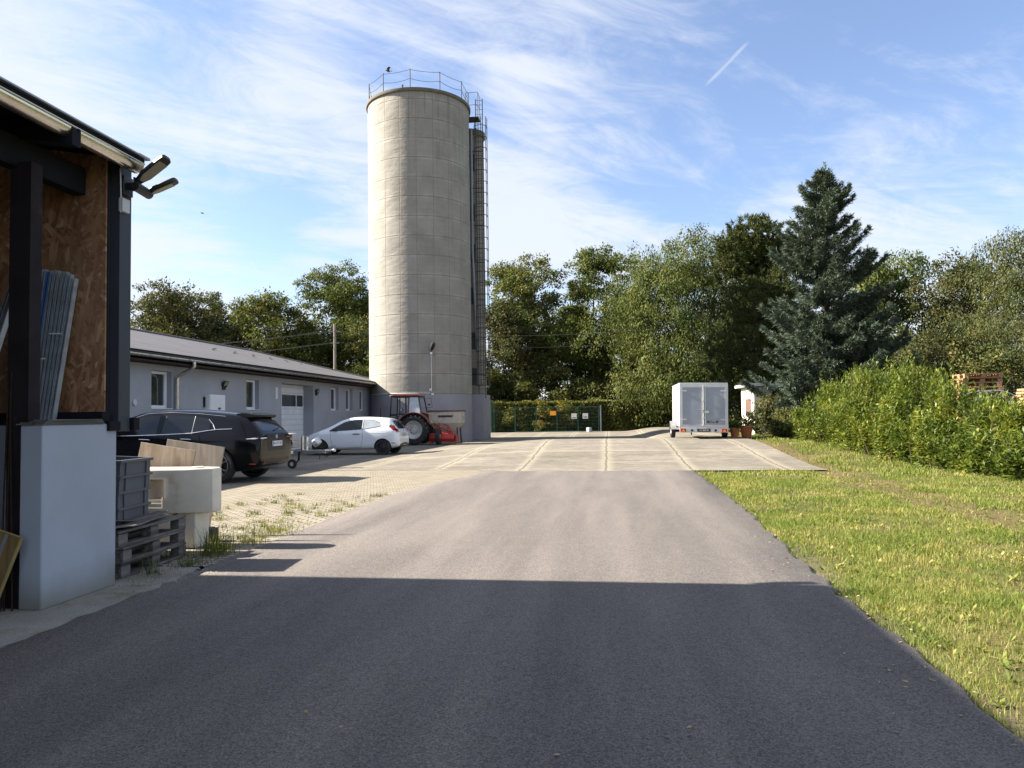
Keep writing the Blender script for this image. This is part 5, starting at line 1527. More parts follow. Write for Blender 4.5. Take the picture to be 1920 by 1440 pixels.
q = MB().tube([(-1.3, -0.5, 0.95), (-1.3, -0.5, 1.28), (-0.95, -0.5, 1.28), (-0.85, -0.5, 0.98)], 0.012, 6)
q.build('front_rack', M['steel_dark'], TL)
for sgn in (1, -1):
    make_wheel(TL, -3.2, sgn * 0.98, 0.30, 0.17, sgn, 'steel', M['rim_grey'])

# --- old red tractor nose to the workshop
TR_ = thing('tractor', 'old red tractor with open-framed black cab parked by the silo base', 'tractor', (-10.07, 38.9, 0.03), PI)
def tractor_wheel(x, sgn, r, w, yo, lug):
    y = sgn * yo; o = (x, y, r); d = (0, sgn, 0)
    rr = r * 0.62
    wh = MB().lathe([(rr, -w * .45), (rr, w * .40), (rr * .95, w * .44), (rr * .90, w * .2), (rr * .5, w * .02), (rr * .42, w * .16), (rr * .2, w * .18), (0.001, w * .2)], 36, o, d).build('wheel', M['rim_grey'], TR_)
    nb = MB()
    for k in range(8):
        a = 2 * PI * k / 8
        nb.cyl((x + math.cos(a) * rr * .34, y + sgn * w * .14, r + math.sin(a) * rr * .34), (x + math.cos(a) * rr * .34, y + sgn * w * .24, r + math.sin(a) * rr * .34), 0.022, n=8)
    nb.build('wheel_nut', M['steel_dark'], wh)
    t = MB().lathe([(rr, -w * .45), (r * .8, -w * .52), (r * .93, -w * .46), (r * .95, 0), (r * .93, w * .46), (r * .8, w * .52), (rr, w * .45)], 44, o, d)
    for k in range(lug):
        a = 2 * PI * k / lug
        for sd_ in (1, -1):
            a1 = a + (0 if sd_ > 0 else PI / lug); a2 = a1 + 0.22
            p0 = (x + math.cos(a1) * r * .965, y + sd_ * 0.01, r + math.sin(a1) * r * .965)
            p1 = (x + math.cos(a2) * r * .94, y + sd_ * w * .50, r + math.sin(a2) * r * .94)
            t.bar(p0, p1, 0.06, r * .075, (math.cos(a1), 0, math.sin(a1)))
    t.build('tyre', M['rubber'], wh, smooth=25)
for sgn in (1, -1):
    tractor_wheel(0.0, sgn, 0.78, 0.40, 0.80, 20)
    tractor_wheel(2.25, sgn, 0.48, 0.26, 0.72, 16)
q = MB().box(-0.35, 1.0, -0.32, 0.32, 0.55, 1.05).box(0.9, 2.5, -0.24, 0.24, 0.55, 0.85).cyl((0, -0.75, 0.78), (0, 0.75, 0.78), 0.11, n=12).cyl((2.25, -0.7, 0.48), (2.25, 0.7, 0.48), 0.07, n=10)
q.build('chassis', M['steel_dark'], TR_, bevel=0.02)
q = MB().prism([(1.15, 0.86), (2.75, 0.82), (2.80, 1.22), (2.65, 1.34), (1.15, 1.46)], -0.31, 0.31, 'y'); q.build('bonnet', M['tractor_red'], TR_, bevel=0.04, seg=3)
q = MB().cyl((2.0, 0.18, 1.4), (2.0, 0.18, 1.95), 0.035, n=10); q.build('exhaust', M['rust'], TR_)
for sgn in (1, -1):
    pf_ = []
    for a in np.linspace(2.75, 0.55, 12): pf_.append((math.cos(a) * 0.90, 0.80 + math.sin(a) * 0.90))
    inn = [(p[0] * 0.97, 0.80 + (p[1] - 0.80) * 0.965) for p in pf_][::-1]
    MB().prism(pf_ + inn, sgn * 0.50, sgn * 1.0, 'y').prism(pf_ + [(0.7, 1.1), (-0.7, 1.1)], sgn * 0.50, sgn * 0.52, 'y').build('fender', M['tractor_red'], TR_)
q = MB()
cz0, cz1 = 1.62, 2.52
CO = 0.25
fr_ = {'a': (-0.62 + CO, -0.45 + CO), 'b': (0.10 + CO, 0.06 + CO), 'c': (0.58 + CO, 0.56 + CO), 'd': (1.10 + CO, 1.02 + CO)}
for sgn in (1, -1):
    for kx in ('a', 'b', 'c', 'd'):
        lo_x, hi_x = fr_[kx]
        q.bar((lo_x, sgn * 0.66, 1.12 if kx == 'd' else cz0 - 0.04), (hi_x, sgn * 0.58, cz1), 0.055, 0.055, (1, 0, 0))
    q.bar((-0.62 + CO, sgn * 0.66, cz0), (1.10 + CO, sgn * 0.66, cz0 - 0.02), 0.05, 0.05)
    q.bar((-0.45 + CO, sgn * 0.58, cz1), (1.02 + CO, sgn * 0.58, cz1), 0.05, 0.05)
for lo_x, z in ((-0.45 + CO, cz1), (1.02 + CO, cz1), (-0.62 + CO, cz0), (1.10 + CO, 1.55)): q.bar((lo_x, -0.6, z), (lo_x, 0.6, z), 0.05, 0.05)
q.build('cab_frame', M['black'], TR_)
q = MB().prism([(-0.52 + CO, 2.545), (1.12 + CO, 2.545), (1.12 + CO, 2.60), (0.9 + CO, 2.65), (-0.3 + CO, 2.65), (-0.52 + CO, 2.60)], -0.66, 0.66, 'y'); q.build('cab_roof', M['tractor_red'], TR_, bevel=0.03)
CG = MB().add([(-0.55, 0.652, cz0 + .03), (0.07, 0.652, cz0 + .03), (0.03, 0.585, cz1 - .03), (-0.42, 0.585, cz1 - .03), (-0.55, 0.640, cz0 + .03), (0.07, 0.640, cz0 + .03), (0.03, 0.573, cz1 - .03), (-0.42, 0.573, cz1 - .03)],
             [(0, 1, 2, 3), (7, 6, 5, 4), (0, 4, 5, 1), (1, 5, 6, 2), (2, 6, 7, 3), (3, 7, 4, 0)])
CG.v = [(a + CO, b, c) for a, b, c in CG.v]
CG.build('cab_window', M['cab_glass'], TR_)
q = MB().box(0.05, 0.5, -0.24, 0.24, 1.25, 1.36).box(-0.02, 0.08, -0.24, 0.24, 1.362, 1.85); q.build('seat', M['black'], TR_, bevel=0.03)
q = MB().tube([(0.86 + 0.0, math.cos(a) * 0.19, 1.72 + math.sin(a) * 0.19) for a in np.linspace(0, 2 * PI, 21)], 0.015, 6).cyl((0.87, 0, 1.72), (1.1, 0, 1.45), 0.02, n=6); q.build('steering_wheel', M['black'], TR_)
q = MB().bar((-0.22, 0.62, 2.4), (-0.88, 0.64, 2.42), 0.02, 0.02).bar((-0.88, 0.64, 2.42), (-0.95, 0.66, 1.95), 0.02, 0.02).bar((-0.95, 0.66, 1.95), (-0.33, 0.64, 1.9), 0.02, 0.02).box(-0.84, -0.70, 0.60, 0.64, 2.05, 2.13)
q.build('mirror_bracket', M['black'], TR_)
q = MB().bar((-0.35, 0.3, 0.6), (-1.0, 0.36, 0.5), 0.05, 0.05).bar((-0.35, -0.3, 0.6), (-1.0, -0.36, 0.5), 0.05, 0.05); q.build('hitch_arm', M['steel_dark'], TR_)

# --- rusty white spreader hopper and red mulcher behind the tractor
HP = thing('spreader_hopper', 'rusty white fertiliser hopper with tapering base standing by the silo', 'spreader', (-8.72, 39.95, 0.04), PI)
q = MB(); w0, w1, d0, d1 = 0.86, 0.30, 0.62, 0.25
vs = [(-w0, -d0, 1.72), (w0, -d0, 1.72), (w0, d0, 1.72), (-w0, d0, 1.72), (-w0, -d0, 1.10), (w0, -d0, 1.10), (w0, d0, 1.10), (-w0, d0, 1.10), (-w1, -d1, 0.45), (w1, -d1, 0.45), (w1, d1, 0.45), (-w1, d1, 0.45)]
q.add(vs, [(4, 5, 1, 0), (5, 6, 2, 1), (6, 7, 3, 2), (7, 4, 0, 3), (8, 9, 5, 4), (9, 10, 6, 5), (10, 11, 7, 6), (11, 8, 4, 7), (11, 10, 9, 8)])
q.build('hopper', M['hopper'], HP, smooth=0)
q = MB()
for y in (-d0, d0): q.bar((-w0 - .05, y, 1.74), (w0 + .05, y, 1.74), 0.07, 0.08)
for x in (-w0, w0): q.bar((x, -d0, 1.745), (x, d0, 1.745), 0.07, 0.07)
q.build('rim', M['rust'], HP)
q = MB().bar((-0.45, d0 + 0.012, 1.46), (0.35, d0 + 0.012, 1.46), 0.006, 0.10, (0, 0, 1)); q.build('faded_marking', M['ink'], HP)
q = MB()
for x in (-0.7, 0.7):
    q.bar((x, -0.5, 0), (x * 0.9, -0.4, 1.15), 0.06, 0.06).bar((x, 0.5, 0), (x * 0.9, 0.4, 1.15), 0.06, 0.06)
q.bar((-0.7, 0.5, 0.12), (0.7, 0.5, 0.12), 0.06, 0.06); q.build('stand', M['rust'], HP)
q = MB().cyl((0, 0, 0.2), (0, 0, 0.46), 0.28, 0.2, 16); q.build('spinner', M['rust'], HP)
MU = thing('mulcher', 'bright red flail mulcher with a black support wheel in front of the hopper', 'mulcher', (-8.62, 38.7, 0.04), PI)
q = MB().prism([(-0.28, 0.12), (0.32, 0.12), (0.40, 0.30), (0.28, 0.52), (-0.05, 0.58), (-0.30, 0.40)], -0.10, 1.05, 'y')
q2 = MB()
for v_ in q.v: q2.v.append((v_[1] - 0.45, v_[0], v_[2]))
q2.f = q.f
q2.v = [(a * 1.12, b, c) for a, b, c in q2.v]
q2.build('deck', M['mower_red'], MU, bevel=0.02)
q = MB().box(0.60, 0.72, -0.30, 0.34, 0.06, 0.56).box(-0.74, -0.70, -0.30, 0.34, 0.06, 0.45); q.build_each('end_plate', M['mower_red'], MU, bevel=0.01)
q = MB()
for x in (-0.22, 0.30):
    q.bar((x - 0.3, 0.0, 0.5), (x + 0.05, -0.15, 0.98), 0.06, 0.08, (0, 1, 0)).bar((x + 0.05, -0.15, 0.98), (x + 0.28, -0.3, 1.02), 0.06, 0.08, (0, 1, 0))
q.bar((-0.52, 0.0, 0.5), (0.2, -0.2, 0.86), 0.05, 0.07, (0, 1, 0)); q.cyl((0.30, -0.3, 0.95), (0.30, 0.1, 0.95), 0.06, n=10)
q.build('headstock', M['mower_red'], MU)
wh = MB().cyl((0.12, 0.36, 0.40), (0.30, 0.36, 0.40), 0.16, n=20).build('support_wheel', M['rim_grey'], MU)
MB().lathe([(0.17, -0.11), (0.37, -0.12), (0.40, -0.06), (0.40, 0.06), (0.37, 0.12), (0.17, 0.11)], 28, (0.21, 0.36, 0.40), (1, 0, 0)).build('tyre', M['rubber'], wh)

# --- grey box trailer
zt_ = th(3.8, 31.5)
BT = thing('box_trailer', 'grey two-door box trailer parked on the concrete by the hedge', 'trailer', (3.77, 30.6, zt_), R(0.0))
BT.rotation_euler = (0, R(1.0), 0)
q = MB().box(-0.93, -0.90, 0.06, 3.5, 0.52, 2.20).box(0.90, 0.93, 0.06, 3.5, 0.52, 2.20).box(-0.90, 0.90, 3.47, 3.5, 0.52, 2.20).box(-0.90, 0.90, 0.06, 3.47, 0.49, 0.52)
q.build('side_wall', M['trailer_side'], BT, smooth=0)
q = MB().box(-0.95, 0.95, 0.0, 3.52, 2.203, 2.25); q.build('roof', M['alu'], BT, bevel=0.01)
q = MB().box(-0.95, -0.87, 0.0, 0.058, 0.45, 2.20).box(0.87, 0.95, 0.0, 0.058, 0.45, 2.20).box(-0.87, 0.87, 0.0, 0.058, 2.12, 2.20).box(-0.87, 0.87, 0.0, 0.058, 0.45, 0.53)
q.build('rear_frame', M['alu'], BT, bevel=0.006)
for i, (x0, x1, hx) in enumerate(((-0.865, -0.035, -0.865), (0.035, 0.865, 0.865))):
    d_ = MB().box(x0, x1, 0.004, 0.05, 0.535, 2.115).build('door', M['trailer_door'], BT)
    e = MB().box(x0, x0 + 0.035, -0.006, 0.0035, 0.535, 2.115).box(x1 - 0.035, x1, -0.006, 0.0035, 0.535, 2.115).box(x0 + 0.035, x1 - 0.035, -0.006, 0.0035, 0.535, 0.575).box(x0 + 0.035, x1 - 0.035, -0.006, 0.0035, 2.075, 2.115)
    e.build('door_edge', M['alu'], d_)
    hg = MB(); sg_ = 1 if hx < 0 else -1
    for z in (0.78, 1.93): hg.box(min(hx - sg_ * 0.04, hx + sg_ * 0.2), max(hx - sg_ * 0.04, hx + sg_ * 0.2), -0.02, -0.0065, z - 0.025, z + 0.025)
    hg.build('hinge', M['alu'], d_)
q = MB().cyl((-0.012, -0.03, 0.52), (-0.012, -0.03, 2.14), 0.016, n=8)
for z in (0.56, 0.85, 1.55, 2.1): q.box(-0.04, 0.02, -0.05, -0.008, z - 0.03, z + 0.03)
q.build('lock_bar', M['alu'], BT)
q = MB().bar((-0.03, -0.045, 1.17), (-0.24, -0.05, 1.19), 0.02, 0.02).box(0.02, 0.20, -0.04, -0.008, 1.04, 1.14).bar((0.02, -0.045, 1.12), (0.19, -0.05, 1.06), 0.025, 0.02); q.build('door_latch', M['zinc'], BT)
bd = MB().box(0.14, 0.56, -0.004, -0.0005, 0.655, 0.735).build('name_badge', M['ink'], BT)
text_obj('badge_text', 'HUMER', 0.085, M['sign_white'], bd, Vector((0.35, -0.0055, 0.695)), Matrix(((1, 0, 0), (0, 0, -1), (0, 1, 0))), 0.0008)
q = MB().box(-0.95, 0.95, -0.02, 0.03, 0.27, 0.445); q.build('light_board', M['alu'], BT, bevel=0.004)
for sx_ in (-1, 1):
    l_ = MB().box(sx_ * 0.80 - 0.10, sx_ * 0.80 + 0.10, -0.05, -0.0205, 0.285, 0.42).build('taillight', M['red_lens'], BT, bevel=0.005)
    MB().add([(sx_ * .80 - .07, -.056, .30), (sx_ * .80 + .07, -.056, .30), (sx_ * .80, -.056, .40), (sx_ * .80 - .07, -.051, .30), (sx_ * .80 + .07, -.051, .30), (sx_ * .80, -.051, .40)], [(0, 1, 2), (3, 5, 4), (0, 3, 4, 1), (1, 4, 5, 2), (2, 5, 3, 0)]).build('triangle_reflector', M['sign_orange'], l_)
    MB().cyl((sx_ * .46, -.04, .35), (sx_ * .46, -.0205, .35), .05, n=14).build('rubber_buffer', M['black'], BT)
p_ = MB().box(-0.26, 0.26, -0.034, -0.0205, 0.295, 0.415).build('licence_plate', M['ink'], BT)
text_obj('plate_number', 'W 800 B', 0.10, M['sign_white'], p_, Vector((0, -0.036, 0.355)), Matrix(((1, 0, 0), (0, 0, -1), (0, 1, 0))), 0.0008)
q = MB().bar((-0.6, 0.1, 0.40), (-0.6, 3.4, 0.40), 0.06, 0.12).bar((0.6, 0.1, 0.40), (0.6, 3.4, 0.40), 0.06, 0.12).bar((-0.6, 3.4, 0.40), (0, 4.9, 0.40), 0.07, 0.1).bar((0.6, 3.4, 0.40), (0, 4.9, 0.40), 0.07, 0.1)
q.cyl((-1.05, 1.75, 0.30), (1.05, 1.75, 0.30), 0.045, n=10).cyl((0, 4.5, 0.05), (0, 4.5, 0.45), 0.03, n=8); q.build('chassis', M['steel_dark'], BT)
for sx_ in (-1, 1):
    o = (sx_ * 1.07, 1.75, 0.305); d = (sx_, 0, 0)
    w_ = MB().lathe([(.19, -.08), (.19, .07), (.17, .075), (.12, .02), (.05, .05), (.001, .05)], 28, o, d).build('wheel', M['rim_grey'], BT)
    MB().lathe([(.19, -.085), (.28, -.095), (.305, -.06), (.305, .06), (.28, .095), (.19, .085)], 36, o, d).build('tyre', M['rubber'], w_)
    fn = []
    for a in np.linspace(0.15, PI - 0.15, 12): fn.append((1.75 + math.cos(a) * 0.40, 0.30 + math.sin(a) * 0.40))
    fi2 = [(1.75 + (p[0] - 1.75) * .965, .30 + (p[1] - .30) * .965) for p in fn][::-1]
    MB().prism(fn + fi2, sx_ * 0.955, sx_ * 1.19, 'x').build('mudguard', M['galv_dull'], BT)
# ------------------------------------------------------------------ white hut, pots
hz = th(7.5, 38) - 0.1
HU = thing('white_hut', 'small white rendered hut with flat slab roof and barred window behind the spruce', 'hut', (7.05, 37.0, hz))
q = MB().box(-0.1, 1.75, 0, 3.4, -0.3, 2.38)
wl = q.build('wall', M['shed_white'], HU, smooth=0)
cut(wl, [MB().box(-0.3, 0.05, 0.75, 2.35, 0.95, 1.85).build('cutter', M['shed_white'], HU)])
wl.data.polygons.foreach_set('use_smooth', np.zeros(len(wl.data.polygons), dtype=bool))
q = MB().prism([(-0.38, 2.44), (1.95, 2.34), (1.95, 2.46), (-0.38, 2.58)], -0.35, 3.7, 'y'); q.build('roof', M['slab'], HU, smooth=0)
w_ = MB().box(0.0, 0.04, 0.76, 2.34, 0.96, 1.84).build('window', M['soffit'], HU)
q = MB()
for y in np.arange(0.85, 2.3, 0.18): q.cyl((-0.06, y, 0.955), (-0.06, y, 1.845), 0.028, n=8)
q.build('window_bar', M['shutter'], w_)
q = MB()
for y in (0.5, 2.4): q.box(-0.11, -0.101, y, y + 0.14, 2.02, 2.22)
q.build_each('vent_hole', M['steel_dark'], HU)

def pot(label, x, y, r, h, seed, kind):
    z = th(x, y) - 0.02
    o = thing('flower_pot', label, 'plant pot', (x, y, z), group='terracotta pots by the white hut')
    MB().lathe([(0.001, 0), (r * .72, 0), (r * .98, h * .85), (r * 1.06, h * .86), (r * 1.06, h), (r * .93, h), (r * .88, h * .9), (0.001, h * .88)], 24).build('pot', M['terracotta'], o)
    g = np.random.default_rng(seed)
    n = 260
    a = g.uniform(0, 2 * PI, n); e = g.uniform(0.2, 1.4, n)
    fwd = np.stack([np.cos(a) * np.cos(e), np.sin(a) * np.cos(e), np.sin(e)], 1)
    st_ = g.uniform(0, 1, n)[:, None] * fwd * (0.32 if kind == 0 else 0.5)
    pos = np.array([[0, 0, h * .88]]) + st_ + g.normal(0, r * .25, (n, 3)) * np.array([1, 1, 0.1])
    V, F = leaf_quads(pos, fwd, unit(g.normal(0, 1, (n, 3))), g.uniform(.1, .22, n), g.uniform(.025, .06, n))
    quad_mesh('plant', V, F, LM['pot'], o)
    return o
pot('terracotta pot with a small spiky plant, right of the box trailer', 5.30, 32.6, 0.20, 0.42, 1, 0)
pot('larger shaded terracotta pot with dark leaves, nearest the white hut', 5.85, 33.0, 0.27, 0.50, 2, 1)

# ------------------------------------------------------------------ pallets, reel and timber behind the laurel hedge
bz = th(12, 26) - 0.05
pn = make_pallet(M['pallet_new'], 'brown wooden pallet in the tall stack behind the laurel hedge', 'brown pallets stacked behind the hedge')
for i in range(17):
    o = pn if i == 0 else dup(pn)
    if i == 16: o['label'] = 'topmost brown pallet of the tall stack showing above the laurel hedge'
    if i == 15: o['label'] = 'brown wooden pallet directly under the topmost one of the tall stack behind the laurel'
    o.location = (12.05 + 0.02 * math.sin(i * 2.1), 26.3 + 0.03 * math.cos(i * 1.7), bz + 0.1465 * i)
    o.rotation_euler = (0, 0, R(90 + 3 * math.sin(i * 1.3)))
RL = thing('cable_reel', 'grey steel cable reel standing on edge behind the laurel hedge', 'cable reel', (10.95, 23.3, th(10.9, 23.3) - 0.03))
for y in (-0.35, 0.35):
    q = MB().tube([(math.cos(a) * 0.98, y, 0.99 + math.sin(a) * 0.98) for a in np.linspace(0, 2 * PI, 37)], 0.022, 6)
    for k in range(8):
        a = 2 * PI * k / 8 + 0.2
        q.bar((math.cos(a) * 0.35, y, 0.99 + math.sin(a) * 0.35), (math.cos(a) * 0.96, y, 0.99 + math.sin(a) * 0.96), 0.05, 0.015, (0, 1, 0))
    q.build('flange', M['zinc'], RL)
MB().cyl((0, -0.34, 0.99), (0, 0.34, 0.99), 0.40, n=28).build('drum', M['steel_dark'], RL)
q = MB()
for k in range(9): q.lathe([(0.44, -0.06), (0.5, -0.03), (0.5, 0.03), (0.44, 0.06)], 24, (0, -0.30 + 0.075 * k, 0.99), (0, 1, 0))
q.build('cable', M['black'], RL)
TS = thing('timber_stack', 'stack of pale planks behind the laurel hedge at the right photo edge', 'timber', (13.2, 22.8, th(13, 23) - 0.03))
q = MB()
for i in range(24):
    q.box(-1.5 + 0.02 * (i % 3), 2.4, -0.5, 0.5 - 0.02 * (i % 2), 0.085 * i, 0.085 * i + 0.06)
q.build('plank_layers', M['pallet_new'], TS, smooth=0)
q = MB()
for i in range(23):
    for x in (-1.1, 0.4, 1.9): q.box(x, x + 0.05, -0.48, 0.46, 0.085 * i + 0.0605, 0.085 * i + 0.0845)
q.build('spacer', M['pallet'], TS, smooth=0)['kind'] = 'stuff'

# ------------------------------------------------------------------ birds
def bird(label, loc, rz, s, flap):
    o = thing('bird', label, 'bird', loc, rz, 'birds in the sky')
    q = MB()
    q.lathe([(0.001, -0.16), (0.03, -0.13), (0.055, -0.04), (0.06, 0.04), (0.045, 0.10), (0.03, 0.13), (0.032, 0.16), (0.001, 0.20)], 10, (0, 0, 0), (1, 0, 0.1))
    q.add([(-0.13, 0.02, -0.01), (-0.13, -0.02, -0.01), (-0.30, -0.06, -0.02), (-0.30, 0.06, -0.02), (-0.13, 0.02, 0.0), (-0.13, -0.02, 0.0), (-0.30, -0.06, -0.012), (-0.30, 0.06, -0.012)], [(0, 1, 2, 3), (7, 6, 5, 4), (0, 3, 7, 4), (1, 5, 6, 2), (3, 2, 6, 7)])
    q.build('body', M['feather'], o)
    for sgn in (1, -1):
        w = MB(); top = [(0.08, 0.03, 0.03), (-0.07, 0.03, 0.02), (-0.12, 0.20, 0.03 + flap * .14), (0.10, 0.20, 0.04 + flap * .16), (-0.16, 0.42, flap * .30), (0.0, 0.42, 0.02 + flap * .30)]
        top = [(a, sgn * b, c) for a, b, c in top]
        w.add(top + [(a, b, c - .008) for a, b, c in top], [(0, 1, 2, 3), (3, 2, 4, 5), (6, 9, 8, 7), (9, 11, 10, 8), (0, 3, 9, 6), (3, 5, 11, 9), (5, 4, 10, 11), (4, 2, 8, 10), (2, 1, 7, 8), (1, 0, 6, 7)])
        w.build('wing', M['feather'], o)
    o.scale = (s, s, s)
bird('dark bird flying just above the left of the silo railing', (-11.9, 40.0, 20.95), R(200), 0.8, 0.25)
bird('small dark bird in the sky left of the spruce top', (11.6, 60, 16.7), R(40), 0.9, 1.0)
bird('tiny dark bird in the sky between shed and silo', (-40.2, 70, 22.3), R(10), 0.7, 0.1)
# ------------------------------------------------------------------ trees
def crown_lobes(g, w, z0, z1, n, top_narrow=0.5):
    out = []
    for i in range(n):
        t = (i + g.uniform(0, 1)) / n
        z = z0 + (z1 - z0) * (0.08 + 0.84 * t)
        env = w / 2 * (math.sin(PI * (0.14 + 0.72 * t)) ** 0.5) * (1 - top_narrow * max(0, t - 0.65))
        a = g.uniform(0, 2 * PI); rr = env * g.uniform(0.30, 0.92)
        s = w * g.uniform(0.14, 0.25)
        out.append((math.cos(a) * rr, math.sin(a) * rr, min(z, z1 - s * 0.75), s, s, s * g.uniform(0.7, 1.0)))
    out.append((g.normal(0, w * .05), 0, z1 - w * .15, w * .17, w * .17, w * .15))
    return out
def tree(name, label, loc, h, w, z0, nleaf, lsz, m, seed, cat='tree', bark='bark', lobes=None, nl=16, droop=0.0, cs=0.42, group='trees around the yard', trunks=1, tr=0.16, gap=0.55, per=64, wd=0.5):
    g = np.random.default_rng(seed)
    o = thing(name, label, cat, loc, 0, group)
    L = lobes or crown_lobes(g, w, z0, h, nl)
    nleaf = int(nleaf * 1.75); lsz = lsz * 0.80
    wt = np.array([l[3] * l[4] for l in L]); wt = wt / wt.sum()
    nc = max(8, nleaf // per)
    li = g.choice(len(L), nc, p=wt)
    A = np.array(L)[li]
    d = unit(g.normal(0, 1, (nc, 3)))
    rad = gap + (1 - gap) * g.uniform(0, 1, nc) ** 0.7
    C = A[:, :3] + d * A[:, 3:6] * rad[:, None]
    # leaves
    ci = np.repeat(np.arange(nc), per); n = len(ci)
    csz = cs * g.uniform(0.6, 1.35, nc)
    od = unit(g.normal(0, 1, (n, 3)))
    off = od * (g.uniform(0.15, 1, n) ** 0.6)[:, None] * (csz[ci] * 1.7)[:, None] * np.array([1, 1, 0.65])
    pos = C[ci] + off
    if droop:
        pos[:, 2] -= np.abs(g.normal(0, droop, n))
        pos[:, :2] += d[ci][:, :2] * (droop * 0.25)
    fwd = unit(g.normal(0, 1, (n, 3)) + d[ci] * 0.7 + np.array([0, 0, -0.3 - (2.2 if droop else 0)]))
    nrm = unit(g.normal(0, 0.42, (n, 3)) + od * 0.75 + d[ci] * 0.6 + np.array([0, 0, 0.35]))
    ln = lsz * g.uniform(0.55, 1.5, n) * (0.8 + .4 * (csz[ci] / cs - .6))
    V, F = leaf_quads(pos, fwd, nrm, ln, ln * wd * g.uniform(.8, 1.2, n))
    quad_mesh('crown', V, F, m, o)
    # trunk and limbs
    q = MB()
    for t_ in range(trunks):
        ox, oy = (g.normal(0, w * .05), g.normal(0, w * .05)) if trunks > 1 else (0, 0)
        top = Vector((ox * 3 + g.normal(0, w * .04), oy * 3 + g.normal(0, w * .04), z0 + (h - z0) * 0.75))
        pts = [Vector((ox, oy, -0.3)), Vector((ox * 1.4 + g.normal(0, .1), oy * 1.4, z0 * 0.5)), Vector((ox * 2 + g.normal(0, .2), oy * 2 + g.normal(0, .2), z0 + (h - z0) * .25)), top]
        rs = [tr, tr * .85, tr * .6, tr * .18]
        q.tube(pts, rs, 8)
        nb = min(nc, 34 // trunks + 8)
        for k in g.choice(nc, nb, replace=False):
            tgt = Vector(C[k])
            zt0 = max(z0 * .6, min(tgt.z - 0.35 * math.hypot(tgt.x, tgt.y) - 0.4, top.z * .95))
            f = zt0 / top.z
            zs = [p.z for p in pts]
            s0 = Vector((np.interp(zt0, zs, [p.x for p in pts]), np.interp(zt0, zs, [p.y for p in pts]), zt0))
            mid = (s0 + tgt) / 2 + Vector((g.normal(0, .15), g.normal(0, .15), 0.25 * (tgt - s0).length * .4))
            r0 = np.interp(zt0, zs, rs) * .5
            q.tube([s0, mid, tgt], [r0, r0 * .55, r0 * .12], 5)
    q.build('trunk', M[bark], o)
    return o
# behind the workshop, left to right
tree('broadleaf_tree', 'broad dark tree at the far left behind the workshop roof, next to the shed', (-37.0, 60, 0), 13.1, 11.5, 2.0, 34000, 0.27, LM['tree_dark'], 11, nl=34, cs=0.42, gap=0.35)
tree('broadleaf_tree', 'lower dark tree between the broad dark tree and the pale ragged one', (-32.4, 62, 0), 10.8, 7.5, 1.5, 18000, 0.27, LM['tree_dark'], 12, nl=22, cs=0.42, gap=0.35)
tree('poplar_tree', 'slim poplar tip rising behind the dark trees on the left', (-42.6, 75, 0), 15.9, 3.2, 4.0, 8000, 0.28, LM['tree'], 13, lobes=[(0.1 * i, 0, 5 + 1.25 * i, 1.35 - 0.09 * i, 1.35, 1.5) for i in range(8)] + [(1.5, 0, 13.2, .5, .5, 1.3)], cs=0.3)
tree('broadleaf_tree', 'ragged lighter tree behind the middle of the workshop roof', (-28.6, 61, 0), 12.5, 8.8, 1.5, 24000, 0.27, LM['tree_warm'], 14, nl=27, cs=0.40, gap=0.4)
tree('broadleaf_tree', 'tall airy tree just left of the silo', (-24.0, 65.5, 0), 15.3, 11.0, 1.5, 46000, 0.26, LM['tree'], 117, nl=44, cs=0.38, gap=0.4, trunks=2)
tree('broadleaf_tree', 'small pale tree half hidden by the silo on its left side', (-19.6, 61, 0), 10.2, 5.2, 1.0, 10000, 0.22, LM['tree_warm'], 16, nl=14, cs=0.36, trunks=2)
tree('broadleaf_tree', 'dense lower tree under the tall airy one by the utility pole', (-26.5, 63.5, 0), 9.6, 9.5, 0.5, 20000, 0.27, LM['tree'], 118, nl=26, cs=0.42, gap=0.35)
# right of the silo
tree('broadleaf_tree', 'tall bright green tree right of the silo, first in the row', (-7.0, 69, 0), 16.7, 9.2, 2.5, 30000, 0.27, LM['tree_warm'], 21, nl=32, cs=0.40, gap=0.45, trunks=2)
tree('ivy_covered_tree', 'dark ivy-covered tree right beside the elevator tower', (-9.0, 66.0, 0), 11.8, 6.2, 0.4, 20000, 0.26, LM['tree_dark'], 22, nl=24, cs=0.42, gap=0.3, bark='bark_dark')
tree('broadleaf_tree', 'tall tree with sky showing through, second in the row right of the silo', (-0.9, 72, 0), 18.0, 8.6, 3.0, 26000, 0.28, LM['tree'], 24, nl=30, cs=0.40, gap=0.45, trunks=3, tr=.2)
tree('broadleaf_tree', 'lower tree filling the gap behind the first two tall trees of the row', (-3.6, 76, 0), 12.5, 8.5, 1.5, 17000, 0.28, LM['tree'], 27, nl=24, cs=0.42, gap=0.4)
tree('willow_tree', 'broad weeping willow behind the box trailer', (6.2, 61.5, 0), 15.6, 14.0, 1.0, 70000, 0.24, LM['willow'], 25, nl=44, cs=0.44, droop=0.32, gap=0.4, wd=0.40, trunks=2, tr=.25)
tree('broadleaf_tree', 'slender dark trunked tree between the airy tree and the willow', (2.2, 68, 0), 12.5, 5.6, 1.0, 14000, 0.27, LM['under'], 26, nl=18, cs=0.42, gap=0.4, bark='bark_dark', trunks=2)
tree('broadleaf_tree', 'dark tree in the gap between willow and pine behind the hut', (12.6, 62, 0), 11.5, 9.0, 0.6, 20000, 0.27, LM['tree_dark'], 28, nl=26, cs=0.42, gap=0.35)
tree('broadleaf_tree', 'rounded green tree partly hidden behind the spruce', (21.4, 61, 0), 13.6, 9.2, 1.0, 26000, 0.27, LM['tree'], 31, nl=30, cs=0.42, droop=0.3, gap=0.4)
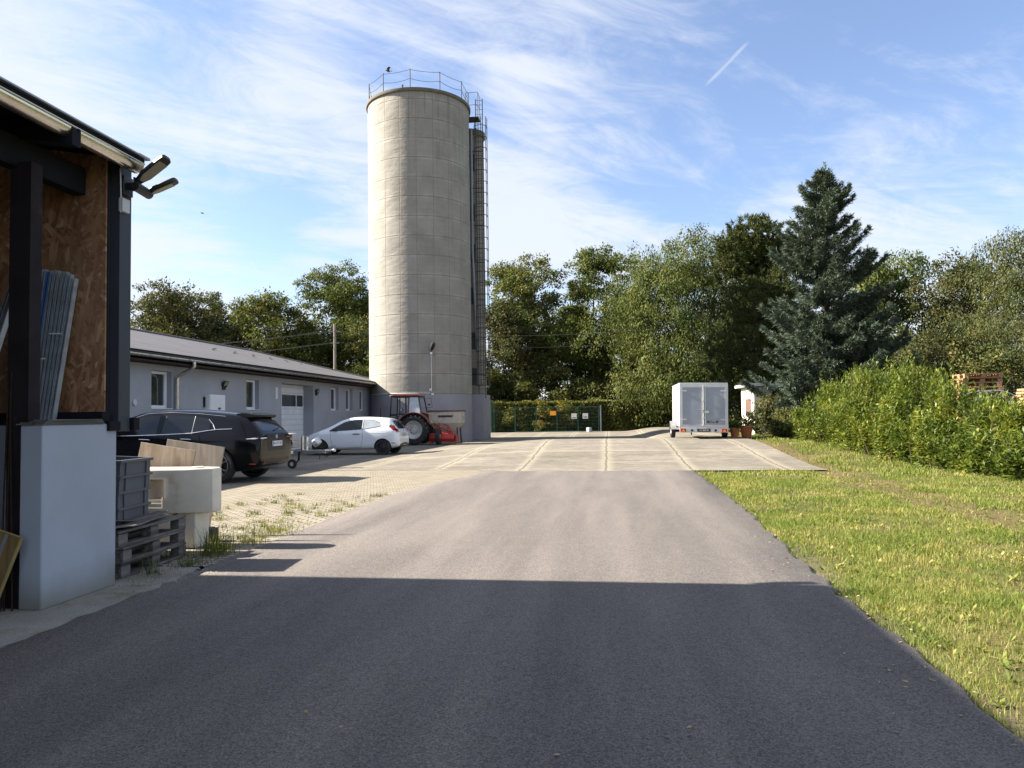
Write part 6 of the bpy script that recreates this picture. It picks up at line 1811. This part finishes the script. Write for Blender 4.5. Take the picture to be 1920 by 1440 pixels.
tree('broadleaf_tree', 'open dark tree with bare lower limbs between spruce and right edge', (24.9, 57, 0), 12.6, 7.4, 3.0, 17000, 0.25, LM['tree_dark'], 32, nl=24, cs=0.36, gap=0.5, trunks=3, bark='bark_dark')
tree('birch_tree', 'tall drooping grey-green birch at the right photo edge', (24.4, 46, 0), 12.6, 8.0, 1.0, 36000, 0.18, LM['birch'], 33, nl=32, cs=0.36, droop=0.45, gap=0.35, wd=0.38)
tree('broadleaf_tree', 'thin reddish-leaved tree between the open dark tree and the birch', (25.4, 52, 0), 9.6, 5.0, 1.0, 9000, 0.20, LM['tree_warm'], 34, nl=15, cs=0.34, gap=0.45)
# undergrowth along the back
us = [(-9.8, 63.2, 5.2, 3.6), (-6.9, 63.8, 4.4, 3.8), (-4.4, 64.5, 5.6, 3.6), (-1.8, 63.8, 4.6, 3.6), (0.9, 64.2, 5.2, 3.6), (3.2, 63.2, 4.6, 3.4), (5.6, 63.2, 5.2, 3.6)]
ul = ['dense dark bush behind the fence, directly right of the tower base', 'bush behind the fence left of the orange sign', 'taller bush behind the hedge above the orange sign', 'bush behind the hedge above the two pale notices', 'bush behind the hedge right of the gate post', 'bush behind the hedge, last before the box trailer', 'bush hidden mostly by the box trailer']
for i, (x, y, h, w) in enumerate(us):
    tree('bush', ul[i], (x, y, 0), h, w, 0.2, 4600, 0.25, LM['under'], 50 + i, cat='bush', nl=9, cs=0.42, gap=0.2, group='bushes behind the back hedge', bark='bark_dark', tr=.06, trunks=3)
us2 = [(13.5, 41.5, 4.6, 4.4), (16.4, 41, 5.0, 4.2), (18.9, 40, 4.2, 4.0), (21.6, 39.5, 4.6, 4.4), (20.0, 46.5, 6.0, 4.5)]
ul2 = ['dark bush right of the spruce behind the laurel hedge', 'second dark bush right of the spruce', 'rusty dark bush behind the pallet stack', 'dark bush below the birch at the photo edge', 'taller dark bush below the open tree']
for i, (x, y, h, w) in enumerate(us2):
    tree('bush', ul2[i], (x, y, 0.2), h, w, 0.2, 5200, 0.20, LM['tree_dark'] if i % 2 else LM['under'], 70 + i, cat='bush', nl=10, cs=0.38, gap=0.25, group='bushes behind the laurel hedge', bark='bark_dark', tr=.06, trunks=3)

# pine: tufts of needles
def pine(label, loc, h, w, seed):
    g = np.random.default_rng(seed)
    o = thing('pine_tree', label, 'tree', loc, 0, 'trees around the yard')
    L = []
    for i in range(62):
        t = g.uniform(0, 1)
        z = 1.6 + (h - 3.0) * t
        env = w / 2 * (1.0 - 0.62 * t ** 1.5)
        a = g.uniform(0, 2 * PI); rr = env * g.uniform(.3, .9)
        s = w * g.uniform(.10, .17)
        L.append((math.cos(a) * rr, math.sin(a) * rr, z, s, s, s * .8))
    L.append((0, 0, h - .8, .7, .7, .75))
    A0 = np.array(L)
    nt = 4600; li = g.choice(len(L), nt, p=A0[:, 3] ** 2 / (A0[:, 3] ** 2).sum())
    A = A0[li]; d = unit(g.normal(0, 1, (nt, 3)) + np.array([0, 0, .35]))
    C = A[:, :3] + d * A[:, 3:6] * g.uniform(.6, 1.05, nt)[:, None]
    per = 22; ci = np.repeat(np.arange(nt), per); n = len(ci)
    ax = unit(d + np.array([0, 0, .7]))
    fwd = unit(ax[ci] * .8 + g.normal(0, .62, (n, 3)))
    pos = C[ci] + ax[ci] * g.uniform(-.12, .14, n)[:, None]
    V, F = leaf_quads(pos, fwd, unit(g.normal(0, 1, (n, 3))), g.uniform(.2, .36, n), np.full(n, .052), .3)
    quad_mesh('crown', V, F, LM['pine'], o)
    q = MB().tube([(0, 0, -.3), (.1, 0, h * .4), (0, .1, h * .95)], [.22, .17, .03], 9)
    for l in L: q.tube([(0, 0, max(1.0, l[2] - .8)), (l[0] * .55, l[1] * .55, l[2] - .35), l[:3]], [.06, .04, .012], 5)
    q.build('trunk', M['bark_dark'], o)
pine('dark bushy pine between willow and blue spruce', (9.6, 48.5, 0.1), 13.9, 9.2, 41)

def spruce(label, loc, h, rad, seed):
    g = np.random.default_rng(seed)
    o = thing('blue_spruce', label, 'tree', loc, 0, 'trees around the yard')
    q = MB().tube([(0, 0, -.3), (0.02, 0, h * .5), (0.05, 0, h - .1)], [.2, .12, .015], 9)
    P, D, S = [], [], []
    z = 0.35
    while z < h - .25:
        t = z / h
        r0 = rad * (1 - t) ** 0.66 * (1 if t > .18 else .72 + 1.55 * t)
        nb = int(7 + 4 * (1 - t)) + (5 if t < .25 else 0)
        for k in range(nb):
            a = g.uniform(0, 2 * PI); ln = max(.18, r0 * g.uniform(.55, 1.18))
            zz = z + g.uniform(-.09, .09)
            up = 0.55 * t + g.uniform(-.05, .12) if t > .55 else -0.12 + .35 * t + g.uniform(-.08, .06)
            dr = np.array([math.cos(a), math.sin(a)])
            pts = []
            m_ = 7
            for j in range(m_ + 1):
                u_ = j / m_
                pts.append(np.array([dr[0] * ln * u_, dr[1] * ln * u_, zz + ln * (up * u_ - .16 * math.sin(PI * u_ * .9) * (1 - t) + .22 * u_ ** 3)]))
            q.tube(pts, [max(.008, .035 * (1 - t) * (1 - .85 * j / m_) + .004) for j in range(m_ + 1)], 4)
            pts = np.array(pts)
            ns = int(max(9, ln * 105))
            u_ = g.uniform(.12, 1.0, ns) ** .75
            idx = np.minimum((u_ * m_).astype(int), m_ - 1); fr_ = u_ * m_ - idx
            base = pts[idx] + (pts[idx + 1] - pts[idx]) * fr_[:, None]
            side = np.array([-dr[1], dr[0], 0.])
            sgn = g.choice([-1, 1], ns)
            spread = .34 * ln * (1 - u_) + .10
            lat = side[None] * (sgn * g.uniform(0, 1, ns) * spread)[:, None]
            base = base + lat + np.array([0, 0, 1.]) * (g.normal(0.0, .035, ns) - np.abs(g.normal(0, .05, ns)))[:, None]
            fw = unit(np.array([dr[0], dr[1], .15])[None] + side[None] * (sgn * g.uniform(0, .9, ns))[:, None] + g.normal(0, .28, (ns, 3)))
            P.append(base); D.append(fw); S.append(np.full(ns, .24 - .06 * t))
        z += 0.40 * (1 - .30 * t)
    for k in range(3):
        b = np.array([g.normal(0, .16), g.normal(0, .16), h - .55 + .1 * k]); nn = 14
        P.append(np.stack([b + np.array([0, 0, .05 * i]) for i in range(nn)])); D.append(unit(g.normal(0, .5, (nn, 3)) + np.array([0, 0, 1.3]))); S.append(np.full(nn, .17))
    P = np.concatenate(P); D = np.concatenate(D); S = np.concatenate(S); n = len(P)
    VV, FF = [], []; c = 0
    for i in range(5):
        fw = unit(D + g.normal(0, .42, (n, 3)) + np.array([0, 0, .10]))
        V, F = leaf_quads(P + g.normal(0, .035, (n, 3)), fw, unit(g.normal(0, .55, (n, 3)) + np.array([0, 0, .8])), S * g.uniform(.6, 1.2, n), np.full(n, .036), .4)
        VV.append(V); FF.append(F + c); c += len(V)
    quad_mesh('crown', np.concatenate(VV), np.concatenate(FF), LM['spruce'], o)
    q.build('trunk', M['bark_dark'], o)
spruce('tall blue-green spruce between the white hut and the laurel hedge', (10.1, 36.0, 0.2), 12.45, 3.9, 42)
# a few young shrubs at the foot of the spruce
tree('bush', 'low green shrub at the foot of the spruce near the pots', (7.5, 33.2, 0.3), 1.25, 1.5, 0.05, 2600, 0.12, LM['under'], 81, cat='bush', nl=7, cs=.22, gap=.1, group='shrubs by the spruce', bark='bark_dark', tr=.03, trunks=3)
tree('bush', 'blue-green conifer shrub at the spruce foot covering one end of the white hut', (8.75, 34.9, 0.25), 2.9, 2.4, 0.05, 6000, 0.15, LM['spruce'], 83, cat='bush', nl=12, cs=.28, gap=.1, group='shrubs by the spruce', bark='bark_dark', tr=.03, trunks=3, wd=.3)
tree('bush', 'dark shrub against the white hut window', (7.35, 35.6, 0.3), 2.0, 1.9, 0.05, 2600, 0.15, LM['tree_dark'], 82, cat='bush', nl=7, cs=.25, gap=.1, group='shrubs by the spruce', bark='bark_dark', tr=.03, trunks=3)

# ------------------------------------------------------------------ clipped hedge behind the gate, flowering shrubs in front of it
def hedge(label, x0, x1, y, h, depth, n, m, seed, name='clipped_hedge'):
    g = np.random.default_rng(seed)
    o = thing(name, label, 'hedge', ((x0 + x1) / 2, y, th((x0 + x1) / 2, y)))
    hw = (x1 - x0) / 2
    x = g.uniform(-hw, hw, n); f = g.uniform(0, 1, n)
    z = np.where(f < .62, g.uniform(0, h, n), h + g.normal(0, .05, n))
    yy = np.where(f < .62, -depth / 2 + np.abs(g.normal(0, .14, n)) + .08 * np.sin(x * 1.7), g.uniform(-depth / 2, depth / 2, n))
    pos = np.stack([x, yy, z + .05 * np.sin(x * 2.3)], 1)
    fw = unit(g.normal(0, 1, (n, 3)) + np.array([0, -.5, .4]))
    V, F = leaf_quads(pos, fw, unit(g.normal(0, .7, (n, 3)) + np.array([0, -.6, .6])), g.uniform(.10, .2, n), g.uniform(.06, .11, n))
    quad_mesh('foliage', V, F, m, o)
    MB().box(-hw + .1, hw - .1, -depth / 2 + .40, depth / 2 - .1, -.1, h - .30).build('woody_core', M['bark_dark'], o)
hedge('long clipped dark green hedge behind the gate', -9.6, 6.4, 60.6, 2.3, 1.3, 30000, LM['hedge'], 90)
fs_ = [(-7.3, 60.0, 2.35, 2.6, 'bloom'), (-5.3, 59.9, 2.55, 2.4, 'bloom'), (-3.2, 60.0, 2.4, 2.4, 'bloom')]
fl = ['shrub with yellow-orange leaves behind the left half of the gate', 'shrub with the strongest orange tint, behind the orange sign', 'yellowish shrub behind the two pale notices']
for i, (x, y, h, w, mm) in enumerate(fs_):
    tree('flowering_shrub', fl[i], (x, y, .1), h, w, .1, 2600, .15, LM[mm], 95 + i, cat='bush', nl=8, cs=.25, gap=.2, group='yellow shrubs behind the gate', bark='bark_dark', tr=.03, trunks=3)
for i, x in enumerate((-8.4, -1.0, 1.4, 3.6)):
    tree('bush', ('mixed bush topping the hedge by the green fence post', 'mixed bush topping the hedge right of the gate post', 'mixed bush topping the middle of the clipped hedge', 'mixed bush topping the hedge by the box trailer')[i], (x, 61.6, .1), 2.75, 2.6, .3, 2000, .17, LM['willow'], 105 + i, cat='bush', nl=8, cs=.25, gap=.2, group='bushes topping the hedge', bark='bark_dark', tr=.03, trunks=3)

# ------------------------------------------------------------------ cherry laurel hedge on the right
def laurel(seed):
    g = np.random.default_rng(seed)
    o = thing('laurel_hedge', 'tall untrimmed glossy laurel hedge along the lawn on the right', 'hedge', (8.6, 20, 0))
    A = np.array([7.35, 31.0]); Bp = np.array([8.95, 11.0])
    ax = (Bp - A); Ln = np.linalg.norm(ax); ax = ax / Ln
    nr = np.array([-ax[1], ax[0]]); nr = nr if nr[0] > 0 else -nr        # away from the lawn
    VV, FF = [], []; c = 0
    def addl(pos, fw, nm, ln, wd):
        nonlocal c
        V, F = leaf_quads(pos, fw, nm, ln, wd, .5)
        VV.append(V - np.array([8.6, 20, 0])); FF.append(F + c); c += len(V)
    ns = 3000
    s = g.uniform(0, Ln, ns); dpt = g.uniform(.0, 1.35, ns)
    def prof(s): return np.interp(s, [0, 1.2, 3, 6, 8.3, 9.6, 11, 13, 15, 20], [1.4, 1.95, 2.35, 2.6, 2.55, 2.2, 1.72, 1.5, 1.5, 1.6])
    bay = .22 * np.sin(s * 2.3 + 1.4 * np.sin(s * .7)) + .12 * np.sin(s * 5.1 + 2)
    front = np.clip((dpt - bay) / .75, 0, 1)
    hh = prof(s) * np.where(front < 1, g.uniform(.22, 1.0, ns) * (.45 + .55 * front), 1.0 - .04 * (dpt - .75)) + .09 * np.sin(s * 1.9) + .07 * np.sin(s * 4.3 + 1) + g.normal(0, .10, ns)
    hh = np.maximum(hh, .25)
    tall = (g.uniform(0, 1, ns) < .06) & (front >= 1); hh[tall] += g.uniform(.2, .5, tall.sum())
    bx_ = A[None] + ax[None] * s[:, None] + nr[None] * dpt[:, None]
    bz_ = terrain(bx_[:, 0], bx_[:, 1])
    lean = g.normal(0, .12, (ns, 2)) - nr[None] * (g.uniform(0, .22, ns) * (1.2 - front))[:, None]
    per = 24
    for j in range(per):
        t = 1 - (j / per) ** 1.05 * .62
        z = bz_ + hh * t
        a = j * 2.4 + g.uniform(0, 6.28, ns)
        el = 1.0 - .050 * j + g.normal(0, .20, ns)
        fw = np.stack([np.cos(a) * np.cos(el), np.sin(a) * np.cos(el), np.sin(el)], 1)
        pos = np.stack([bx_[:, 0] + lean[:, 0] * t * 1.2, bx_[:, 1] + lean[:, 1] * t * 1.2, z], 1) + g.normal(0, .02, (ns, 3))
        nm = unit(np.stack([-np.cos(a) * np.sin(el), -np.sin(a) * np.sin(el), np.cos(el)], 1) + g.normal(0, .2, (ns, 3)))
        k_ = .75 + .35 * min(1, j / 8)
        addl(pos, fw, nm, g.uniform(.125, .20, ns) * k_, g.uniform(.040, .060, ns) * k_)
    # hanging leaves low on the lawn side
    n = 7000
    s2 = g.uniform(0, Ln, n); z = g.uniform(0, 1, n) ** 1.4 * .7 * prof(s2)
    bul = .02 + .22 * np.sin(s2 * 2.3 + 1.4 * np.sin(s2 * .7)) + .12 * np.sin(s2 * 5.1 + 2) + .2 * z + np.abs(g.normal(0, .14, n))
    p2 = A[None] + ax[None] * s2[:, None] + nr[None] * bul[:, None]
    pos = np.stack([p2[:, 0], p2[:, 1], terrain(p2[:, 0], p2[:, 1]) + z], 1)
    fw = unit(np.stack([-nr[0] + g.normal(0, .7, n), -nr[1] + g.normal(0, .7, n), g.normal(-.1, .6, n)], 1))
    nm = unit(np.stack([-nr[0] * .5 + g.normal(0, .35, n), -nr[1] * .5 + g.normal(0, .35, n), .8 + g.normal(0, .3, n)], 1))
    addl(pos, fw, nm, g.uniform(.12, .19, n), g.uniform(.040, .060, n))
    # end face towards the spruce
    n = 3500; w_ = g.uniform(0, 1.35, n); z = g.uniform(0, 1.2, n)
    p2 = A[None] + nr[None] * w_[:, None] - ax[None] * g.normal(0.05, .1, n)[:, None]
    pos = np.stack([p2[:, 0], p2[:, 1], terrain(p2[:, 0], p2[:, 1]) + z], 1)
    addl(pos, unit(g.normal(0, 1, (n, 3)) + np.array([0, .6, .2])), unit(g.normal(0, .5, (n, 3)) + np.array([0, 0, 1])), g.uniform(.10, .16, n), g.uniform(.04, .055, n))
    quad_mesh('foliage', np.concatenate(VV), np.concatenate(FF), LM['laurel'], o)
    q = MB()
    for k in range(260):
        i = int(g.integers(0, ns))
        b = Vector((bx_[i, 0] - 8.6, bx_[i, 1] - 20, bz_[i] - .05))
        q.tube([b, b + Vector((lean[i, 0] * .6, lean[i, 1] * .6, hh[i] * .5)), b + Vector((lean[i, 0] * 1.2, lean[i, 1] * 1.2, hh[i] * .97))], [.014, .01, .004], 4)
    q.build('stem', M['bark'], o)
laurel(61)

# ------------------------------------------------------------------ lawn grass and weeds
def blades(name, P, H, W, m, seed, lean=.5):
    g = np.random.default_rng(seed); n = len(P)
    a = g.uniform(0, 2 * PI, n)
    side = np.stack([np.cos(a), np.sin(a), np.zeros(n)], 1) * (W / 2)[:, None]
    b = g.uniform(0, 2 * PI, n); l = np.abs(g.normal(0, lean, n)) * H
    mid = P + np.stack([np.cos(b) * l * .3, np.sin(b) * l * .3, H * .6], 1)
    tip = P + np.stack([np.cos(b) * l, np.sin(b) * l, H * g.uniform(.75, 1.0, n)], 1)
    V = np.stack([P - side, P + side, mid + side * .6, tip, mid - side * .6], 1).reshape(-1, 3)
    i = np.arange(n) * 5
    F = np.concatenate([np.stack([i, i + 1, i + 2, i + 4], 1), np.stack([i + 4, i + 2, i + 3, i + 3], 1)])
    # tips as triangles: separate arrays
    me = bpy.data.meshes.new(name)
    q4 = np.stack([i, i + 1, i + 2, i + 4], 1); q3 = np.stack([i + 4, i + 2, i + 3], 1)
    loops = np.concatenate([q4.ravel(), q3.ravel()])
    me.vertices.add(len(V)); me.vertices.foreach_set('co', V.astype(np.float32).ravel())
    me.loops.add(len(loops)); me.loops.foreach_set('vertex_index', loops.astype(np.int32))
    me.polygons.add(2 * n)
    me.polygons.foreach_set('loop_start', np.concatenate([np.arange(n) * 4, 4 * n + np.arange(n) * 3]).astype(np.int32))
    me.update(calc_edges=True)
    me.materials.append(m)
    ob = bpy.data.objects.new(name, me); COL.objects.link(ob); ob['kind'] = 'stuff'
    return ob
def patchy(x, y):
    return (np.sin(x * 2.1 + 1.3 * np.sin(y * .9)) * np.sin(y * 1.7 + 1.1 * np.sin(x * 1.3)) + .6 * np.sin(x * 5.3 + y * 3.1) * np.sin(y * 4.7 - x * 2.2))
g = np.random.default_rng(5)
P_, H_, W_ = [], [], []
for y0, y1, dens, hs, ws in ((2.6, 5, 8500, .040, .0036), (5, 8, 5200, .042, .0044), (8, 12, 2600, .045, .0065), (12, 18, 1200, .05, .0095), (18, 30, 330, .07, .018), (30, 40, 170, .08, .025)):
    xl, xr = 1.82, 3.2 + y1 * .62
    n = int(dens * (xr - xl) * (y1 - y0))
    x = g.uniform(xl, xr, n); y = g.uniform(y0, y1, n)
    edge = np.interp(y, [0, 6.6, 9.5, 11.7, 15, 19.9, 20, 60], [1.86, 1.86, 1.97, 2.06, 2.12, 2.18, 5.5, 5.5]) + .022 * np.sin(y * 2.9) + .018 * np.sin(y * 7.3 + 1) + g.normal(-.01, .04, n)
    tr_ = np.abs(x - .02 * y - 5.1)
    pk = patchy(x, y)
    keep = (x > edge) & (g.uniform(0, 1, n) < np.clip(.62 + .42 * pk, .22, 1) * np.where(tr_ + .25 * pk < .55, .20, 1))
    x, y, pk = x[keep], y[keep], pk[keep]
    h = hs * g.uniform(.5, 1.5, len(x)) * (1 + .3 * np.clip(pk, -1, 1))
    P_.append(np.stack([x, y, terrain(x, y) - .037], 1)); H_.append(h + .012); W_.append(np.full(len(x), ws) * g.uniform(.7, 1.4, len(x)))
blades('lawn_grass', np.concatenate(P_), np.concatenate(H_), np.concatenate(W_), LM['grass'], 6, .75)
# broad-leaved weeds in the lawn
n = 2600
yw = 3 + 16 * g.uniform(0, 1, n) ** 1.6; xw = g.uniform(1.95, 9, n); ok = xw > np.interp(yw, [0, 6.6, 20], [1.9, 1.92, 2.25]); xw, yw = xw[ok], yw[ok]
k = 6; ci = np.repeat(np.arange(len(xw)), k); a = g.uniform(0, 2 * PI, len(ci)); el = g.uniform(.1, .9, len(ci))
V, F = leaf_quads(np.stack([xw[ci], yw[ci], terrain(xw[ci], yw[ci]) - .02], 1), np.stack([np.cos(a) * np.cos(el), np.sin(a) * np.cos(el), np.sin(el)], 1), unit(np.stack([-np.cos(a) * .4, -np.sin(a) * .4, np.ones(len(ci))], 1)), g.uniform(.03, .075, len(ci)), g.uniform(.014, .03, len(ci)), .6)
wd_ = quad_mesh('lawn_weeds', V, F, LM['grass']); wd_['kind'] = 'stuff'
# tall weeds round the pallets and barrier foot, tufts between the pavers
P_, H_ = [], []
for cx, cy, r, n, h in ((-4.38, 7.85, .20, 300, .30), (-4.5, 8.2, .16, 170, .27), (-4.75, 7.75, .10, 80, .2), (-4.3, 8.6, .22, 120, .2), (-4.25, 9.2, .25, 80, .16), (-4.45, 6.85, .09, 60, .2), (-4.5, 9.6, .4, 150, .16), (-4.3, 7.25, .15, 140, .12)):
    x = g.normal(cx, r * .55, n); y = g.normal(cy, r * .6, n)
    P_.append(np.stack([x, y, np.zeros(n)], 1)); H_.append(h * g.uniform(.2, 1.0, n) ** 1.5 * np.where(g.uniform(0, 1, n) < .06, 2.0, 1.25))
for i in range(150):
    cx = g.uniform(-6.6, -4.2); cy = 8.6 + 5.5 * g.uniform(0, 1) ** 1.5; n = int(g.integers(8, 40))
    P_.append(np.stack([g.normal(cx, .05, n), g.normal(cy, .04, n), np.zeros(n)], 1)); H_.append(g.uniform(.02, .09, n))
P_ = np.concatenate(P_); H_ = np.concatenate(H_)
blades('weeds', P_, H_, np.where(H_ > .15, .0055, .007), LM['weed'], 9, .5)
# fallen leaves blown along the drive edges
n = 260
x = np.where(g.uniform(0, 1, n) < .6, np.interp(g.uniform(3, 19, n), [3, 19], [1.75, 2.1]) - np.abs(g.normal(0, .22, n)), g.uniform(-3.9, 1.7, n)); y = 3 + 16 * g.uniform(0, 1, n) ** 1.3
a = g.uniform(0, 2 * PI, n)
V, F = leaf_quads(np.stack([x, y, np.full(n, .013)], 1), np.stack([np.cos(a), np.sin(a), g.uniform(0, .25, n)], 1), unit(np.stack([g.normal(0, .25, n), g.normal(0, .25, n), np.ones(n)], 1)), g.uniform(.015, .05, n), g.uniform(.008, .026, n))
fl_ = quad_mesh('fallen_leaves', V, F, mat('dry_leaf', (0.26, 0.20, 0.11), 0.8, 0, 0.5, 40)); fl_['kind'] = 'stuff'
# loose grit along the shed floor edge
n = 900; x = g.normal(-4.35, .22, n); y = 6.75 + g.normal(0, .22, n)
sz = g.uniform(.004, .018, n)
base = np.array([[1, 0, 0], [0, 1, 0], [-1, 0, 0], [0, -1, 0], [0, 0, .9]])
V = (base[None] * sz[:, None, None] * g.uniform(.6, 1.3, (n, 5, 1)) + np.stack([x, y, np.full(n, .004)], 1)[:, None]).reshape(-1, 3)
i = np.arange(n) * 5
F = np.concatenate([np.stack([i + a, i + b, i + 4], 1) for a, b in ((0, 1), (1, 2), (2, 3), (3, 0))])
gr = quad_mesh('grit', V, F, M['apron']); gr['kind'] = 'stuff'
bpy.context.view_layer.update()
